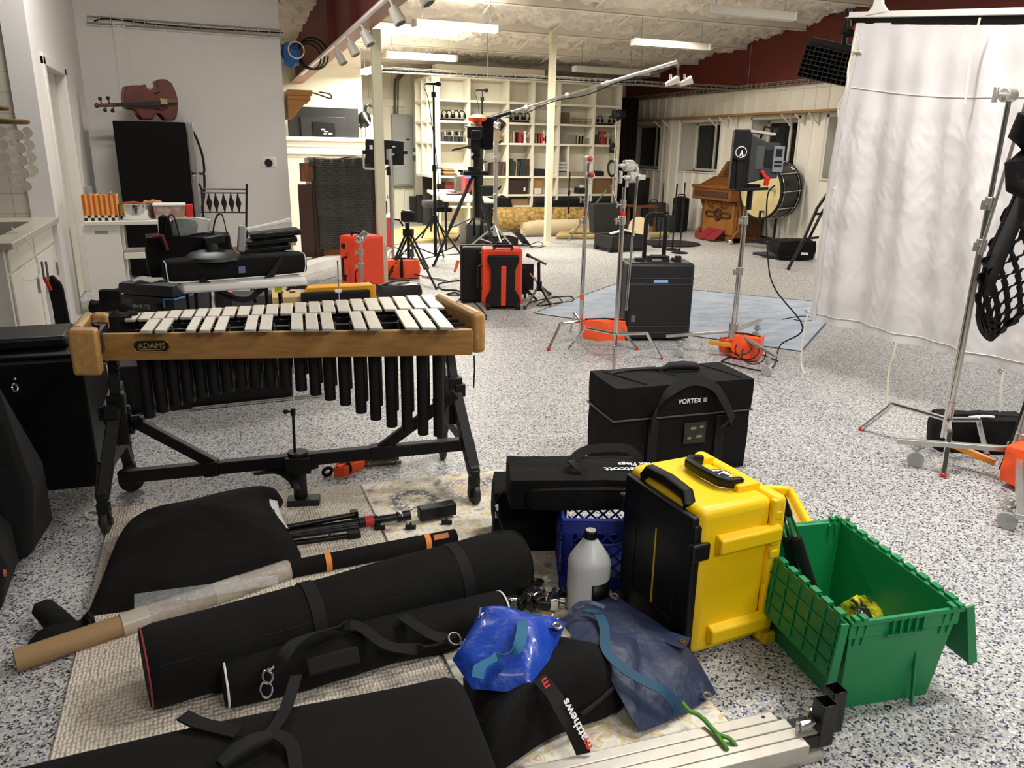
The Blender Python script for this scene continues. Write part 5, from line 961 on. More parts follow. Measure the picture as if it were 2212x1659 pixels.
G().tube([XP(2198, 288, 3.1), XP(2190, 296, 3.1), XP(2202, 300, 3.1)], .003, 5).o('wire_hook', M_blkm, o, world=True)
# roller stand E at right edge
cE = F(2186, 1040); o = thing('roller_stand', 'chrome roller stand with orange brace at the right edge, orange sandbag behind', 'stand', cE)
hz = Hat(2186, 965, cE)
for a, z in ((F(1938, 952, .14), .14), (F(2203, 1118, .09), .09), (F(2290, 1000, .12), .12)): G().bar(hat(cE, .17), a, .03, .026).o('leg', M_alu, o, world=True, bev=.002)
caster(o, F(1975, 1008)); caster(o, F(2172, 1142)); caster(o, F(2280, 1040))
G().cyl(hat(cE, .12), hat(cE, .26), .034, n=16).box(hat(cE, .2), (.11, .06, .02)).o('hub', M_alu, o, world=True, bev=.003)
G().cyl(hat(cE, .2), hat(cE, 2.2), .026, n=14).o('column', M_alu, o, world=True)
G().bar(WP(2062, 962, cE)-V((0, -.03, 0)), WP(2150, 1000, cE), .03, .03).o('orange_brace', mat('amber_paint', '#d98a25', .45), o, world=True, bev=.003)
tag(G().tube([hat(cE, 1.2)+V((-.03, -.03, 0)), hat(cE, .7)+V((-.035, -.03, 0)), WP(2178, 955, cE)-V((.03, .03, 0)), WP(2140, 1005, cE)-V((0, .05, 0))], .007, 6, smooth=4).o('power_cable', M_rub), 'black cable running down the roller stand at the right edge', 'cable')
sE = F(2215, 1050); o = thing('sandbag', 'orange sandbag on the roller stand at the right edge', 'sandbag', sE); saddle(o, sE+V((0, 0, .02)), .2, .26, .16, .2)
sD = F(2105, 968); o = thing('sandbag', 'black sandbag lying behind the chrome stand with the slanted arm', 'sandbag', sD); saddle(o, sD, math.radians(-25), .5, .2, .2, M_cloth); G().box(sD+V((.12, -.16, .09)), (.03, .004, .05)).o('red_label', mat('red_label', '#b8323a', .6), o, world=True); G().tube([sD+V((-.12, -.02, .2)), sD+V((-.05, -.05, .21)), sD+V((.02, -.06, .2))], .008, 6).o('white_trim', M_txt, o, world=True)
# ================================================================ left side: kitchen, fridge, tables, cases
def pr(x0, x1, y0, y1, Y):                                            # pixel rectangle -> X range, Z range on plane Y
    a, c = YP(x0, (y0+y1)/2, Y), YP(x1, (y0+y1)/2, Y); t, b_ = YP((x0+x1)/2, y0, Y), YP((x0+x1)/2, y1, Y); return a.x, c.x, b_.z, t.z
def pbox(g, x0, x1, y0, y1, Y, d): a, c, z0, z1 = pr(x0, x1, y0, y1, Y); return g.bx((a, Y, z0), (c, Y+d, z1))
# sink counter and base cabinet
o = thing('base_cabinet', 'white kitchen base cabinet with worktop and sink at the left edge', 'cabinet', (-1.5, 6.8, 0)); M_cab = mat('cabinet_white', '#d6d1c7', .5)
G().bx((-2.1, 5.86, .1), (-1.2, YT-.03, .88)).o('carcass', M_cab, o, world=True, bev=.003)
for y0, y1 in ((5.92, 6.78), (6.82, 7.68)):
    dd = G().bx((-1.2, y0, .12), (-1.185, y1, .70)).o('door', M_cab, o, world=True, bev=.003); G().bx((-1.186, y1-.09, .45), (-1.17, y1-.07, .56)).o('handle', M_steel, dd, world=True)
    G().bx((-1.2, y0, .72), (-1.185, y1, .86)).o('drawer', M_cab, o, world=True, bev=.003)
G().bx((-2.2, 5.80, .88), (-1.13, YT-.02, .925)).o('worktop', mat('worktop', '#b9b2a5', .3, var=('#a69f92', 30, .3, .7)), o, world=True, bev=.006)
G().bx((-1.9, 6.3, .918), (-1.28, 7.3, .928)).o('sink', mat('sink_dark', '#4c4741', .35, .5), o, world=True, bev=.004)
tag(G().tube([WP(x, y, (-1.17, 6.2)) for x, y in ((25, 492), (55, 515), (78, 555), (85, 590), (70, 605), (48, 600), (38, 570), (36, 530))], .004, 6, smooth=4).o('thin_cable', M_rope), 'thin white cord looping down the front of the base cabinet', 'cord')
o = thing('apron', 'black apron with red strap hanging from the base cabinet edge', 'apron', WP(140, 640, (-1.1, 5.7)))
pa = (-1.06, 5.6)
ap_o = [(96, 602), (112, 595), (130, 612), (136, 625), (150, 700), (152, 722), (122, 722), (112, 660)]
g = G().loft([[WP(x, y, pa) for x, y in ap_o], [WP(x, y, pa)+V((0, .05, 0)) for x, y in ap_o]]); g.o('apron_cloth', M_cloth, o, world=True, bev=.01)
G().tube([WP(98, 598, pa)-V((0, .02, 0)), WP(104, 610, pa)-V((0, .03, 0)), WP(112, 625, pa)-V((0, .03, 0))], [.014, .012, .010], 8).o('red_strap', M_red, o, world=True)
for x0 in (90, 99): G().cyl(WP(x0, 565, pa), WP(x0+6, 605, pa), .007, n=6).o('hanging_loop', M_steel, o, world=True)
G().loft([[WP(x, y, pa)-V((0, .012, 0)) for x, y in ((99, 602), (108, 640), (122, 722), (115, 722), (100, 640))], [WP(x, y, pa) for x, y in ((99, 602), (108, 640), (122, 722), (115, 722), (100, 640))]]).o('white_edge', M_txt, o, world=True)
# capiz shell pendant
o = thing('shell_pendant', 'pendant lamp with strings of round pearly shells, cut off at the left edge', 'pendant lamp', YP(0, 262, 6.6)); c0 = YP(2, 262, 6.6); M_brass = mat('old_brass', '#6f5a38', .4, .7); M_shell = mat('pearl_shell', '#efe9dc', .35, alpha=.85)
G().ring(c0, (0, 0, 1), .16, .016, 28, 8).ring(c0+V((0, 0, .085)), (0, 0, 1), .05, .014, 18, 8).cyl(c0+V((-.16, 0, 0)), c0+V((.16, 0, 0)), .008).o('lamp_frame', M_brass, o, world=True)
G().cyl(c0+V((0, 0, .08)), hat(c0, CZ(6.6)), .006).o('chain', M_brass, o, world=True)
for i in range(9):
    a = -2.9+i*.72; 
    for j in range(4 if i % 3 else 5):
        p = c0+V((.15*math.cos(a), .15*math.sin(a), -.07-j*.085-.02*(i % 2))); nrm = V((.2*math.cos(i), -1, .1*math.sin(j))); G().cyl(p-nrm*.002, p+nrm*.002, .036, n=16).o('shell_disc', M_shell, o, world=True)
# fridge, cello
o = thing('fridge', 'black refrigerator with its dark side facing the camera, cello on top', 'refrigerator', (-.44, 10.55, 0))
G().bx((-.82, 10.2, .03), (-.06, 10.95, 1.78)).o('cabinet', mat('fridge_black', '#050505', .7, spec=.15), o, world=True, bev=.012); M_fd = mat('fridge_door', '#8b8a87', .35, .6)
for z0, z1 in ((.06, 1.2), (1.215, 1.78)): G().bx((-.05, 10.2, z0), (.02, 10.93, z1)).o('door', M_fd, o, world=True, bev=.015)
for pts in (((416, 283), (425, 300), (437, 335), (441, 372), (430, 374)), ((432, 376), (441, 378), (441, 420), (436, 450), (430, 468))): G().tube([YP(x, y, 10.3) for x, y in pts], .014, 8, smooth=4).o('door_handle', M_blk, o, world=True)
o = thing('cello', 'reddish brown cello lying on its side on top of the fridge', 'cello', YP(330, 262, 10.45)); M_cel = mat('cello_varnish', '#6b2c19', .4, coat=.3, var=('#55200f', 6, .3, .7)); M_ebony = mat('ebony', '#1a1310', .4)
bo = [(272, 186), (285, 184), (305, 184), (316, 182), (318, 190), (330, 193), (340, 186), (337, 176), (345, 171), (360, 171), (372, 180), (381, 200), (385, 215), (385, 235), (383, 250), (378, 260), (357, 260), (352, 252), (345, 246), (336, 247), (331, 258), (308, 258), (300, 248), (294, 238), (272, 234), (268, 210)]
fr_ = [YP(x, y, 10.42) for x, y in bo]; bkk = [p+V((-.05, .14, 0)) for p in fr_]
G().loft([fr_, bkk]).o('body', M_cel, o, world=True, bev=.012, seg=3)
G().hexa([YP(250, 224, 10.41), YP(345, 218, 10.37), YP(345, 228, 10.37), YP(250, 229, 10.41)], [YP(250, 224, 10.39), YP(345, 218, 10.34), YP(345, 228, 10.34), YP(250, 229, 10.39)]).o('fingerboard', M_ebony, o, world=True)
G().cyl(YP(208, 228, 10.42), YP(268, 226, 10.43), .018, .024, n=10).sph(YP(209, 228, 10.41), .028, 10).o('neck', M_cel, o, world=True)
for x, y in ((216, 213), (233, 212), (227, 238), (243, 239)): G().sph(YP(x, y, 10.40), .022, 10).cyl(YP(x, y, 10.40), YP(x+4, 226, 10.42), .007, n=6).o('tuning_peg', M_ebony, o, world=True)
G().hexa([YP(344, 211, 10.40), YP(364, 214, 10.40), YP(364, 226, 10.40), YP(346, 227, 10.40)], [YP(346, 213, 10.33), YP(361, 216, 10.33), YP(361, 225, 10.33), YP(348, 225, 10.33)]).o('bridge', mat('maple', '#a98e62', .5), o, world=True)
G().hexa([YP(364, 214, 10.41), YP(384, 213, 10.41), YP(384, 221, 10.41), YP(364, 222, 10.41)], [YP(364, 214, 10.36), YP(384, 213, 10.36), YP(384, 221, 10.36), YP(364, 222, 10.36)]).o('tailpiece', mat('tailpiece_grey', '#5b4a3c', .4), o, world=True)
for pts in (((334, 203), (340, 200), (346, 199)), ((338, 236), (346, 237), (352, 239))): G().tube([YP(x, y, 10.415) for x, y in pts], .006, 6).o('sound_hole', M_ebony, o, world=True)
# wall things
o = thing('thermostat', 'white wall plate with round black thermostat on the fridge wall', 'thermostat', YP(579, 352, YF)); pbox(G(), 565, 595, 341, 362, YF-.012, .012).o('plate', M_white, o, world=True, bev=.003); p = YP(580, 352, YF-.012); G().cyl(p, p-V((0, .02, 0)), .05, n=24).o('dial', M_blk, o, world=True, bev=.004)
o = thing('cable_tray', 'wire cable tray with a black cable along the top of the fridge wall', 'cable tray', YP(400, 52, YF)); g = G()
for y in (36, 50): g.tube([YP(188, y, YF-.01), YP(608, y+30, YF-.01)], .005, 6)
for y in (36, 50): g.tube([YP(188, y-2, YF-.10), YP(608, y+28, YF-.10)], .005, 6)
for i in range(18): x = 190+i*24.5; yy = 36+(x-188)/14.; g.tube([YP(x, yy, YF-.01), YP(x, yy+14, YF-.01), YP(x, yy+12, YF-.10), YP(x, yy-2, YF-.10)], .004, 5)
g.o('wire_tray', mat('tray_wire', '#9d9a90', .4, .6), o, world=True); G().tube([YP(203, 46, YF-.05), YP(222, 40, YF-.05), YP(260, 43, YF-.05), YP(330, 52, YF-.05), YP(450, 62, YF-.05), YP(560, 68, YF-.05), YP(612, 71, YF-.05)], .009, 6, smooth=4).o('cable', M_rub, o, world=True)
# kitchen cart
Yk = 8.0; o = thing('kitchen_cart', 'white kitchen cart with an oval hand hole, standing before the fridge', 'cart', (-.55, 8.2, 0)); M_cart = mat('cart_white', '#d8d4ca', .45)
zt_ = YP(300, 477, Yk).z; G().bx((-.975, Yk-.02, zt_-.035), (-.13, Yk+.45, zt_)).o('worktop', M_cart, o, world=True, bev=.005)
a, c, _, _ = pr(190, 268, 480, 660, Yk); sp_ = G().bx((a-.01, Yk, .0), (c, Yk+.42, zt_-.035)).o('side_box', M_cart, o, world=True, bev=.004)
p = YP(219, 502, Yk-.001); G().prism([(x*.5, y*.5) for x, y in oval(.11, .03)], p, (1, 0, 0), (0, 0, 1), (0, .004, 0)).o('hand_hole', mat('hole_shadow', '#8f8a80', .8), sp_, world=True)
a, c, _, _ = pr(347, 366, 490, 600, Yk); G().bx((a, Yk, 0), (c, Yk+.03, zt_-.03)).o('post', M_cart, o, world=True); G().bx((a, Yk+.40, 0), (c, Yk+.43, zt_-.03)).o('post', M_cart, o, world=True); a, c, z0, z1 = pr(268, 350, 546, 558, Yk); G().bx((a, Yk, z0), (c, Yk+.43, z1)).o('shelf', M_cart, o, world=True)
# things on the cart
m, N, L, b = nodes('striped_box'); tc = N.new('ShaderNodeTexCoord'); w_ = N.new('ShaderNodeTexWave'); w_.bands_direction = 'X'; w_.inputs['Scale'].default_value = 7.5; L.new(tc.outputs['Object'], w_.inputs['Vector']); rp = ramp(N, [(0, '#b84a1c'), (.45, '#c65a20'), (.55, '#d99a3c'), (1, '#d8a44a')]); L.new(w_.outputs['Fac'], rp.inputs[0])
ck = N.new('ShaderNodeTexChecker'); ck.inputs['Color1'].default_value = lin('#1a1512'); ck.inputs['Color2'].default_value = lin('#d9cfb8'); ck.inputs['Scale'].default_value = 36; L.new(tc.outputs['Object'], ck.inputs['Vector'])
sx = N.new('ShaderNodeSeparateXYZ'); L.new(tc.outputs['Object'], sx.inputs[0]); lt = N.new('ShaderNodeMath'); lt.operation = 'LESS_THAN'; lt.inputs[1].default_value = .05; L.new(sx.outputs['Z'], lt.inputs[0]); mx = N.new('ShaderNodeMixRGB'); L.new(lt.outputs[0], mx.inputs[0]); L.new(rp.outputs[0], mx.inputs[1]); L.new(ck.outputs[0], mx.inputs[2]); L.new(mx.outputs[0], b.inputs['Base Color'])
zc_ = zt_; a, c, z0, z1 = pr(178, 254, 428, 475, Yk+.05); tag(G().bx((a, Yk+.05, zc_), (c, Yk+.25, zc_+.23)).o('striped_box', m, bev=.003), 'orange striped box with checkered base on the kitchen cart', 'box')
M_glassw = mat('drinking_glass', '#c9cdd0', .08, trans=.7, spec=.6)
for x0, x1, y0, lab in ((180, 200, 403, 'tall drinking glass on the striped box'), (212, 226, 420, 'short glass jar on the striped box, beside the tall glass'), (228, 248, 418, 'glass dish with knobbed lid on the striped box')):
    a, c, z0, z1 = pr(x0, x1, y0, 430, Yk+.12); r = (c-a)/2; z0 = zc_+.23; g = G().lathe([(r*.8, 0), (r, z1-z0), (r*.93, z1-z0), (r*.75, .01), (0, .01)], ((a+c)/2, Yk+.15, z0), n=18)
    if 'dish' in lab: g.lathe([(0, z1-z0+.02), (.015, z1-z0+.02), (.012, z1-z0), (r, z1-z0-.01)], ((a+c)/2, Yk+.15, z0), n=18)
    tag(g.o('glassware', M_glassw), lab, 'glass', 'glassware on the striped box')
o = thing('steel_pot', 'shiny steel cooking pot with two side handles on the kitchen cart', 'pot', ((pr(258, 325, 440, 475, Yk+.12)[0]+pr(258, 325, 440, 475, Yk+.12)[1])/2, Yk+.2, zc_)); G().lathe([(0, 0), (.145, .0), (.152, .01), (.155, .14), (.16, .145), (.148, .145), (.146, .012), (0, .012)], n=30).o('pot_body', M_chrome, o)
for s in (-1, 1): G().tube([(s*.15, -.05, .11), (s*.19, -.04, .12), (s*.19, .04, .12), (s*.15, .05, .11)], .008, 8).o('pot_handle', M_chrome, o)
G().path([(-.09, 0, .15), (.0, .0, .155), (.08, .02, .14)], .05, .015, n=8).o('tongs', mat('tongs_orange', '#c2502a', .5), o)
a, c, z0, z1 = pr(330, 402, 441, 474, Yk+.08); o = thing('food_container', 'clear plastic food container with white lid on the kitchen cart', 'container', ((a+c)/2, Yk+.17, zc_)); h_ = z1-zc_; w_ = (c-a)
G().loft([rect(w_*.44, .07, 0), rect(w_*.48, .085, h_-.015)]).o('tub', mat('cloudy_plastic', '#c9b9ac', .3, trans=.3, var=('#b98a7a', 14, .45, .6)), o, bev=.01); G().box((0, 0, h_-.006), (w_, .18, .018)).o('lid', M_wht, o, bev=.005)
a, c, z0, z1 = pr(400, 417, 442, 468, Yk+.2); tag(G().bx((a, Yk+.2, zc_), (c, Yk+.3, z1)).o('red_box', M_red, bev=.003), 'small red box behind the clear food container', 'box')
a, c, z0, z1 = pr(318, 345, 441, 466, Yk+.34); tag(G().soft(((a+c)/2, Yk+.36, zc_+.08), (c-a+.06, .12, .16), n=6, e=.5, amp=.03, fr=14).o('bread_bag', mat('bread', '#a8794a', .7, bump=(20, .5, .01))), 'bag of brown bread behind the pot and the container', 'bread')
# iron chair
o = thing('iron_chair', 'black wrought iron chair with leaf-shaped back bars and maroon seat', 'chair', (.25, 8.5, 0)); Yc = 8.5; g = G(); M_iron = mat('wrought_iron', '#191514', .45, .4)
def cp_(x, y): return YP(x, y, Yc)
for pts in (((430, 396), (436, 410), (440, 490)), ((533, 397), (532, 490))): G().tube([cp_(*p) for p in pts]+[hat(cp_(*pts[-1]), .0)], .011, 8).o('back_post', M_iron, o, world=True)
for y in (409, 417, 459): G().tube([cp_(433, y-1), cp_(533, y)], .008, 6).o('back_rail', M_iron, o, world=True)
for x in (452, 467, 484, 500, 515): a, c = cp_(x-2, 418), cp_(x+2, 459); G().loft([[lerp(a, c, t)+V((math.cos(q)*w_, math.sin(q)*.006, 0)) for q in [2*PI*i/8 for i in range(8)]] for t, w_ in ((0, .005), (.2, .012), (.5, .028), (.8, .012), (1, .005))]).o('leaf_bar', M_iron, o, world=True)
for dx in (0, .42): G().tube([hat((cp_(440, 490).x+dx, Yc-.42), .46), hat((cp_(440, 490).x+dx-.01, Yc-.42), 0)], .012, 8).o('leg', M_iron, o, world=True)
G().soft(((cp_(440, 490).x+cp_(533, 490).x)/2, Yc-.2, .5), (.48, .46, .09), n=8, e=.35).o('seat', mat('maroon_vinyl', '#4d1c22', .4), o, world=True); G().bx((cp_(440, 490).x, Yc-.42, .44), (cp_(533, 490).x, Yc, .46)).o('seat_frame', M_iron, o, world=True)
# white folding table and the load on it
zt2 = .74; o = thing('folding_table', 'white plastic folding table loaded with black bags, behind the vibraphone', 'table', (.28, 5.25, 0)); tf = F(393, 618, zt2), F(664, 600, zt2); dx_ = (tf[1]-tf[0]).normalized(); dy_ = V((-dx_.y, dx_.x, 0)); wt = (tf[1]-tf[0]).length
q = [hat(tf[0], 0), hat(tf[1], 0), hat(tf[1]+dy_*.62, 0), hat(tf[0]+dy_*.62, 0)]
G().hexa([hat(p, zt2-.05) for p in q], [hat(p, zt2) for p in q]).o('tabletop', M_wht, o, world=True, bev=.018, seg=3)
tq = tf[0]
for k, s in ((.12, .12), (.12, .5), (.8, .12), (.8, .5)): p = tf[0]+dx_*(wt*k)+dy_*s; G().cyl(hat(p, 0), hat(p, zt2-.05), .014, n=10).o('leg', M_blkm, o, world=True)
for s in (.12, .5): G().cyl(hat(tf[0]+dx_*(wt*.12)+dy_*s, .3), hat(tf[0]+dx_*(wt*.8)+dy_*s, .3), .009).o('stretcher', M_blkm, o, world=True)
o = thing('instrument_bag', 'long black bag with white piping and purple patch on the folding table', 'bag', hat(tf[0]+dx_*.3+dy_*.12, zt2))
pA_, pB_ = F(355, 590, zt2+.06), F(655, 560, zt2+.09); ddb = (pB_-pA_).normalized(); hb_ = .135; ctr = lambda k: hat(lerp(pA_, pB_, k), zt2+hb_/2+.003)+dy_*.03
lb2 = (pB_-pA_).length
bgm = G().path([ctr(k) for k in (0, .015, .05, .2, .4, .6, .8, .95, .985, 1)], [.17, .19, .2, .2, .2, .2, .2, .2, .19, .17], [.11, .13, .135, .14, .14, .135, .14, .14, .135, .12], n=28, e=4.5, amp=.007, fr=8, seed=14).o('bag_body', M_cloth, o, world=True, ang=50)
def face(k, z, out=.104): return hat(lerp(pA_, pB_, k), zt2+z)+dy_*(.03-out)
G().tube([face(.0, .135, .05), face(.005, .12), face(.01, .04), face(.04, .012), face(.3, .008), face(.6, .008), face(.93, .012), face(.985, .03), face(.99, .12), face(.985, .138, .06)], .0035, 6, smooth=3).o('white_piping', M_txt, o, world=True)
pc_ = face(.515, .06, .107); G().box(pc_, (.042, .004, .042), Matrix((dx_, dy_, V((0, 0, 1)))).transposed()).o('purple_patch', mat('purple_patch', '#6a6a9c', .5), o, world=True, bev=.003)
G().strap([face(.85, .13, .09), face(.72, .03, .125), face(.6, -.08, .15), face(.52, -.12, .16), face(.42, -.10, .15), face(.3, -.03, .135), face(.22, .02, .12)], .035, .005, (.3, 0, 1), 5).o('shoulder_strap', M_web, o, world=True)
G().strap([face(.83, .13, .085), face(.75, .03, .11), face(.65, -.07, .12), face(.6, -.1, .13), face(.58, -.15, .13)], .026, .004, (.3, 0, 1), 5).o('shoulder_strap', M_web, o, world=True)
G().path([face(.27, -.01, .145), face(.35, -.055, .155), face(.43, -.09, .16)], [.05, .06, .04], [.02, .025, .02], n=12).o('shoulder_pad', M_rub, o, world=True)
def tb3(k, s, z): return hat(tf[0]+dx_*(wt*k)+dy_*s, zt2+z)
o = thing('kit_bag', 'open black kit bag with handle loops on the folding table', 'bag', tb3(.18, .44, 0)); G().soft(tb3(.17, .44, .13), (.52, .3, .26), n=9, e=.2, amp=.02, fr=9, seed=17).o('bag_body', M_cloth, o, world=True, ang=60)
G().soft(tb3(-.02, .38, .28), (.07, .06, .2), n=6, e=.5, amp=.01).o('side_pouch', M_cloth, o, world=True)
for k in (.0, .38): G().strap([tb3(k-.04, .36, .24), tb3(k, .34, .36), tb3(k+.05, .33, .38), tb3(k+.08, .34, .24)], .04, .006, (0, 1, .2), 4).o('handle_loop', M_web, o, world=True)
G().tube([tb3(-.13, .3, .26), tb3(-.06, .28, .27), tb3(-.03, .29, .18)], .012, 6).o('red_trim', mat('dark_red', '#7d2027', .6), o, world=True)
tag(G().soft(tb3(.14, .42, .30), (.15, .1, .12), n=7, e=.5, amp=.02, fr=14).o('grey_roll', mat('sage_cloth', '#8d958c', .7, bump=(20, .4, .01))), 'sage grey bundle poking out of the black kit bag', 'bundle')
tag(G().soft(tb3(.27, .40, .29), (.1, .05, .14), (0, .2, 0), n=6, e=.2).o('white_pack', M_wht), 'white pack standing in the black kit bag', 'pack')
o = thing('light_dome', 'black dome-shaped light cover lying behind the long bag', 'light cover', tb3(.3, .3, .07)); G().lathe([(0, .0), (.17, .0), (.165, .02), (.13, .045), (.06, .06), (.04, .062), (.038, .10), (0, .10)], tb3(.3, .22, .12), n=30).o('dome', mat('dome_black', '#2a2a27', .45), o, world=True); G().box(tb3(.32, .22, .235), (.12, .06, .05), (0, -.15, .2)).o('bracket', M_blk, o, world=True, bev=.006)
tag(G().bar(tb3(.62, .34, .28), tb3(1.0, .4, .325), .035, .02).bar(tb3(.98, .4, .323), tb3(1.03, .4, .328), .04, .03).o('white_tube', M_wht, bev=.004), 'white slim tube lying on top of the folding table load', 'tube')
o = thing('equipment_tray', 'stack of flat black trays on the folding table under the white tube', 'tray', tb3(.8, .4, .0)); 
for k, z in ((.78, .15), (.84, .20), (.88, .245)): G().box(tb3(k, .4, z), (.32, .2, .035), (0, -.08, .05)).o('tray_layer', M_blk, o, world=True, bev=.008)
G().bx(tb3(.62, .3, .0), tb3(1.0, .55, .13)).o('tray_base', M_blk, o, world=True, bev=.01)
tag(G().box(tb3(.56, .28, .23), (.05, .03, .17), (0, .15, 0)).o('grey_spray', mat('steel_grey_flask', '#a9aaa9', .35), bev=.012), 'grey flask standing upright on the folding table', 'flask')
tag(G().soft(tb3(1.0, .45, .18), (.12, .06, .05), n=5, e=.4, amp=.01).o('tape_roll', mat('pale_yellow', '#cfc36a', .5)), 'pale yellow tape at the right end of the folding table', 'tape')
# grey bag with lettering and film on it
bz = math.radians(-38); M_gbag = mat('charcoal_fabric', '#3c3e40', .8, bump=(250, .4, .003)); bc = V((-.29, 6.1, 0)); o = thing('lighting_bag', 'charcoal padded lighting bag with blue zipper and white lettering', 'bag', bc, bz)
G().soft((0, 0, .26), (.47, .38, .52), n=10, e=.1, amp=.006, fr=7).o('bag_body', M_gbag, o, ang=60); G().soft((0, 0, .56), (.48, .39, .08), n=10, e=.18, amp=.006).o('lid', M_gbag, o, ang=60)
G().tube([(.16, -.197, .51), (.245, -.20, .512), (.247, .195, .52)], .007, 6).tube([(.16, -.20, .51), (.16, -.204, .45)], .008, 6).o('blue_zip', mat('blue_zip', '#4f9be0', .5), o)
text('NANLITE', 'bag_lettering', mat('grey_print', '#c9c9c7', .6), o, (-.13, -.197, .43), (1, 0, 0), (0, 0, 1), .028, .002, world=False)
for x in (-.17, .11): G().soft((x, -.193, .40), (.05, .02, .14), n=5, e=.3).o('side_tab', M_blk, o)
tag(G().grid(lambda u, v: bc+V((-.18+.38*u+.05*noise.noise(V((v*3, 1, 2))), -.1+.2*v+.05*noise.noise(V((u*3, 5, 2))), .615+.02*noise.noise(V((u*5, v*5, 0))))), 14, 10).o('plastic_sheet', mat('grey_film', '#b5b3ad', .25, alpha=.8, bump=(14, .6, .02))), 'crumpled clear plastic film lying on the charcoal lighting bag', 'plastic')
o = thing('black_hat', 'crumpled black cloth cover at the far left end of the vibraphone', 'cloth', F(245, 690)); w0 = (-.45, 4.9)
G().soft(WP(243, 668, w0), (.2, .14, .1), n=8, e=.5, amp=.03, fr=14).soft(WP(238, 645, w0), (.11, .1, .11), n=6, e=.3, amp=.015, fr=10).tube([WP(225, 655, w0), WP(210, 668, w0), WP(212, 678, w0)], .014, 6).tube([WP(255, 662, w0), WP(275, 655, w0), WP(270, 670, w0)], [.02, .012, .01], 6).o('cloth_cover', M_cloth, o, world=True, ang=60)
G().cyl(hat(WP(240, 690, w0), 0), WP(240, 680, w0), .012).lathe([(0, 0), (.12, 0), (.11, .02), (0, .02)], hat(WP(240, 690, w0), 0)).o('stand', M_blkm, o, world=True)
# floor things behind the vibraphone
ab = V((.66, 7.38, 0)); o = thing('apple_box', 'pale plywood apple box with two hand holes on its top', 'box', (.70, 7.58, 0), math.radians(-4)); M_ply = mat('plywood', '#cdb67e', .55, var=('#c2a86c', 4, .3, .7), stretch=(1, 6, 1)); G().box((0, 0, .1), (.27, .42, .2)).o('box_body', M_ply, o, bev=.004)
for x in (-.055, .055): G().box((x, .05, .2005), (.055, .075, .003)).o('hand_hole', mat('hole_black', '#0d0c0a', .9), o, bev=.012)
o = thing('tool_case', 'grey and black tool case with orange end under the folding table', 'case', F(535, 668)); p = F(520, 672); G().box(hat(p, .09)+V((.1, 0, 0)), (.42, .26, .17), (0, 0, -.1)).o('case_body', M_grey, o, world=True, bev=.015); G().soft(hat(p, .12)+V((-.15, -.03, 0)), (.16, .22, .2), n=7, e=.4).o('black_end', M_blk, o, world=True); G().soft(hat(p, .18)+V((-.1, -.04, 0)), (.07, .16, .07), n=6, e=.5).o('orange_end', M_orgc, o, world=True)
p = F(650, 662, 0); Yy = 7.35; a, c, z0, z1 = pr(662, 812, 612, 660, Yy)
o = thing('open_case', 'open yellow case lid lined with black foam, behind the vibraphone', 'case', ((a+c)/2, Yy+.1, 0))
zt3 = YP(735, 618, Yy).z; g = G().bx((a, Yy, 0), (c, Yy+.02, zt3)); g.bx((a, Yy+.0, zt3-.03), (c, Yy+.16, zt3)).bx((c-.035, Yy-.01, 0), (c, Yy+.16, zt3)).bx((a, Yy, 0), (a+.03, Yy+.16, zt3)).bx((a, Yy+.14, 0), (c, Yy+.16, zt3)); g.o('yellow_shell', mat('amber_shell', '#eda61a', .45), o, world=True, bev=.01)
a2, c2, _, _ = pr(650, 800, 620, 660, Yy-.06); G().bx((a2, Yy-.09, 0), (c2, Yy-.015, zt3-.035)).o('foam_liner', mat('foam_black', '#0b0b0b', .95), o, world=True, bev=.02)
o = thing('clip_arm', 'thin chrome clip arm on an upright rod behind the vibraphone', 'clamp arm', F(730, 668)); Yq = 7.1; G().cyl(hat(YP(732, 636, Yq), 0), YP(729, 563, Yq), .007, n=8).o('rod', M_chrome, o, world=True); G().cyl(YP(656, 618, Yq), YP(727, 598, Yq), .005, n=6).o('arm', M_chrome, o, world=True); pbox(G(), 724, 738, 626, 632, Yq-.02, .03).o('clip', M_wht, o, world=True, bev=.004); G().soft(YP(640, 619, Yq), (.16, .06, .05), n=6, e=.5, amp=.015).tube([YP(640, 619, Yq), YP(618, 627, Yq)], .01, 6).o('clamp_jaw', M_blk, o, world=True)
o = thing('shoulder_case', 'black zipped soft case lying behind the vibraphone, beside the tripod', 'bag', F(862, 645)); p = F(862, 648); G().soft(hat(p, .09), (.46, .26, .18), (0, 0, math.radians(4)), n=9, e=.35, amp=.012).o('bag_body', mat('black_leatherette', '#1b1b1a', .4), o, world=True, ang=60); G().strap([hat(p, .17)+V((-.2, -.06, 0)), hat(p, .21)+V((-.05, -.05, 0)), hat(p, .2)+V((.12, .02, 0))], .04, .01, (0, 1, 0), 4).o('strap', M_web, o, world=True)
for x, y0, y1, lab, col in ((603, 603, 632, 'yellow warning tape strip hanging from the folding table, the wider one', '#e3d72a'), (639, 604, 618, 'short pale yellow tape strip hanging from the folding table', '#e9e07a')): p = WP(x, y0, tf[1]); q_ = WP(x-3, y1, tf[1]); tag(G().strap([p, lerp(p, q_, .5)+V((.004, 0, 0)), q_], .045 if x < 620 else .025, .002, dx_).o('tape_strip', mat('tape'+col, col, .5)), lab, 'tape', 'tape strips on the folding table')
o = thing('white_rails', 'bundle of white rails lying on the floor beyond the folding table', 'rails', F(690, 590)); e0, e1 = F(640, 603), F(742, 572); rdir = (e1-e0).normalized(); 
for k in range(3): n2 = V((-rdir.y, rdir.x, 0))*(.05+k*.075); G().bar(hat(e0+n2, .06), hat(e1+rdir*.3+n2, .06), .07, .12).o('rail', M_wht, o, world=True, bev=.004)
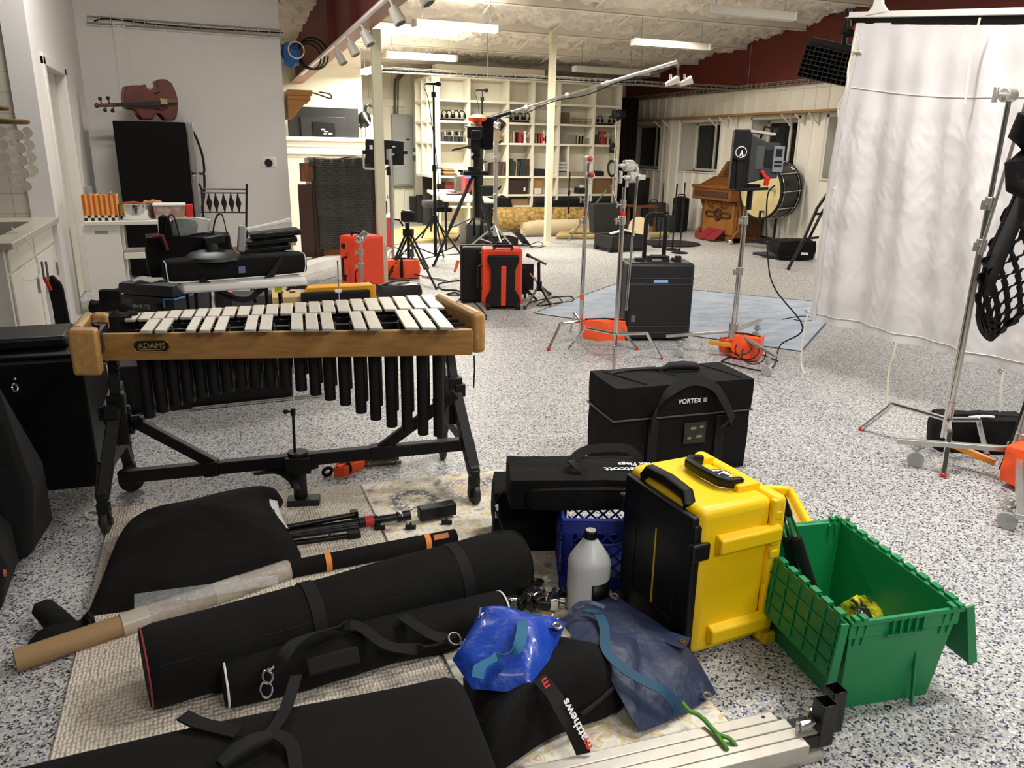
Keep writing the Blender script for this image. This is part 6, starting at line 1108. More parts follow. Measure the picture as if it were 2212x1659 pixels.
# ---------------------------------------------------------------- black flight cases and covered speakers at the far left
M_spk = mat('speaker_cover', '#0e0e0f', .85, bump=(60, .5, .006))
o = thing('flight_case', 'tall black flight case with spring handle against the left side', 'case', (-.98, 4.1, 0), math.radians(-4)); G().box((0, 0, .31), (.9, .5, .62)).o('case_body', M_blk, o, bev=.012); g = G().cyl((-.16, -.02, .66), (.12, -.02, .66), .02).cyl((-.2, -.02, .62), (-.17, -.02, .67), .012).cyl((.16, -.02, .62), (.13, -.02, .67), .012); g.o('handle', mat('handle_grip', '#5a594f', .6), o)
G().box((.05, -.0, .63), (.8, .46, .02)).o('case_lid', M_blk, o, bev=.005)
tag(G().bx((-1.25, 3.95, .645), (-.62, 4.25, .70)).o('flat_bag', M_blk, bev=.015), 'flat black bag lying on top of the tall flight case', 'bag')
for i, (pb_, pt_, lab, r2) in enumerate((((66, 1210), (120, 1125), 'black covered loudspeaker with chrome badge, standing next to the flight case', 0), ((0, 1335), (46, 1215), 'black covered loudspeaker with small orange badge, nearest the camera at the left edge', 1))):
    bx_, by_ = F(*pb_), F(*pt_); dr2 = (by_-bx_); ln_ = dr2.length; dn = dr2.normalized(); outw = V((-dn.y, dn.x, 0)); outw = outw if outw.x < 0 else -outw
    o = thing('loudspeaker', lab, 'loudspeaker', bx_+outw*.2); h2 = .73 if i == 0 else .44
    b4 = [bx_, bx_+dn*ln_, bx_+dn*ln_+outw*.45, bx_+outw*.45]
    t4 = [hat(bx_+outw*.02+dn*.05, h2-.02), hat(bx_+dn*(ln_+.0)+outw*.16, h2), hat(bx_+dn*ln_+outw*.55, h2), hat(bx_+outw*.45+dn*.05, h2-.03)]
    m4 = [hat(lerp(b4[k], V(t4[k]), .35)+(-outw*.05 if k < 2 else V()), h2*.38) for k in range(4)]
    G().loft([b4, m4, t4]).o('padded_cover', M_spk, o, world=True, bev=.03, seg=3)
    pb2 = hat(bx_+dn*(ln_*.55)+outw*(.05 if i == 0 else -.02), h2*.9 if i == 0 else .15)
    if i == 0: G().ring(WP(33, 838, (bx_.x, bx_.y+.12)), (.9, -.4, .3), .014, .004, 16, 6).cyl(WP(31, 818, (bx_.x, bx_.y+.12)), WP(31, 818, (bx_.x, bx_.y+.12))+V((.004, -.004, 0)), .004).o('badge', M_chrome, o, world=True)
    else: G().sph(WP(10, 1238, (bx_.x+.02, bx_.y)), .014, 10, (.4, 1, 1)).o('badge', mat('orange_badge', '#b5563a', .5), o, world=True)
tag(G().tube([F(200+14*math.cos(t)*(1+.1*t/6), 1112+9*math.sin(t), .006) for t in [i*.5 for i in range(24)]], .005, 6).o('white_rope', M_rope), 'small coil of white rope on the floor by the vibraphone leg', 'rope')
# black board lying under the vibraphone at the back
o = thing('long_case', 'long black case with a chrome edge on the floor behind the vibraphone', 'case', F(500, 880)); e0, e1 = F(415, 884), F(690, 855); rdir = (e1-e0).normalized(); n2 = V((-rdir.y, rdir.x, 0)); G().hexa([hat(e0-rdir*.42, 0), hat(e1-rdir*.16, 0), hat(e1-rdir*.16+n2*.4, 0), hat(e0-rdir*.42+n2*.4, 0)], [hat(e0-rdir*.42, .3), hat(e1-rdir*.16, .3), hat(e1-rdir*.16+n2*.4, .3), hat(e0-rdir*.42+n2*.4, .3)]).o('case_body', M_blk, o, world=True, bev=.015); G().cyl(hat(e0-n2*.03, .014), hat(e1+rdir*.02-n2*.03, .014), .012).o('chrome_edge', M_chrome, o, world=True)
# ================================================================ back of the room
M_bk = mat('bookcase_white', '#e4dfcd', .5)
YS = 14.65; xcol = [YP(x, 309, YS).x for x in (949, 1014, 1097.5, 1152, 1207, 1282, 1337)]; zrow = [YP(957, y, YS).z for y in (165, 216, 262, 308, 382, 423)]+[.45, .03]
o = thing('bookcase', 'large white open bookcase with six columns at the back of the room', 'bookcase', ((xcol[0]+xcol[-1])/2, YS+.2, 0)); D_ = .4
for i, x in enumerate(xcol): G().bx((x-.02, YS, 0), (x+.02, YS+D_, zrow[0])).o('upright', M_bk, o, world=True)
for i, z in enumerate(zrow): G().bx((xcol[0]-.02, YS+.005, z-.02), (xcol[-1]+.02, YS+D_, z+.02)).o('shelf', M_bk, o, world=True)
G().bx((xcol[0], YS+D_-.02, 0), (xcol[-1], YS+D_, zrow[0])).o('back_panel', M_bk, o, world=True)
for x, r in ((YP(1046, 340, YS).x, 3), (YP(1229, 340, YS).x, 3)): G().bx((x-.012, YS+.01, zrow[r+1]), (x+.012, YS+D_, zrow[r])).o('divider', M_bk, o, world=True)
o = thing('side_bookcase', 'narrow white bookcase wing with empty cells at the left end of the bookcase', 'bookcase', (xcol[0]-.1, 15, 0)); xw = YP(934, 300, YS).x; ww_ = xcol[0]-.022-xw; yw = [YS]+[XP(x, 300, xw).y for x in (923, 911, 898)]
for y in yw: G().bx((xw, y, .0 if y == YS else zrow[4]), (xw+ww_, y+.03, zrow[0])).o('upright', M_bk, o, world=True)
for z in zrow[:5]: G().bx((xw+.002, YS+.02, z-.02), (xw+ww_, yw[-1], z+.02)).o('shelf', M_bk, o, world=True)
G().bx((xw+ww_-.02, YS+.02, zrow[4]), (xw+ww_, yw[-1], zrow[0])).o('back_panel', M_bk, o, world=True)
# top valance boxes above the bookcase
zt0 = zrow[0]+.021
for x0, x1, h_, lab in ((942, 1178, .2, 'long white duct box lying on the bookcase top'), (1198, 1338, .1, 'shorter white duct box lying on the right half of the bookcase top')): tag(G().bx((YP(x0, 150, YS+.1).x, YS+.1, zt0), (YP(x1, 150, YS+.1).x, YS+.38, zt0+h_)).o('duct_box', mat('duct_white', '#d9d3c0', .6), bev=.01), lab, 'duct')
def pitem(name, lab, cat, x0, x1, y0, y1, col, row=None, d=.22, dy=.06, grp=None, rough=.6, tilt=0., bev=.004):
    a, c, z0, z1 = pr(x0, x1, y0, y1, YS+dy)
    if row is not None: z1 = z1-z0+zrow[row]+.021; z0 = zrow[row]+.021
    g = G(); 
    if tilt: g.hexa([(a, YS+dy, z0), (c, YS+dy, z0), (c, YS+dy+d, z0), (a, YS+dy+d, z0)], [(a+tilt, YS+dy, z1), (c+tilt, YS+dy, z1), (c+tilt, YS+dy+d, z1), (a+tilt, YS+dy+d, z1)])
    else: g.bx((a, YS+dy, z0), (c, YS+dy+d, z1))
    return tag(g.o(name, mat('item'+col, col, rough), bev=bev), lab, cat, grp)
# headphones on racks
def hp_rack(x0, x1, items, row, lab):
    a, c, _, _ = pr(x0, x1, 250, 260, YS+.08); z = zrow[row]+.021; o = thing('headphone_rack', lab+' black display board', 'rack', ((a+c)/2, YS+.15, z)); G().bx((a, YS+.08, z), (c, YS+.28, z+.035)).o('board', M_blk, o, world=True)
    for k, x in enumerate(items):
        X = YP(x, 255, YS+.16).x; q = thing('headphones', lab+' black headphones number word', 'headphones', (X, YS+.16, z+.036), 0, 'headphones on the bookcase boards')
        q['label'] = '%s black headphones on the board in the %s' % (('first', 'second', 'third', 'fourth')[k], lab.split(' of ')[0])
        G().tube([(.05*math.cos(t), 0, .09+.055*math.sin(t)) for t in [PI*i/10 for i in range(11)]], .011, 6).o('headband', M_blk, q)
        for s in (-1, 1): G().cyl((s*.05-.012, 0, .05), (s*.05+.018, 0, .05), .036, n=12).tube([(s*.05, 0, .08), (s*.05, 0, .05)], .009, 6).o('ear_cup', M_blk, q)
hp_rack(957, 1003, (960, 970, 986, 998), 2, 'leftmost cell of the headphone shelf,'); hp_rack(1099, 1143, (1108, 1123, 1139), 2, 'third cell of the headphone shelf,'); hp_rack(1286, 1326, (1296, 1321), 2, 'last cell of the headphone shelf,')
pitem('flat_case', 'flat black case in the second cell behind the orange clip', 'case', 1017, 1060, 251, 262, '#161616', 2)
pitem('carton', 'brown carton in the fifth cell of the headphone shelf', 'box', 1209, 1231, 243, 268, '#5b4c3a', 2)
a, c, z0, z1 = pr(1244, 1280, 259, 270, YS+.06); o = thing('wire_basket', 'grey wire basket on the headphone shelf beside the brown carton', 'basket', ((a+c)/2, YS+.15, zrow[2]+.021)); z0 = zrow[2]+.021; h_ = z1-z0+.02
g = G()
for z in (z0, z0+h_*.5, z0+h_): g.tube([(a, YS+.06, z), (c, YS+.06, z), (c, YS+.26, z), (a, YS+.26, z), (a, YS+.06, z)], .005, 5)
for i in range(7): x = lerp(a, c, i/6); g.tube([(x, YS+.26, z0+h_), (x, YS+.26, z0), (x, YS+.06, z0), (x, YS+.06, z0+h_)], .004, 5)
g.o('wire_frame', mat('basket_wire', '#8a8068', .4, .5), o, world=True)
# book rows
def books(lst, row, grp, where):
    for k, (x0, x1, y0, col, nm) in enumerate(lst):
        base = zrow[row]; yb = 308 if row == 3 else 382
        a, c, _, _ = pr(x0, x1, y0, yb, YS+.07); h_ = (YP(x0, y0, YS+.07).z-YP(x0, yb, YS+.07).z)
        o = thing('book', '%s book, %s' % (nm, where), 'book', ((a+c)/2, YS+.16, base+.021), 0, grp); w_ = abs(c-a)*.94; d_ = .17
        g = G().bx((-w_/2, -d_/2, 0), (-w_/2+.006, d_/2, h_)).bx((w_/2-.006, -d_/2, 0), (w_/2, d_/2, h_)).bx((-w_/2, -d_/2, 0), (w_/2, -d_/2+.006, h_)); g.o('cover', mat('book'+col, col, .6), o)
        G().bx((-w_/2+.006, -d_/2+.006, .006), (w_/2-.006, d_/2-.006, h_-.006)).o('pages', mat('pages', '#cfc6ae', .8), o)
B3 = 'books on the bookcase'
books([(1098, 1108, 286, '#9c8b57', 'tall tan'), (1108.5, 1112, 284, '#d5d0c0', 'thin white'), (1112.5, 1116, 285, '#1c1b1a', 'black'), (1119, 1128, 284, '#a3262a', 'thick bright red'), (1128, 1130.5, 288, '#8a1f24', 'thin dark red')], 3, B3, 'third column of the book shelf')
books([(1154, 1158, 289, '#6b6a68', 'grey'), (1158.5, 1161.5, 287, '#b9b2a4', 'pale grey'), (1162.5, 1168, 287, '#b5442b', 'orange-red'), (1168.5, 1173.5, 286, '#c2553b', 'coral'), (1174, 1179, 289, '#8f3d2e', 'brick red'), (1179.5, 1184, 291, '#6d3328', 'brown-red')], 3, B3, 'fourth column of the book shelf')
books([(1247, 1250, 289, '#cfc9b2', 'cream'), (1250.5, 1253, 291, '#202020', 'thin black'), (1253.5, 1257, 290, '#c9b23a', 'mustard'), (1257.5, 1260, 290, '#1a1a1a', 'slim black'), (1260.5, 1263.5, 289, '#ded9c9', 'white')], 3, B3, 'fifth column of the book shelf')
books([(1304, 1308, 293, '#a03a30', 'red'), (1308.5, 1311.5, 292, '#7d4a3a', 'rust'), (1312, 1316, 294, '#c7bba5', 'beige'), (1316.5, 1320, 295, '#3a3a3a', 'charcoal')], 3, B3, 'last column of the book shelf')
pitem('grey_box', 'mottled grey storage box in the fifth column of the book shelf', 'box', 1206, 1244, 290, 311, '#77736b', 3, dy=.05)
pitem('dark_box', 'small dark box in the last column of the book shelf', 'box', 1284, 1294, 291, 313, '#2a2c2f', 3)
pitem('yellow_folder', 'ochre yellow folder in the second column behind the camera', 'folder', 1060, 1079, 283, 308, '#a8812a', 3)
a, c, z0, z1 = pr(957, 1001, 288, 308, YS+.06); z0 = zrow[3]+.021; o = thing('disc_rack', 'wire rack of black and white disc cases in the first column', 'rack', ((a+c)/2, YS+.15, z0)); g = G()
for x in (a, (a+c)/2, c): g.bx((x-.006, YS+.05, z0), (x+.006, YS+.2, z0+.17))
g.bx((a, YS+.05, z0+.10), (c, YS+.2, z0+.112)); g.o('rack_frame', M_alu, o, world=True)
for k in range(12): x = lerp(a+.01, c-.015, k/11); G().bx((x, YS+.06, z0+.112), (x+.012, YS+.18, z0+.17+.01*(k % 3))).o('disc_case', mat('disc%d' % (k % 4), ('#1b1b1b', '#d5d0c4', '#6b6255', '#2d2a28')[k % 4], .5), o, world=True)
for k in range(5): x = lerp(a+.01, c-.08, k/4); G().bx((x, YS+.06, z0), (x+.06, YS+.18, z0+.09)).o('disc_case', mat('disc%d' % (k % 2*3), '#1b1b1b', .5), o, world=True)
def fig(x, y0, lab, col): X = YP(x, 300, YS+.1); h_ = YP(x, y0, YS+.1).z-YP(x, 308, YS+.1).z; tag(G().lathe([(0, 0), (.04, 0), (.035, .03), (.02, .06), (.03, h_*.55), (.022, h_*.7), (.012, h_*.74), (.026, h_*.84), (.022, h_*.95), (0, h_)], (X.x, YS+.1, zrow[3]+.021), n=14).o('figurine', mat('fig'+col, col, .5)), lab, 'figurine')
fig(1134, 281, 'white figurine beside the bright red book', '#ddd8ca'); fig(1174.5, 279, 'white figurine standing before the orange books', '#d8cfbc')
tag(G().soft((YP(1301, 285, YS+.1).x, YS+.1, YP(1301, 287, YS+.1).z), (.15, .12, .06), n=6, e=.5).lathe([(0, 0), (.035, 0), (.05, .06), (.03, .15), (.02, .18), (0, .18)], (YP(1301, 285, YS+.1).x, YS+.1, zrow[3]+.021)).o('red_hat', mat('red_felt', '#a02a25', .7)), 'red felt hat on a small stand in the last column', 'hat')
# fourth row: papers, records, binders
o = None
for k in range(5): pitem('paper_stack', '%s sheaf in the pile of worn papers in the first column' % ('lowest', 'second lowest', 'middle', 'second highest', 'topmost')[k], 'papers', 958+k % 2*2, 988-k*2, 377-k*3.2, 380.5-k*3.2, ('#4d3b29', '#8a6d45', '#b8925a', '#5f4a33', '#a98a55')[k], None, .24, .05, 'worn papers in the bookcase', .9)
bnd = [(1063, 1068, 352, '#4a3a33'), (1068.5, 1073, 351, '#332a28'), (1073.5, 1078, 352, '#563f33'), (1078.5, 1083, 350, '#3d2f2a'), (1083.5, 1088, 351, '#5a4438'), (1088.5, 1092, 350, '#3a2c27')]
for k, (x0, x1, y0, col) in enumerate(bnd): pitem('record_sleeve', '%s brown record sleeve leaning in the second column' % ('first', 'second', 'third', 'fourth', 'fifth', 'last')[k], 'record', x0, x1, y0, 380, col, 4, .3, .04, 'record sleeves in the bookcase', tilt=.03)
bnd = [(1097, 1108, 345, '#23282a', 0), (1109, 1113, 352, '#2c3234', 0), (1113.5, 1116, 350, '#8f7d5a', .02), (1117, 1122, 351, '#252f36', .02), (1123, 1129, 353, '#1f2a33', .03), (1129, 1134, 354, '#232d30', .03), (1127, 1144, 346, '#3a3020', 0)]
for k, (x0, x1, y0, col, t) in enumerate(bnd): pitem('binder', '%s dark binder from the left in the third column' % ('first', 'second', 'third', 'fourth', 'fifth', 'sixth', 'last')[k], 'binder', x0, x1, y0, 382, col, 4, .26, .04 if k < 6 else .12, 'dark binders in the bookcase', tilt=t)
pitem('black_case', 'low black case in the fourth column under the books', 'case', 1150, 1179, 367, 382, '#141414', 4, .28, .03)
a, c, z0, z1 = pr(1203, 1227, 351, 374, YS+.05); o = thing('drawer_unit', 'black desk drawer unit with white drawers in the fifth column', 'drawer unit', ((a+c)/2, YS+.15, z0)); G().bx((a, YS+.05, zrow[4]+.10), (c, YS+.27, z1)).o('unit_body', M_blk, o, world=True)
for k in range(3): G().bx((a+.04, YS+.04, zrow[4]+.12+k*.065), (c-.03, YS+.06, zrow[4]+.165+k*.065)).o('drawer', mat('drawer_white', '#aeb3b2', .4), o, world=True)
pitem('pink_box', 'flat pinkish grey box under the black drawer unit', 'box', 1202, 1270, 375, 384, '#8a7f78', 4, .3, .03)
pitem('soft_pouch', 'soft black pouch in the last column of the binder shelf', 'pouch', 1282, 1306, 376, 387, '#121212', 4, .2, .03, bev=.03)
# fifth row
pitem('maroon_box', 'maroon box in the first column behind the worktable', 'box', 961, 985, 388, 414, '#6e2227', 5, .2, .1)
pitem('brown_case', 'dark brown case with white tag in the third column', 'case', 1098, 1138, 393, 423, '#2c1a15', 5, .28, .03); pitem('white_tag', 'white tag on the dark brown case', 'tag', 1131, 1135, 405, 412, '#d9d5c8', None, .004, .022, bev=0)
pitem('carton', 'tan carton standing in the fourth column', 'box', 1151, 1172, 388, 423, '#9a7b4c', 5, .26, .05); pitem('white_sign', 'small white sign leaning against the tan carton', 'sign', 1155, 1170, 409, 422, '#d8d2c0', 5, .02, .0)
pitem('carton', 'large brown carton with dark tape in the last column', 'box', 1279, 1320, 388, 424, '#7a5a34', 5, .3, .03); pitem('black_device', 'small black device in the fifth column', 'device', 1249, 1264, 409, 422, '#151515', 5, .2, .05)
pitem('white_toy', 'small white object on the black device', 'object', 1253, 1262, 399, 409, '#d4cfc3', None, .06, .1, bev=.02)
pitem('kraft_box', 'flat brown box in the bottom row of the third column', 'box', 1100, 1140, 430, 446, '#8a6d42', None, .25, .05)
# electrical panel, conduits
o = thing('breaker_panel', 'grey electrical panel with conduits on the ribbed back wall', 'electrical panel', YP(870, 320, YB)); M_pan = mat('panel_enamel', '#9fa39e', .45)
g = G(); pbox(g, 849, 892, 247, 402, YB-.14, .118); g.o('panel_box', M_pan, o, world=True, bev=.01); g = G(); pbox(g, 853, 888, 252, 398, YB-.155, .02); dd = g.o('panel_door', M_pan, o, world=True, bev=.004); g = G(); pbox(g, 878, 885, 300, 303, YB-.165, .01); g.o('latch', M_blk, dd, world=True)
for x in (851, 854, 859): G().tube([YP(x, 247, YB-.08), YP(x+1, 180, YB-.08), YP(x+2, 172, YB-.08), YP(x+14, 160, YB-.09)], .016, 6).o('conduit', M_steel, o, world=True)
g = G(); pbox(g, 893, 901, 328, 336, YB-.1, .08); g.o('junction_box', M_wht, o, world=True); g = G(); pbox(g, 893, 900, 320, 345, YB-.08, .055); g.o('conduit_block', M_steel, o, world=True)
# corbel on the wall end
o = thing('wood_corbel', 'stepped honey-coloured wooden corbel fixed to the end of the fridge wall', 'corbel', YP(640, 225, 11.0)); M_hon = mat('honey_oak', '#b07a33', .45, var=('#9c6828', 5, .3, .7), stretch=(1, 1, 6))
def PW(pts): return [YP(x, y, 11.02) for x, y in pts]
for nm, pts in (('corbel_cap', ((621, 193), (675, 195), (675, 207), (621, 206))), ('corbel_step', ((621, 206), (671, 207), (671, 217), (621, 215))), ('corbel_body', ((621, 215), (669, 217), (664, 224), (657, 226), (633, 256), (623, 258)))): q = PW(pts); G().loft([q, [p+V((0, .5, 0)) for p in q]]).o(nm, M_hon, o, world=True, bev=.006)
# television with its back turned, on the ledge
o = thing('television', 'large black television turned back to front on the white ledge', 'television', YP(700, 300, 14.45)); g = G(); pbox(g, 622, 775, 232, 299, 14.5, .04); g.o('back_panel', mat('tv_back', '#1d1d1c', .5), o, world=True, bev=.006)
g = G(); pbox(g, 650, 746, 252, 298, 14.46, .05); hs = g.o('rear_housing', mat('tv_housing', '#222221', .5), o, world=True, bev=.006); g = G(); pbox(g, 676, 724, 264, 298, 14.44, .05); g.o('connector_box', M_blk, hs, world=True, bev=.004)
for x0, x1, y0, y1 in ((694, 702, 278, 281), (700, 709, 283, 285), (699, 706, 288, 290), (710, 718, 287, 291)): g = G(); pbox(g, x0, x1, y0, y1, 14.435, .006); g.o('sticker', M_txt, hs, world=True)
# swan sculpture
o = thing('swan_sculpture', 'black pierced metal swan sculpture standing on the white ledge', 'sculpture', YP(788, 300, 14.6)); c0 = YP(787, 258, 14.6)
G().sph(c0, .125, 16, (1, .8, 1.15)).path([YP(781, 270, 14.6), YP(778, 275, 14.6), YP(779, 276, 14.6)], .06, .06, n=8).o('body', M_blkm, o, world=True)
G().tube([YP(788, 248, 14.6), YP(789, 238, 14.6), YP(790, 230, 14.6), YP(796, 226, 14.6), YP(803, 229, 14.6), YP(808, 233, 14.6), YP(811, 240, 14.6)], [.035, .028, .026, .026, .028, .024, .01], 8, smooth=3).o('neck', M_blkm, o, world=True)
for k in range(5): p = YP(790+k*2, 254+k*3, 14.49); G().cyl(p, p+V((0, -.01, 0)), .018, n=6).o('pierced_shape', M_txt, o, world=True)
for x in (782, 789): G().cyl(YP(x, 272, 14.6), hat(YP(x, 300, 14.6), 1.69), .006, n=6).o('leg', M_blkm, o, world=True)
o = thing('framed_picture', 'small white framed picture on the wall behind the swan', 'picture', YP(797, 280, 14.95)); g = G(); pbox(g, 780, 812, 248, 300, 14.95, .03); g.o('frame', M_wht, o, world=True, bev=.004); g = G(); pbox(g, 790, 804, 266, 296, 14.935, .02); g.o('picture_panel', mat('pale_panel', '#c6cfcb', .5), o, world=True)
# wooden cabinet and moving blanket
o = thing('wooden_cabinet', 'tall brown wooden cabinet behind the fridge wall, mostly under a moving blanket', 'cabinet', (1.85, 11.2, 0)); M_wal = mat('walnut', '#8a5428', .4, var=('#57311a', 5, .3, .7), stretch=(6, 6, 1)); M_wald = mat('walnut_dark', '#3a2318', .45)
xa, xb, ya, yb_ = 1.42, 2.32, 10.85, 11.5; ztc = 1.38
G().bx((xa, ya, .08), (xb, yb_, ztc)).o('carcass', M_wald, o, world=True, bev=.008); G().bx((xa+.02, ya-.01, 0), (xb, yb_, .1)).o('plinth', M_wald, o, world=True, bev=.006)
g = G(); pbox(g, 648, 677, 352, 392, ya-.03, .04); g.o('door', M_wal, o, world=True, bev=.008); g = G(); pbox(g, 648, 678, 398, 556, ya-.02, .03); g.o('door', mat('walnut_mid', '#3d2316', .45), o, world=True, bev=.008); g = G(); pbox(g, 699, 800, 536, 566, ya-.03, .04); g.o('drawer', M_wal, o, world=True, bev=.008); 
m, N, L, b = nodes('moving_blanket'); b.inputs['Base Color'].default_value = lin('#3b3a37'); b.inputs['Roughness'].default_value = .9; tc = N.new('ShaderNodeTexCoord'); w_ = N.new('ShaderNodeTexWave'); w_.bands_direction = 'Z'; w_.inputs['Scale'].default_value = 12; w_.inputs['Distortion'].default_value = 5; w_.inputs['Detail Scale'].default_value = 3; L.new(tc.outputs['Object'], w_.inputs[0]); bp = N.new('ShaderNodeBump'); bp.inputs['Distance'].default_value = .012; L.new(w_.outputs['Fac'], bp.inputs['Height']); L.new(bp.outputs[0], b.inputs['Normal']); rp = ramp(N, [(0, '#353432'), (1, '#565550')]); L.new(w_.outputs['Fac'], rp.inputs[0]); L.new(rp.outputs[0], b.inputs['Base Color'])
def blk(u, v):
    x = lerp(YP(682, 400, ya).x, YP(801, 400, ya).x, u); zt4 = ztc+.012-.012*math.sin(u*6); zb4 = lerp(YP(690, 536, ya).z, YP(745, 545, ya).z, u)
    if v > .88: k = (v-.88)/.12; return V((x, ya-.05+k*.55, zt4+.01*math.sin(u*9)))
    return V((x+.01*math.sin(v*9), ya-.06-.02*math.sin(u*16)*(1-v)-.008*math.sin(u*33), lerp(zb4, zt4, v/.88)))
bb = G().grid(blk, 40, 40).grid(lambda u, v: V((lerp(xa-.03, YP(684, 400, ya).x, u), ya-.045+.5*v if v > .15 else ya-.045, ztc+.014 if v > .15 else ztc-.09+.6*v)), 6, 8).o('moving_blanket', m, ang=80)
tag(bb, 'dark grey quilted moving blanket hung over the wooden cabinet', 'blanket')
tag(G().bx((1.62, 11.0, ztc+.03), (2.05, 11.35, ztc+.055)).o('paper_sheets', mat('paper_cream', '#d9cfae', .7)), 'cream paper sheets lying on top of the blanketed cabinet', 'paper')
# light panel on stand by the column
pL = F(850, 582); o = thing('panel_light', 'flat black light panel in a white yoke, half hidden by the near column', 'studio light', pL); 
def wl_(x, y, d=0.): p = WP(x, y, pL); return p+V((.23, .97, 0))*d
q = [wl_(789, 300), wl_(872, 305), wl_(872, 357), wl_(789, 354)]; n3 = V((.22, .975, 0))
G().loft([q, [p+n3*.05 for p in q]]).o('panel_body', M_blk, o, world=True, bev=.008)
for x, y in ((803, 318), (852, 317), (862, 324), (866, 332)): G().box(wl_(x, y)-n3*.003, (.06 if x < 856 else .02, .004, .05 if x < 810 else .015), (0, 0, .22)).o('marking', M_txt if x < 856 else M_grey, o, world=True)
G().tube([wl_(785, 330), wl_(786, 362), wl_(788, 364), wl_(872, 367), wl_(876, 365), wl_(876, 330)], .013, 6).o('yoke', mat('yoke_white', '#d2cec2', .4), o, world=True); G().cyl(wl_(783, 329), wl_(790, 329), .025).cyl(wl_(871, 329), wl_(880, 329), .025).o('yoke_knob', M_blk, o, world=True)
stand_col(o, pL-n3*.05, [.0, Hat(844, 480, pL), Hat(842, 420, pL), Hat(840, 322, pL)], [.022, .026, .03], m=M_alu); G().cyl(wl_(840, 360)-n3*.05, wl_(841, 378)-n3*.05, .034, n=12).o('dark_collar', M_rub, o, world=True)
G().cyl(wl_(840, 322)-n3*.06, wl_(840, 345)-n3*.06, .04, n=12).cyl(wl_(842, 332)-n3*.05, wl_(852, 334)-n3*.05, .015).o('pan_joint', M_alu, o, world=True, bev=.004)
for a in (0, 2.1, 4.2): G().cyl(hat(pL-n3*.05, .32), hat(pL+V((.45*math.cos(a), .45*math.sin(a), 0)), .015), .011, n=8).o('leg', M_alu, o, world=True)
tag(G().tube([wl_(802, 352), wl_(806, 400), wl_(810, 430), wl_(806, 465), wl_(806, 500), F(807, 560, .01)], .007, 6, smooth=4).o('power_cable', M_rub), 'black cable hanging down from the flat light panel to the floor', 'cable')
# red cooler with black device, plywood on the floor
o = thing('red_cabinet', 'red cabinet with a white top strip standing behind the near column', 'cabinet', F(828, 532)); p0_, p1_ = F(810, 535), F(846, 533); a_, c_ = p0_, p1_; hh2 = 1.0*(WP(828, 470, F(828, 533)).z); G().hexa([a_, c_, c_+V((.05, .4, 0)), a_+V((.05, .4, 0))], [hat(a_, hh2), hat(c_, hh2), hat(c_+V((.05, .4, 0)), hh2), hat(a_+V((.05, .4, 0)), hh2)]).o('cabinet_body', mat('crimson', '#a8232a', .5), o, world=True, bev=.006); G().hexa([hat(a_, hh2), hat(c_, hh2), hat(c_+V((.05, .4, 0)), hh2), hat(a_+V((.05, .4, 0)), hh2)], [hat(a_, hh2+.05), hat(c_, hh2+.05), hat(c_+V((.05, .4, 0)), hh2+.05), hat(a_+V((.05, .4, 0)), hh2+.05)]).o('top_strip', M_wht, o, world=True)
tag(G().bx((a_.x+.02, a_.y+.08, hh2+.052), (a_.x+.24, a_.y+.3, hh2+.26)).o('printer', M_blk, bev=.015), 'small black printer on top of the red cabinet', 'printer')
q = [F(850, 530), F(1000, 520), F(985, 488), F(852, 497)]
for k in range(2): tag(G().hexa([hat(p, .001+k*.025)+V((.12*k, .05*k, 0)) for p in q], [hat(p, .022+k*.025)+V((.12*k, .05*k, 0)) for p in q]).o('plywood_sheet', M_ply), ('lower', 'upper')[k]+' of two pale plywood sheets lying on the floor by the back wall', 'plywood', 'plywood sheets on the floor')
# upright dark panels and slim cases by the back wall
def standing(name, lab, cat, px0, px1, ybase, ytop, m, d=.2, lean=.0):
    a, c = F(px0, ybase), F(px1, ybase); h_ = WP((px0+px1)/2, ytop, lerp(a, c, .5)).z; dv = V((-(c-a).y, (c-a).x, 0)).normalized()*d; up = V((0, lean, 0))
    g = G().hexa([hat(a, 0), hat(c, 0), hat(c+dv, 0), hat(a+dv, 0)], [hat(a+up, h_), hat(c+up, h_), hat(c+dv+up, h_), hat(a+dv+up, h_)]); return tag(g.o(name, m, bev=.01), lab, cat)
standing('folded_screen', 'tall dark grey panel leaning under the bookcase wing', 'panel', 914, 944, 486, 377, mat('grey_felt', '#3d3d3b', .8), .05)
standing('instrument_case', 'black instrument case standing by the back wall, left of the grey panel', 'case', 887, 902, 480, 425, M_blk, .2, .05); standing('instrument_case', 'taller black instrument case beside the first one, by the back wall', 'case', 902, 918, 481, 422, mat('case_soft', '#242423', .7), .2, .05)
# work table with clutter, stool, drawers
o = thing('worktable', 'long white worktable crowded with gear before the bookcase', 'table', F(985, 470)); pt0, pt1 = V((3.55, 12.9, 0)), V((5.0, 12.9, 0)); wz = .78
a_, c_ = VP(922, 408, (0, 13.2, 0), (0, 1, 0)), VP(1066, 430, (0, 12.7, 0), (0, 1, 0)); wz = .80
t4 = [F(958, 428, wz), F(1068, 431, wz), F(1068, 431, wz)+V((.1, .7, 0)), F(922, 409, wz)]
G().hexa([p-V((0, 0, .06)) for p in t4], t4).o('tabletop', M_wht, o, world=True, bev=.015)
for p in t4: q_ = lerp(p, sum(t4, V())/4, .12); G().cyl(hat(q_, 0), hat(q_, wz-.06), .018, n=8).o('leg', M_blkm, o, world=True)
q_ = sum(t4, V())/4
def ont(name, lab, cat, px, py, d, m, bev=.006, rz=0.): p = F(px, py, wz); return tag(G().box(hat(p, wz+d[2]/2+.001), d, (0, 0, rz)).o(name, m, bev=bev), lab, cat)
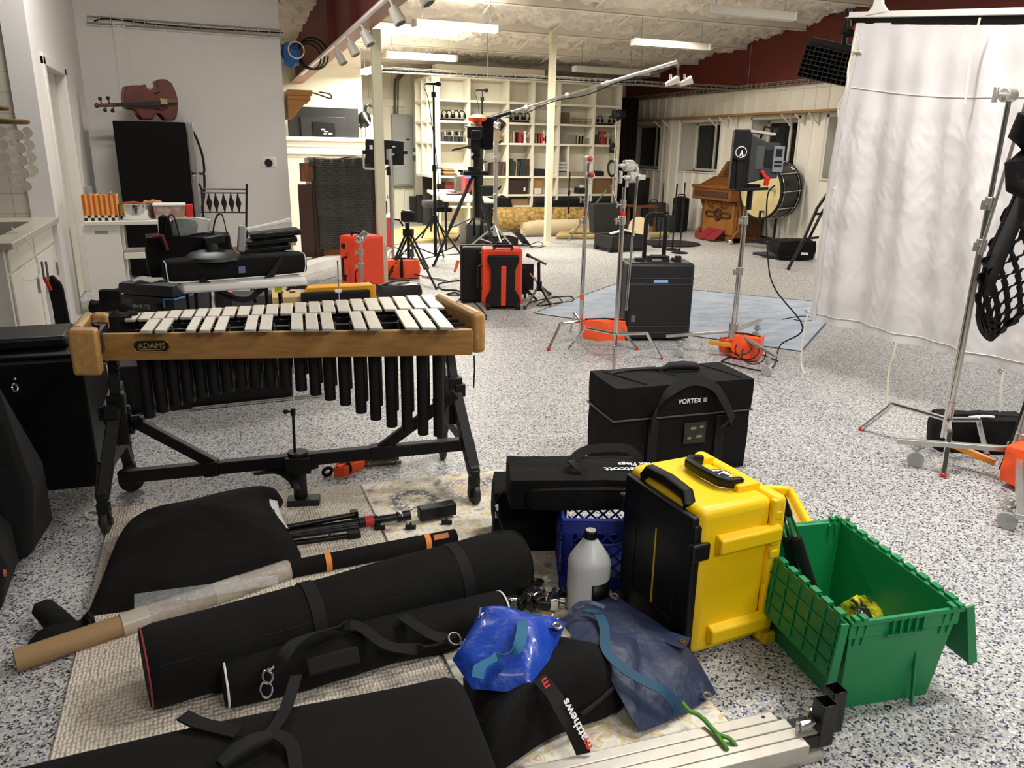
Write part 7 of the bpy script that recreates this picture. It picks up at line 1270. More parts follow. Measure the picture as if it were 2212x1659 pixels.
ont('black_mixer', 'black device at the near right end of the worktable', 'mixer', 1052, 423, (.3, .16, .16), M_blk); ont('red_crate', 'red crate standing on the worktable behind the tripod leg', 'crate', 1016, 417, (.26, .2, .28), mat('crimson2', '#b8343a', .5)); ont('flat_pad', 'flat black pad at the front edge of the worktable', 'pad', 984, 421, (.3, .12, .02), M_blk); ont('clear_box', 'see-through box of small parts on the worktable', 'box', 991, 413, (.14, .14, .26), mat('smoked_clear', '#6b665c', .3, alpha=.8)); ont('small_device', 'small black gadget at the far left of the worktable', 'gadget', 951, 409, (.12, .1, .1), M_blk); ont('paper_heap', 'loose white papers on the left part of the worktable', 'papers', 965, 414, (.22, .16, .03), M_wht, .002, .4)
tag(G().sph(F(1030, 424, wz)+V((0, .1, .056)), .07, 12, (1.5, 1, .8)).o('black_pouch', M_cloth), 'rounded black pouch on the worktable beside the red crate', 'pouch')
pS = F(938, 522); o = thing('drum_throne', 'small black padded stool beside the worktable', 'stool', pS); G().soft(hat(WP(940, 440, pS), WP(940, 440, pS).z), (.42, .34, .12), n=8, e=.3).o('seat', mat('seat_grey', '#3b3b3a', .6), o, world=True); G().soft(hat(WP(958, 453, pS), WP(958, 453, pS).z), (.3, .1, .08), n=6, e=.3).o('side_arm', M_blk, o, world=True)
for a in (.4, 2.5, 4.6): G().cyl(hat(pS, .5), hat(pS+V((.25*math.cos(a), .25*math.sin(a), 0)), .01), .014, n=8).o('leg', M_blkm, o, world=True)
G().cyl(hat(pS, .3), hat(pS, WP(940, 445, pS).z), .022).o('post', M_blkm, o, world=True)
standing('drawer_tower', 'white plastic drawer tower under the worktable', 'drawers', 958, 1001, 478, 442, mat('drawer_plastic', '#d9d5c8', .4), .3)
o = thing('desk_chair', 'grey office chair tucked under the worktable', 'chair', F(1020, 478)); p = F(1020, 480); G().soft(hat(p, .62), (.44, .1, .5), n=8, e=.4).o('backrest', mat('chair_grey', '#4d4b48', .7), o, world=True); G().soft(hat(p+V((0, .25, 0)), .42), (.46, .42, .1), n=7, e=.4).o('seat', mat('chair_grey', '#4d4b48', .7), o, world=True); G().cyl(hat(p+V((0, .25, 0)), .02), hat(p+V((0, .25, 0)), .4), .03).o('gas_post', M_blk, o, world=True)
for a in range(5): G().bar(hat(p+V((0, .25, 0)), .1), hat(p+V((.26*math.cos(a*1.257), .25+.26*math.sin(a*1.257), 0)), .06), .03, .03).o('base_arm', M_blk, o, world=True)
# cases on the floor by the tripod
standing('white_case', 'pale upright plastic case on the floor under the worktable edge', 'case', 994, 1008, 526, 479, mat('pale_case', '#c9c6b9', .4), .35); standing('grey_case', 'dark grey hard case standing beside the pale case', 'hard case', 1008, 1056, 528, 486, mat('grey_case', '#4b4d4c', .4), .3)
o = thing('black_bin', 'low black tray with a grey cover on the floor behind the orange case', 'tray', F(1085, 534)); p = F(1085, 536); G().bx(hat(p, 0)-V((.3, 0, 0)), hat(p, .16)+V((.28, .4, 0))).o('tray_body', M_blk, o, world=True, bev=.01); G().grid(lambda u, v: hat(p, .17)+V((-.2+.75*u, .1+.4*v, .09*math.sin(PI*u)*(1-.3*v)-.16*max(0, u-.75)*4)), 10, 5).o('grey_cover', mat('grey_felt2', '#4c504f', .8), o, world=True, solid=.01)
# rolled rugs
m, N, L, b = nodes('jute'); b.inputs['Roughness'].default_value = .95; tc = N.new('ShaderNodeTexCoord'); vo = N.new('ShaderNodeTexVoronoi'); vo.inputs['Scale'].default_value = 16; L.new(tc.outputs['Object'], vo.inputs[0]); rp = ramp(N, [(0, '#b89b5d'), (.5, '#9c7e45'), (1, '#5f4a24')]); L.new(vo.outputs['Distance'], rp.inputs[0]); L.new(rp.outputs[0], b.inputs['Base Color'])
def roll(name, lab, p0, p1, r, m, spiral=True):
    p0, p1 = hat(p0, r), hat(p1, r); d = (p1-p0).normalized(); x, y = axes(d); o = thing(name, lab, 'rolled rug', hat(p0, 0)); prof = []
    G().cyl(p0, p1, r, n=28).o('rug_roll', m, o, world=True)
    if spiral: G().tube([p0-d*.006+x*(rr*math.cos(t))+y*(rr*math.sin(t)) for t, rr in [(i*.35, r*(.97-.018*i)) for i in range(48)]], r*.05, 5).o('rolled_edge', m, o, world=True)
    return o
ra_, rb_ = F(1078, 503), F(1345, 500); roll('rolled_rug', 'thick rolled jute rug lying before the bookcase', ra_+V((0, .3, 0)), rb_+V((0, .3, 0)), .23, m)
M_rg = mat('beige_carpet', '#b7a687', .95, bump=(60, .5, .01)); rc_, rd_ = F(1130, 511), F(1325, 505); 
o = roll('rolled_rug', 'beige carpet roll with stepped end in front of the jute rug', rc_, rd_, .13, M_rg)
d = (rd_-rc_).normalized()
for k, r in enumerate((.145, .155)): G().cyl(hat(rc_+d*(.12+k*.14), .14), hat(rd_, .14), r, n=26).o('outer_layer', M_rg, o, world=True)
q = [F(1200, 517), F(1345, 517), F(1345, 504), F(1215, 504)]
tag(G().hexa([hat(p, .001) for p in q], [hat(p, .09) for p in q]).hexa([hat(p, .09)+V((.25, .02, 0)) for p in q[:1]]+[hat(q[1], .09), hat(q[2], .09), hat(q[3], .09)+V((.25, 0, 0))], [hat(q[0], .16)+V((.3, .03, 0)), hat(q[1], .16), hat(q[2], .16), hat(q[3], .16)+V((.3, 0, 0))]).o('folded_rug', mat('olive_rug', '#a08d5e', .95), bev=.03), 'folded tan rug on the floor in front of the beige roll', 'rug')
# open black case with light lid, suitcases, chair, amp
o = thing('open_flight_case', 'open black hard case with upright lid showing an orange sticker', 'hard case', F(1350, 545)); a_, c_ = F(1322, 546), F(1395, 542); dx2 = (c_-a_).normalized(); dy2 = V((-dx2.y, dx2.x, 0)); w2 = (c_-a_).length; h2 = WP(1358, 512, a_).z
g = G()
for s0, s1, t0, t1 in ((0, w2, 0, .02), (0, w2, .5, .52), (0, .02, 0, .52), (w2-.02, w2, 0, .52)): q = [a_+dx2*s0+dy2*t0, a_+dx2*s1+dy2*t0, a_+dx2*s1+dy2*t1, a_+dx2*s0+dy2*t1]; g.hexa([hat(p, .02) for p in q], [hat(p, h2) for p in q])
q = [a_, a_+dx2*w2, a_+dx2*w2+dy2*.52, a_+dy2*.52]; g.hexa([hat(p, .01) for p in q], [hat(p, .06) for p in q]); g.o('case_body', M_case, o, world=True, bev=.006)
lz = WP(1330, 442, a_+dy2*.5).z; q = [a_+dy2*.53, a_+dx2*w2+dy2*.53, a_+dx2*w2+dy2*.68, a_+dy2*.68]; ld = G().hexa([hat(p, h2) for p in q], [hat(p+dy2*.08, lz) for p in q]).o('lid', M_case, o, world=True, bev=.012)
p = WP(1327, 475, a_+dy2*.54); G().cyl(p-dy2*.04, p-dy2*.03, .022, n=14).o('orange_sticker', mat('orange_sticker', '#e0632a', .5), ld, world=True); p = WP(1333, 469, a_+dy2*.54); G().box(p-dy2*.04, (.016, .006, .05)).o('white_mark', M_txt, ld, world=True)
tag(G().bar(hat(a_+dx2*.1+dy2*.2, h2+.02), hat(a_+dx2*.42+dy2*.3, h2+.06), .07, .03).o('white_bar', M_wht, bev=.01), 'white bar lying across the open black hard case', 'bar')
lo = G()
for k in range(5): lo.tube([hat(a_+dx2*(.25+.16*math.cos(t+k))+dy2*(.25+.13*math.sin(t)), h2-.02+.02*math.sin(3*t+k)) for t in [2*PI*i/14 for i in range(15)]], .008, 5)
tag(lo.o('cable_coil', M_rub), 'coil of black cable inside the open hard case', 'cable'); tag(G().tube([hat(a_+dx2*(.35+.3*t)+dy2*(.2+.1*math.sin(9*t)), h2+.02+.05*math.sin(7*t)) for t in [i/10 for i in range(11)]], .008, 5).o('white_cable', M_rope), 'white cable spilling over the open hard case', 'cable')
for c_ in [0]:
    for s in (0, 1): p = a_+dx2*(-.02)+dy2*(.05+.4*s); G().cyl(hat(p, .04)-dx2*.01, hat(p, .04)+dx2*.04, .04, n=12).o('wheel', M_rub, o, world=True)
def suit(name, lab, cat, px, ybase, wpx, ytop, d, m, e=.15, rz=0.): p = F(px, ybase); h_ = WP(px, ytop, p).z; w_ = wpx*(p-EYE).length/FO; o = thing(name, lab, cat, p, rz); G().soft((0, d/2, h_/2), (w_, d, h_), n=8, e=e, amp=.012).o('case_shell', m, o); G().tube([(-.08, d/2, h_), (-.07, d/2, h_+.04), (.07, d/2, h_+.04), (.08, d/2, h_)], .012, 6).o('handle', M_blk, o); return o
suit('suitcase', 'olive grey suitcase standing by the ribbed wall next to the organ', 'suitcase', 1417, 488, 46, 437, .3, mat('olive_case', '#363631', .7)); ls_ = suit('loudspeaker', 'dark loudspeaker on the wooden bench, by the back corner', 'loudspeaker', 1388, 495, 30, 402, .35, M_blk, .15); suit('speaker_tower', 'tall black loudspeaker in the back right corner', 'loudspeaker', 1362, 476, 22, 385, .4, M_blk, .03)
o = thing('wooden_bench', 'small brown wooden bench under the dark loudspeaker', 'bench', F(1384, 495)); p = F(1384, 500); g = G().box(hat(p, .5), (.5, .4, .04)).o('seat', mat('bench_wood', '#6d431f', .5), o, world=True)
for sx2 in (-.21, .21): 
    for sy2 in (-.16, .16): G().bx((p.x+sx2-.02, p.y+sy2-.02, 0), (p.x+sx2+.02, p.y+sy2+.02, .48)).o('leg', mat('bench_wood', '#6d431f', .5), o, world=True)
suit('camp_chair', 'low dark folding seat between the suitcase and the microphone stands', 'chair', 1447, 503, 38, 466, .4, mat('dark_green', '#2b2f2b', .8), .3); suit('instrument_bag', 'tall black instrument bag leaning at the left side of the organ', 'bag', 1474, 503, 26, 425, .25, M_cloth, .3)
tag(G().path([hat(F(1400, 517), .06), hat(F(1440, 514), .06)], .12, .12, n=12).o('tan_roll', mat('tan_roll', '#a8976c', .9)), 'short tan mat roll behind the open hard case', 'mat')
o = thing('tambourine', 'pale round frame drum leaning against the open black case', 'frame drum', F(1378, 520)); p = hat(F(1376, 520), .22); G().cyl(p, p+V((.06, .03, 0)), .2, n=24).o('skin', mat('drum_skin', '#c9b48e', .7), o, world=True)
tag(G().lathe([(0, 0), (.5, 0), (.5, .02), (.1, .035), (0, .035)], F(1450, 527), n=24).o('round_mat', M_rub), 'dark flat cushion on the floor in front of the organ', 'cushion')
ls_.location = hat(F(1384, 500), .521); ls_.scale = (1, 1, .62)
# organ
M_org2 = mat('organ_oak', '#7a4a1e', .4, var=('#653a16', 5, .3, .7), stretch=(1, 1, 5)); M_org3 = mat('organ_oak_light', '#97632a', .4, var=('#80511f', 6, .3, .7)); M_crv = mat('carved_dark', '#43230f', .5, bump=(40, .9, .02))
ox0, ox1, oy0, oy1 = 8.72, 9.42, 11.5, 12.66; o = thing('reed_organ', 'carved brown wooden reed organ with red pedals against the right wall', 'organ', (9.05, 12.1, 0))
def ob(n, a, b_, m=M_org2, bev=.012, par=None): return G().bx(a, b_).o(n, m, par or o, world=True, bev=bev)
ob('lower_body', (ox0+.12, oy0+.06, .0), (ox1, oy1-.06, .72)); ob('front_panel', (ox0+.10, oy0+.12, .12), (ox0+.14, oy1-.12, .70), M_org3)
ob('key_bed', (ox0-.10, oy0, .72), (ox1, oy1, .92)); ob('key_lid', (ox0-.12, oy0-.02, .92), (ox0+.45, oy1+.02, .98)); ob('carved_frieze', (ox0-.115, oy0+.08, .78), (ox0-.09, oy1-.08, .88), M_crv, .004)
G().hexa([(ox0+.05, oy0, .98), (ox1, oy0, .98), (ox1, oy1, .98), (ox0+.05, oy1, .98)], [(ox0+.3, oy0+.06, 1.12), (ox1, oy0+.06, 1.12), (ox1, oy1-.06, 1.12), (ox0+.3, oy1-.06, 1.12)]).o('upper_case', M_org2, o, world=True, bev=.012)
G().hexa([(ox0+.34, oy0+.1, 1.12), (ox1, oy0+.1, 1.12), (ox1, oy1-.1, 1.12), (ox0+.34, oy1-.1, 1.12)], [(ox0+.46, oy0+.2, 1.40), (ox1, oy0+.2, 1.40), (ox1, oy1-.2, 1.40), (ox0+.46, oy1-.2, 1.40)]).o('music_desk', M_org2, o, world=True, bev=.02)
G().hexa([(ox0+.33, oy0+.28, 1.16), (ox0+.36, oy0+.28, 1.16), (ox0+.36, oy1-.28, 1.16), (ox0+.33, oy1-.28, 1.16)], [(ox0+.42, oy0+.32, 1.36), (ox0+.46, oy0+.32, 1.36), (ox0+.46, oy1-.32, 1.36), (ox0+.42, oy1-.32, 1.36)]).o('fretwork', M_crv, o, world=True)
for y in (oy0+.03, oy1-.03): G().prism([(0, 0), (.28, 0), (.24, .16), (.16, .22), (.15, .55), (.22, .72), (0, .72)], (ox0+.3, y-.03, 0), (-1, 0, 0), (0, 0, 1), (0, .06, 0)).o('side_bracket', M_org2, o, world=True, bev=.01)
yc_ = (oy0+oy1)/2; g = G().ring((ox0+.085, yc_, .46), (1, 0, 0), .09, .022, 20, 8).sph((ox0+.085, yc_, .46), .06, 10, (.5, 1, 1))
for s in (-1, 1): g.tube([(ox0+.085, yc_+s*.1, .50), (ox0+.085, yc_+s*.32, .50), (ox0+.085, yc_+s*.37, .46), (ox0+.085, yc_+s*.32, .42), (ox0+.085, yc_+s*.1, .42)], .018, 6, smooth=3)
g.o('carved_ornament', M_crv, o, world=True)
for s in (-1, 1): G().path([(ox0-.03, yc_+s*.2, .70), (ox0+.0, yc_+s*.2, .62), (ox0+.06, yc_+s*.18, .58)], .05, .03, n=8).o('knee_lever', M_org2, o, world=True)
for s in (-1, 1): G().hexa([(ox0-.16, yc_+s*.15-.14, .02), (ox0+.12, yc_+s*.13-.12, .2), (ox0+.12, yc_+s*.13+.12, .2), (ox0-.16, yc_+s*.15+.14, .02)], [(ox0-.16, yc_+s*.15-.14, .04), (ox0+.12, yc_+s*.13-.12, .22), (ox0+.12, yc_+s*.13+.12, .22), (ox0-.16, yc_+s*.15+.14, .04)]).o('pedal', mat('pedal_red', '#7e1a22', .8), o, world=True)
ob('plinth', (ox0+.02, oy0, 0), (ox1, oy0+.2, .10)); ob('plinth', (ox0+.02, oy1-.2, 0), (ox1, oy1, .10)); G().sph(F(1578, 522, .05), .05, 10).o('caster', M_chrome, o, world=True)
# bass drum on stand
o = thing('bass_drum', 'black concert bass drum with cream skin tilted on a wheeled black stand', 'bass drum', (9.1, 10.7, 0)); dc = XP(1643, 412, 8.88); dax = V((1, .12, .06)).normalized(); dr3 = .46; dw = .44; x, y = axes(dax)
G().cyl(dc, dc+dax*dw, dr3, n=40).o('shell', mat('shell_black', '#0c0c0d', .25), o, world=True); G().cyl(dc-dax*.012, dc+dax*.004, dr3-.012, n=40).o('drum_head', mat('calf_skin', '#cfc08e', .6, var=('#b8a873', 3, .35, .7)), o, world=True)
for k in (0, dw): G().ring(dc+dax*k, dax, dr3+.005, .02, 40, 8).o('hoop', M_blk, o, world=True)
G().ring(dc+dax*(dw*.93), dax, dr3+.012, .009, 40, 6).ring(dc+dax*(dw*.12), dax, dr3+.012, .008, 40, 6).o('metal_band', M_chrome, o, world=True)
for k in range(10): a = k*2*PI/10; e = x*math.cos(a)+y*math.sin(a); G().cyl(dc+e*(dr3+.022)+dax*.01, dc+e*(dr3+.022)+dax*(dw-.01), .007, n=6).o('tension_rod', M_chrome, o, world=True)
G().box(dc+dax*(dw*.5)+V((-.22, -.35, .02)), (.1, .05, .06)).o('bracket', M_chrome, o, world=True, bev=.01)
for s in (0, 1): p = dc+dax*(dw*.5)+V((.32 if s else -.30, .15 if s else -.18, 0)); G().cyl(hat(p, .1), hat(p, .62), .022).o('stand_post', M_blkm, o, world=True); G().bar(hat(p, .1)+V((-.02, -.38, 0)), hat(p, .1)+V((.0, .38, 0)), .035, .03).o('stand_foot', M_blkm, o, world=True)
p = dc+dax*(dw*.5); G().bar(hat(p+V((-.30, -.18, 0)), .11), hat(p+V((.32, .15, 0)), .11), .035, .03).bar(hat(p+V((-.30, -.18, 0)), .6), hat(p+V((.32, .15, 0)), .6), .03, .03).o('stand_crossbar', M_blkm, o, world=True)
for sx2, sy2 in ((-.32, -.56), (-.30, .2), (.30, -.23), (.32, .53)): q_ = p+V((sx2, sy2, 0)); G().cyl(hat(q_, .04)-V((.01, 0, 0)), hat(q_, .04)+V((.01, 0, 0)), .04, n=12).o('caster', M_rub, o, world=True)
# black bags and easel by the sheet
o = thing('gear_bag', 'black gear bag with white label patches on the floor by the sheet', 'bag', F(1705, 560)); p = F(1715, 562); G().soft(hat(p, .15)+V((.05, .15, 0)), (.62, .45, .30), (0, 0, -.3), n=9, e=.3, amp=.03, fr=6, seed=3).o('bag_body', M_cloth, o, world=True, ang=60)
for a in ((1697, 556), (1738, 548)): q_ = WP(a[0], a[1], p-V((.03, .1, 0))); G().box(q_, (.1, .01, .035), (0, 0, -.5)).o('label_patch', M_txt, o, world=True)
o = thing('umbrella', 'closed dark blue umbrella lying on the floor beside the gear bag', 'umbrella', F(1645, 545)); G().cyl(F(1627, 547, .05), F(1690, 553, .06), .02, .07, n=10).o('folded_cover', mat('navy_cover', '#17202c', .7), o, world=True); G().cyl(F(1690, 553, .06), F(1704, 555, .06), .015).o('shaft', M_blkm, o, world=True)
p = F(1700, 588); o = thing('folding_easel', 'black folded metal frame leaning up beside the white sheet', 'easel', p)
for pts in (((1702, 582), (1736, 518), (1765, 450), (1793, 410)), ((1733, 545), (1775, 460), (1800, 425))): G().tube([F(*pts[0], .01)]+[WP(x, y, p+V((.1, .1, 0))) for x, y in pts[1:]], .022, 6).o('frame_tube', M_blkm, o, world=True)
G().bar(WP(1738, 516, p+V((.1, .1, 0))), WP(1775, 512, p+V((.1, .1, 0))), .03, .03).bar(WP(1763, 462, p+V((.1, .1, 0))), WP(1790, 462, p+V((.1, .1, 0))), .03, .03).o('crosspiece', M_blkm, o, world=True); G().sph(WP(1737, 518, p+V((.1, .1, 0))), .03, 8).o('hinge', M_blk, o, world=True)
# black curtain in the corner
g = G(); x0, x1 = YP(1338, 300, 15.6).x, YP(1358, 300, 15.6).x; g.grid(lambda u, v: V((lerp(x0, x1+.22, u), 15.6+.04*math.sin(u*20), 2.62*v+.02)), 24, 4); tag(g.o('black_curtain', mat('curtain_black', '#121011', .9), solid=.01), 'black curtain hanging in the corner right of the bookcase', 'curtain')
# plank shelf along the right wall
o = thing('wall_shelf', 'long narrow wooden shelf board on white brackets above the right windows', 'shelf', (9.4, 13, 2.2)); G().bx((9.24, 8.5, 2.19), (9.49, 16.9, 2.225)).o('board', mat('shelf_wood', '#8d6b3a', .5), o, world=True)
for x in (1428, 1446, 1547, 1570, 1590, 1705, 1735, 1765): yy = XP(x, 260, 9.45).y; G().bar((9.47, yy, 2.19), (9.47, yy, 2.0), .025, .02).bar((9.27, yy, 2.18), (9.47, yy, 2.02), .02, .02).o('bracket', M_white, o, world=True)
# ================================================================ stands, tripods, orange cases around the near column
def lines(o, name, m, r, *segs):
    for a, b_ in segs: G().cyl(a, b_, r, n=8).o(name, m, o, world=True)
# tripod with fluid head
pT = F(882, 597); o = thing('camera_tripod', 'black camera tripod with an empty fluid head behind the vibraphone', 'tripod', pT); at = lambda x, y: WP(x, y, pT)
ap = at(882, 500); feet = [F(836, 606), F(943, 625), F(893, 578)]
for f in feet:
    d = (f-ap); s = V((-d.y, d.x, 0)).normalized()*.022
    for q in (-1, 1): G().cyl(ap+d*.04+s*q, ap+d*.66+s*q, .014, n=8).o('leg', M_blkm, o, world=True)
    G().cyl(ap+d*.5, f, .014, n=8).sph(f+V((0, 0, .015)), .02, 8).o('lower_leg', M_blkm, o, world=True)
G().cyl(at(882, 497), at(883, 592), .02, n=10).o('centre_post', M_blkm, o, world=True)
hub_ = at(883, 590)
for f in feet: G().cyl(hub_, lerp(hub_, hat(f, .12), .85), .008, n=6).o('spreader', M_blkm, o, world=True)
G().cyl(at(882, 510), at(882, 494), .07, n=16).o('crown', M_blk, o, world=True, bev=.01); hd = G().cyl(at(880, 494), at(880, 476), .028, n=12).box(at(881, 468), (.15, .13, .12)).box(at(879, 458), (.10, .16, .04)).cyl(at(872, 470), at(893, 470), .05, n=16).o('fluid_head', M_blk, o, world=True, bev=.012); G().cyl(at(882, 481), at(882, 476), .04, n=14).o('bowl_clamp', M_chrome, hd, world=True)
G().tube([at(871, 488), at(862, 475), at(851, 474)], .011, 6).o('pan_handle', M_blk, hd, world=True)
# tall light / microphone stands
def trif(p, r, a0=0): return [p+V((r*math.cos(a0+k*2.094), r*math.sin(a0+k*2.094), 0)) for k in range(3)]
def micstand(px, py, top, lab, hubh, spread, a0, boomx=12):
    p = F(px, py); W_ = lambda x, y: WP(x, y, p); o = thing('microphone_stand', lab, 'microphone stand', p); z1 = W_(*top).z
    G().cyl(hat(p, .12), hat(p, z1*.55), .022, n=10).o('lower_tube', M_blkm, o, world=True); G().cyl(hat(p, z1*.54), hat(p, z1-.12), .015, n=10).o('upper_tube', M_blkm, o, world=True)
    for f in trif(p, spread, a0): G().cyl(hat(p, hubh), f+V((0, 0, .02)), .013, n=8).o('leg', M_blkm, o, world=True); G().cyl(hat(p, .14), lerp(hat(p, hubh), f, .55), .009, n=6).o('brace', M_blkm, o, world=True)
    g = G().cyl(hat(p, z1*.55-.04), hat(p, z1*.55+.04), .03, n=10).cyl(hat(p, z1*.55), hat(p, z1*.55)+V((.09, 0, 0)), .01, n=6).cyl(hat(p, hubh-.04), hat(p, hubh+.05), .035, n=12).cyl(hat(p, z1-.16), hat(p, z1-.1), .03, n=10); g.o('collar', M_blk, o, world=True)
    G().cyl(hat(p, z1-.12), hat(p, z1-.02), .009, n=8).o('thin_neck', M_blkm, o, world=True)
    t = hat(p, z1); q = thing('microphone', lab.split(',')[0].replace('microphone stand', 'stand')+' carries this black microphone pointing right', 'microphone', t); X = _r0
    G().cyl(t-X*.10, t+X*.04, .014, .02, n=12).o('mic_body', M_blk, q, world=True); G().sph(t+X*.065, .032, 12, (1.2, 1, 1)).o('mic_head', M_rub, q, world=True)
    tag(G().tube([t-X*.10, t-X*.12+V((0, 0, -.05)), t-X*.06+V((0, 0, -.25)), hat(p, z1*.5)-X*-.05, hat(p, .4)+X*.04], .005, 5, smooth=4).o('mic_cable', M_rub), 'thin cable running down the '+lab.split(',')[0], 'cable')
micstand(941, 572, (936, 181), 'tall black microphone stand, in front of the bookcase end', .62, .62, 1.1)
micstand(1040, 528, (1040, 195), 'slightly shorter black microphone stand, behind the camera with the orange clip', .6, .5, .3)
# camera on a tall tripod
pC = F(1028, 560); W_ = lambda x, y: WP(x, y, pC); o = thing('camera_support', 'tall black tripod carrying a video camera before the bookcase', 'tripod', pC)
ap = W_(1024, 372)
for f in (F(936, 576), F(1070, 545), F(1024, 524)): d = f-ap; G().cyl(ap, ap+d*.6, .026, n=10).o('leg', M_blkm, o, world=True); G().cyl(ap+d*.55, f, .018, n=10).sph(f+V((0, 0, .02)), .022, 8).o('lower_leg', M_blkm, o, world=True)
G().cyl(W_(1032, 470), W_(1030, 300), .055, n=14).o('centre_column', M_blkm, o, world=True); hb = W_(1028, 468)
for f in (F(936, 576), F(1070, 545), F(1024, 524)): G().cyl(hb, lerp(ap, f, .6), .010, n=6).o('spreader', M_blkm, o, world=True)
g = G().box(W_(1024, 374), (.36, .2, .06)).box(W_(1012, 371), (.3, .06, .03), (0, .1, 0)).cyl(W_(1024, 380), W_(1024, 360), .09, n=14); g.o('platform', M_blk, o, world=True, bev=.008); G().box(W_(1006, 379)-V((0, .1, 0)), (.08, .02, .07)).o('lit_display', mat('lit_display', '#a8c4ee', .3, emit=('#8fb0ea', .6)), o, world=True)
hd = G().box(W_(1026, 310), (.17, .16, .15)).cyl(W_(1018, 308), W_(1034, 308), .08, n=16).cyl(W_(1025, 330), W_(1025, 318), .05).cyl(W_(1028, 345), W_(1028, 336), .07, n=14).o('fluid_head', M_blk, o, world=True, bev=.01); G().cyl(W_(1014, 316), W_(976, 324), .012, .018, n=8).o('pan_handle', M_blk, hd, world=True); G().cyl(W_(1027, 338), W_(1026, 333), .035).o('steel_bowl', M_chrome, hd, world=True)
q = thing('video_camera', 'black video camera with viewfinder on the tall tripod', 'camera', W_(1030, 295)); G().box(W_(1026, 286), (.22, .34, .16), (0, 0, -.3)).o('camera_body', M_blk, q, world=True, bev=.015); G().box(W_(1022, 292)-V((.02, .18, 0)), (.13, .2, .12), (0, 0, -.3)).o('viewfinder', M_rub, q, world=True, bev=.015); G().box(W_(1018, 276), (.2, .2, .03), (0, .2, -.3)).o('top_plate', M_alu, q, world=True, bev=.006); g = G().soft(W_(1051, 288), (.17, .12, .44), n=8, e=.25, amp=.01); g.o('black_pouch', M_cloth, q, world=True)
q = thing('orange_cover', 'bright orange plastic cover above the video camera', 'cover', W_(1034, 262)); G().lathe([(.03, -.09), (.05, -.05), (.13, -.02), (.14, .02), (.08, .06), (.03, .07)], W_(1032, 258), 8).o('cover_shell', M_orgc, q, world=True, ang=20); G().box(W_(1032, 266)-V((0, .09, 0)), (.04, .05, .11)).o('cover_tab', M_orgc, q, world=True, bev=.01)
# silver stand with long boom pole
pB = F(1069, 546); W_ = lambda x, y: WP(x, y, pB); o = thing('boom_stand', 'silver light stand holding a long white boom pole toward the ceiling', 'boom stand', pB)
stand_col(o, pB, [.25, W_(1071, 420).z, W_(1073, 340).z, W_(1075, 285).z], [.028, .032, .036], m=M_alu)
for f in trif(pB, .48, .5): G().cyl(hat(pB, .42), f+V((0, 0, .02)), .014, n=8).o('leg', M_alu, o, world=True); G().cyl(hat(pB, .14), lerp(hat(pB, .42), f, .5), .01, n=6).o('brace', M_alu, o, world=True)
for x, y in ((1084, 305), (1082, 405)): G().cyl(W_(x-6, y+5), W_(x, y-3), .014, .02, n=8).o('lever', M_blk, o, world=True)
G().cyl(W_(1072, 262), W_(1088, 275), .07, n=18).box(W_(1062, 262), (.16, .1, .12)).o('pivot_head', M_blk, o, world=True, bev=.012); G().cyl(W_(1070, 268), W_(1076, 272)-V((0, .08, 0)), .05, n=16).o('pivot_dial', M_alu, o, world=True); G().cyl(W_(1052, 262), W_(1062, 263), .03, n=10).o('counterweight', M_chrome, o, world=True)
be = W_(1462, 134); bs = W_(1056, 256)
G().cyl(bs, lerp(bs, be, .12), .035, n=10).o('boom_sleeve', M_blk, o, world=True); G().cyl(lerp(bs, be, .1), lerp(bs, be, .62), .018, n=10).o('boom_pole', M_alu, o, world=True); G().cyl(lerp(bs, be, .6), be, .026, n=10).o('boom_pole', mat('boom_white', '#d9dad4', .3), o, world=True)
for t in (.2, .42, .63): G().cyl(lerp(bs, be, t-.008), lerp(bs, be, t+.008), .034, n=10).o('boom_clamp', M_wht, o, world=True)
tag(G().tube([lerp(bs, be, t)+V((0, -.03, -.05*math.sin(t*9)**2-.03)) for t in [i/24*.98 for i in range(2, 25)]], .008, 5).o('boom_cable', M_rub), 'black cable strung along the white boom pole', 'cable')
G().tube([be, W_(1465, 140), W_(1466, 165)], .02, 6).o('tip_bracket', M_chrome, o, world=True)
q = thing('hanging_light', 'small lights with white shades hanging at the boom pole tip', 'hanging light', W_(1466, 180)); G().cyl(W_(1466, 165), W_(1464, 185), .022).o('brass_stem', mat('brass_stem', '#c9a347', .35, .7), q, world=True)
for x in (1452, 1482): g = G().cyl(W_(x-14, 183), W_(x+12, 172), .03, .06, n=12); g.o('white_shade', M_wht, q, world=True); G().cyl(W_(x-3, 160), W_(x-3, 172), .018).o('stem', M_alu, q, world=True)
# orange wheeled cases
def ocase(name, lab, p0, px1, W, D, Hh, rz, m=M_orgc, trolley=True):
    o = thing(name, lab, 'hard case', p0, rz)
    G().box((0, D/2+.02, Hh/2+.012), (W, D-.1, Hh-.024)).o('case_body', m, o, bev=.03, seg=3); G().box((0, D/2-.0+D*.42, Hh/2), (W-.01, D*.22, Hh)).o('lid', m, o, bev=.03, seg=3)
    return o
M_oc = mat('orange_case', '#ee451d', .42)
c0, c1 = F(1052, 672), F(1116, 668); dx4 = (c1-c0).normalized(); dy4 = V((-dx4.y, dx4.x, 0)); W4 = .40; rz4 = math.atan2(dx4.y, dx4.x)-.25; D4 = .34; H4 = .60
o = ocase('wheeled_case', 'orange and black wheeled hard case standing beside the small microphone stand', lerp(c0, c1, .5)+V((.02, .02, 0)), 0, W4, D4, H4, rz4, M_oc)
pts = [(-.17, .03), (-.17, .12), (-.12, .2), (-.12, .4), (-.155, .48), (-.155, .54), (.155, .54), (.155, .48), (.12, .4), (.12, .2), (.17, .12), (.17, .03)]
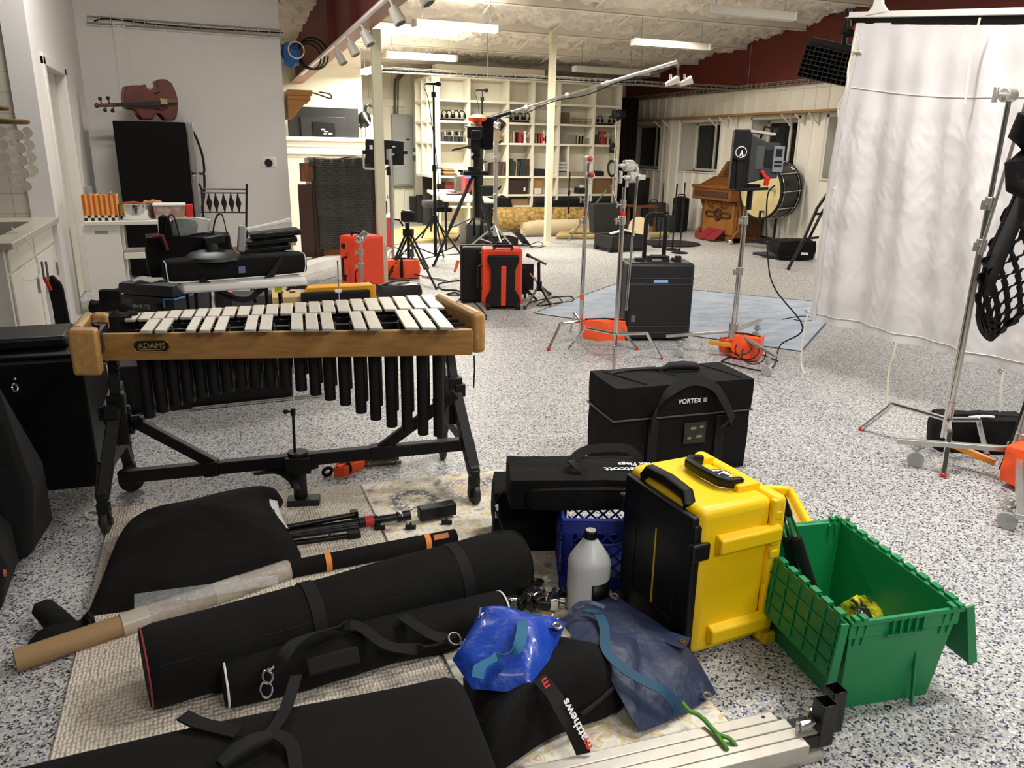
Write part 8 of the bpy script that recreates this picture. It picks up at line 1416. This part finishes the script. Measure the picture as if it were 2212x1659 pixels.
G().prism(pts, (0, -.005, 0), (1, 0, 0), (0, 0, 1), (0, .06, 0)).o('trolley_back', M_blk, o, bev=.01); G().box((0, -.008, .24), (.05, .03, .4)).o('orange_stripe', M_oc, o, bev=.008)
for s in (-1, 1): G().cyl((s*.15-.02, .0, .035), (s*.15+.02, .0, .035), .035, n=14).o('wheel', M_rub, o)
G().path([(-.09, .05, H4), (-.085, .05, H4+.03), (.085, .05, H4+.03), (.09, .05, H4)], .03, .03, n=8, up=(0, 1, 0)).o('trolley_handle', M_blk, o); G().path([(-.08, .2, H4), (-.07, .2, H4+.035), (.07, .2, H4+.035), (.08, .2, H4)], .03, .03, n=8, up=(0, 1, 0)).o('top_handle', M_blk, o)
G().path([(-W4/2, .16, .42), (-W4/2-.04, .16, .41), (-W4/2-.04, .16, .2), (-W4/2, .16, .19)], .03, .03, n=8, up=(0, 1, 0)).o('side_handle', M_blk, o)
for z in (.1, .5): G().box((-W4/2, .28, z), (.03, .06, .07)).o('latch', M_blk, o, bev=.005)
o = thing('hard_case', 'black hard case standing directly behind the orange and black wheeled case', 'hard case', lerp(c0, c1, .5)+dy4*.36+V((-.03, .02, 0)), rz4); G().box((-.06, .13, .29), (.40, .20, .58)).o('case_body', M_blk, o, bev=.03, seg=3); G().box((-.06, .13, .3), (.41, .05, .59)).o('lid_seam', M_case, o, bev=.01)
c0 = F(748, 624); o = ocase('hard_case', 'orange hard case with side handle behind the silver stand', c0, 0, .34, .44, .585, math.radians(-58), M_oc)
G().path([(.02, -.0, .36), (.02, -.05, .35), (.02, -.05, .16), (.02, 0, .15)], .028, .028, n=8, up=(1, 0, 0)).o('side_handle', M_blk, o)
for s in (-1, 1): G().box((-.02+s*.0, .0-.0, .30+s*.18), (.05, .02, .06)).o('latch', M_blk, o, bev=.005)
G().path([(-.05, .16, .585), (-.045, .16, .62), (.08, .16, .62), (.085, .16, .585)], .03, .03, n=8, up=(0, 1, 0)).o('top_handle', M_blk, o); G().box((-.171, .2, .43), (.003, .12, .07)).o('label', mat('label_grey', '#a9a7a2', .5), o)
# silver stand in front of the orange case
pS2 = F(783, 650); W_ = lambda x, y: WP(x, y, pS2); o = thing('light_stand', 'silver light stand with clamp head in front of the orange hard case', 'light stand', pS2); stand_col(o, pS2, [.03, W_(781, 570).z, W_(779, 540).z, W_(778, 515).z], [.024, .022, .018], m=M_alu)
g = G().sph(W_(777, 516), .05, 12).box(W_(786, 506), (.06, .04, .07), (0, .6, 0)).cyl(W_(768, 512), W_(792, 512), .02); g.o('clamp_head', M_chrome, o, world=True, bev=.006)
for f in trif(pS2, .3, .7): G().cyl(hat(pS2, .2), f+V((0, 0, .012)), .01, n=8).o('leg', M_alu, o, world=True)
G().tube([W_(770, 627), W_(767, 590), W_(772, 582)], .008, 6).tube([W_(768, 612), W_(790, 609), W_(800, 612), W_(803, 620)], .006, 6).o('wire_hook', M_blkm, o, world=True)
# orange sandbag on the mic stand / tripod
sB = F(876, 606); o = thing('sandbag', 'orange sandbag with a black band lying between the tripod legs', 'sandbag', sB); saddle(o, sB+V((.0, .2, 0)), math.radians(-12), .46, .2, .24); G().ring(sB+V((0, .2, .12)), (1, -.2, 0), .125, .02, 22, 6, 1.).o('black_band', M_web, o, world=True)
tag(G().cyl(F(912, 597, .1), F(965, 606, .06), .02, n=10).o('grey_tube', M_alu), 'grey tube lying on the floor right of the orange sandbag', 'tube')
tag(G().cyl(WP(990, 563, F(990, 600)), WP(982, 588, F(990, 600)), .022, .016, n=8).o('orange_flag_handle', M_orgc), 'orange strap end hanging beside the black hard case', 'strap')
# small microphone stands right of the orange case
p = F(1164, 648); W_ = lambda x, y: WP(x, y, p); o = thing('short_stand', 'short black microphone stand with a stubby boom on the floor', 'microphone stand', p)
G().cyl(hat(p, .1), W_(1164, 566), .016, n=10).o('column', M_blkm, o, world=True); G().cyl(W_(1137, 550), W_(1180, 571), .012, n=8).cyl(W_(1137, 550), W_(1145, 554), .02).o('boom_arm', M_blkm, o, world=True)
for f in (F(1188, 660), F(1188, 638), F(1134, 668)): G().cyl(hat(p, .16), f+V((0, 0, .015)), .013, n=8).sph(f+V((0, 0, .02)), .02, 8).o('leg', M_blkm, o, world=True)
G().cyl(hat(p, .10), hat(p, .2), .03).o('hub', M_blk, o, world=True); G().cyl(W_(1144, 590), W_(1186, 640), .012, n=8).o('chrome_strut', M_chrome, o, world=True)
p = F(1140, 645); W_ = lambda x, y: WP(x, y, p); o = thing('small_monitor', 'small black monitor panel on a stand, half behind the orange case', 'monitor', p); G().box(W_(1126, 605), (.17, .08, .3), (0, 0, .3)).o('panel_box', M_blk, o, world=True, bev=.01); G().bar(W_(1137, 570), W_(1136, 626), .02, .16).o('side_flap', M_blk, o, world=True); G().cyl(W_(1134, 630), hat(W_(1134, 630), 0), .014).o('post', M_blkm, o, world=True)
for f in trif(hat(W_(1134, 630), 0), .18, .9): G().cyl(hat(W_(1134, 630), .12), f+V((0, 0, .012)), .011).o('leg', M_blkm, o, world=True)
def floorcable(pts, lab, r=.006): return tag(G().tube([F(x, y, r) for x, y in pts], r, 5, smooth=5).o('floor_cable', M_rub), lab, 'cable')
floorcable([(1140, 655), (1180, 645), (1230, 640), (1238, 650), (1200, 655), (1160, 660), (1200, 640), (1215, 652)], 'black cables looping on the floor by the short microphone stand')
floorcable([(1140, 530), (1165, 522), (1172, 530), (1145, 533), (1160, 535), (1180, 531)], 'thin black cable on the floor in front of the beige roll')
floorcable([(1000, 605), (950, 612), (955, 625), (990, 628), (1000, 640), (975, 655), (960, 640), (985, 632), (1002, 650), (980, 665)], 'tangle of cables on the floor left of the orange and black case', .009)
floorcable([(850, 560), (840, 572), (870, 575), (905, 562), (950, 552), (1000, 548)], 'black cable crossing the floor from the near column')
floorcable([(1690, 690), (1735, 683), (1762, 690), (1735, 694), (1715, 690)], 'black cable loop on the blue cloth by the sheet corner')
floorcable([(940, 640), (1005, 640), (1050, 690), (940, 660)], 'black cable along the end of the vibraphone', .007)
# stand with coiled cable, round-base stands, tripod stand near the bookcase
p = F(1319, 503); W_ = lambda x, y: WP(x, y, p); o = thing('light_stand', 'pale light stand with a coiled cable and small black lamp head by the corner', 'light stand', p); stand_col(o, p, [.1, W_(1322, 400).z, W_(1330, 320).z, W_(1334, 262).z], [.026, .022, .016], m=M_alu)
G().cyl(W_(1311, 409), F(1226, 520, .01), .016, n=8).o('leg', M_alu, o, world=True); G().cyl(W_(1324, 409), F(1350, 505, .01), .016, n=8).o('leg', M_alu, o, world=True); G().cyl(W_(1322, 409), F(1338, 497, .01), .016, n=8).o('leg', M_alu, o, world=True)
G().soft(W_(1336, 247), (.22, .2, .16), n=6, e=.4, amp=.03, fr=12).cyl(W_(1334, 262), W_(1335, 250), .03).o('lamp_head', M_blk, o, world=True); G().box(W_(1322, 320), (.08, .08, .18)).o('ballast', M_blk, o, world=True, bev=.01)
g = G()
for k in range(3): g.ring(W_(1318, 364)-V((0, .05+.012*k, 0)), (.4, -1, .1), .115-.008*k, .01, 24, 6, 1.3)
tag(g.o('cable_coil', M_rub), 'coil of black cable hung on the pale light stand', 'cable')
def rodstand(px, py, top, lab, base=True, r=.011):
    p = F(px, py); o = thing('microphone_stand', lab, 'microphone stand', p); z1 = WP(top[0], top[1], p).z; G().cyl(hat(p, 0), hat(p, z1), r, n=8).cyl(hat(p, z1*.62), hat(p, z1*.7), r*1.8, n=8).o('rod', M_blkm, o, world=True)
    if base: G().lathe([(0, 0), (.13, 0), (.13, .015), (.03, .03), (0, .03)], p, 20).o('round_base', M_blkm, o, world=True)
    else:
        for f in trif(p, .32, .6): G().cyl(hat(p, .3), f+V((0, 0, .012)), .011, n=8).o('leg', M_blkm, o, world=True)
    return o
o = rodstand(1468, 547, (1471, 394), 'black round-base microphone stand nearest to the wheeled case handle'); o = rodstand(1452, 540, (1462, 397), 'black round-base microphone stand just left of the nearest one', r=.014); o = rodstand(1424, 534, (1427, 395), 'slim black microphone stand with a clip, left of the pair'); o = rodstand(1226, 500, (1228, 372), 'black tripod stand before the bookcase, right of the far column', False, .016)
for px, w_, y0, lab in ((1075, 60, 425, 'black bag heap in the bottom row behind the jute roll, at the second column'), (1178, 55, 432, 'black bag in the bottom row behind the far column'), (1232, 90, 430, 'wide black bag heap in the bottom row behind the tripod stand'), (1300, 70, 432, 'black gear heap in the bottom row at the last column')):
    a, c, z0, z1 = pr(px-w_/2, px+w_/2, y0, 470, YS-.05); tag(G().soft(((a+c)/2, YS-.02, .0+z1/2), (c-a, .3, z1), n=8, e=.4, amp=.05, fr=6, seed=px).o('gear_bag', M_cloth, ang=60), lab, 'bag')
# track lights along the beam
trk = lambda y, dx=0., dz=0.: V((1.70+dx, y, zb(y)-.03+dz))
o = thing('light_track', 'white lighting track along the lower edge of the red steel beam', 'light track', trk(7)); G().bar(trk(4.6), trk(13.5), .035, .03).o('track_rail', M_wht, o, world=True)
for k, (px, py, y) in enumerate(((915, 14, 4.9), (812, 72, 6.4), (715, 150, 8.6), (690, 163, 9.4), (757, 92, 7.3), (668, 178, 10.2))):
    q = trk(y); o = thing('spotlight', '%s white spotlight from the near end of the beam track' % ('first', 'second', 'fourth', 'fifth', 'third', 'last')[k] if k else 'large white spotlight nearest the camera on the beam track', 'spotlight', q, 0, 'spotlights on the beam track')
    e = q+V((.05, -.02, -.13)); dv = V((.4, -.3, -.85)).normalized(); G().cyl(q, e, .012).o('stem', M_wht, o, world=True); G().cyl(e-dv*.05, e+dv*.1, .045, .06, n=16).o('lamp_head', mat('spot_white', '#d5d0c4', .4), o, world=True, bev=.006); G().cyl(e+dv*.095, e+dv*.102, .045, n=14).o('lens', M_blk, o, world=True)
# cable trays and hanging wires
def tray(name, lab, a, b_, w_, n, side): 
    d = V(b_)-V(a); s = V(side)*w_; g = G()
    for k in (0, 1): g.cyl(V(a)+s*k, V(b_)+s*k, .007, n=5).cyl(V(a)+s*k+V((0, 0, .06)), V(b_)+s*k+V((0, 0, .06)), .006, n=5)
    for i in range(n+1): p = V(a)+d*(i/n); g.tube([p+V((0, 0, .06)), p, p+s, p+s+V((0, 0, .06))], .004, 4)
    return tag(g.o(name, mat('tray_wire', '#9d9a90', .4, .6)), lab, 'cable tray')
YT2 = 12.5; t0, t1 = YP(820, 153, YT2), YP(1592, 194, YT2); t1.z = t0.z = (t0.z+t1.z)/2; tray('cable_tray', 'long wire cable tray hanging under the ceiling across the room', t0, V((9.4, YT2, t0.z)), .2, 60, (0, 1, 0))
tag(G().cyl(t0+V((0, .06, .02)), V((9.3, YT2+.06, t0.z+.02)), .012, n=6).o('tray_cable', M_rub), 'black cable lying in the long hanging cable tray', 'cable')
tray('wall_tray', 'wire cable tray running along the right wall under the red steel', V((9.25, 9.6, 2.64)), V((9.25, 16.8, 2.64)), .2, 50, (1, 0, 0))
for k, (x, lab) in enumerate(((1053, 'thin suspension wire above the bookcase, left of the far column'), (1360, 'thin suspension wire beside the boom pole tip'), (1615, 'thin suspension wire before the red steel'))): p = YP(x, 165 if k == 0 else 185, YT2); tag(G().cyl(hat(p, t0.z), hat(p, CZ(YT2)+.02), .005, n=5).o('suspension_wire', M_steel), lab, 'wire')
# clutter on the wall head by the beam
tag(G().soft(YP(628, 118, 11.2), (.22, .14, .26), n=8, e=.4, amp=.05, fr=9, seed=5).o('blue_tarp', mat('blue_tarp', '#1f5a96', .5, bump=(12, .6, .02))), 'crumpled blue tarpaulin stuffed at the top of the fridge wall end', 'tarpaulin')
g = G()
for k in range(3): g.ring(YP(668, 122, 11.4)+V((.03*k, 0, .02*k)), (.2, -1, .15), .16+.02*k, .012, 26, 5)
tag(g.o('cable_loop', M_rub), 'dark cable loop hanging against the red steel beam', 'cable'); tag(G().ring(YP(640, 108, 11.1), (.1, -1, 0), .1, .008, 24, 5).o('cable_loop', M_rope), 'pale cable loop beside the blue tarpaulin', 'cable')
tag(G().tube([YP(665, 197, 14.4), YP(690, 205, 14.4), YP(710, 212, 14.4), YP(716, 211, 14.4), YP(712, 203, 14.4), YP(690, 199, 14.4)], .014, 6, smooth=4).o('wall_cable', M_rub), 'black cable drooping on the wall above the television', 'cable')
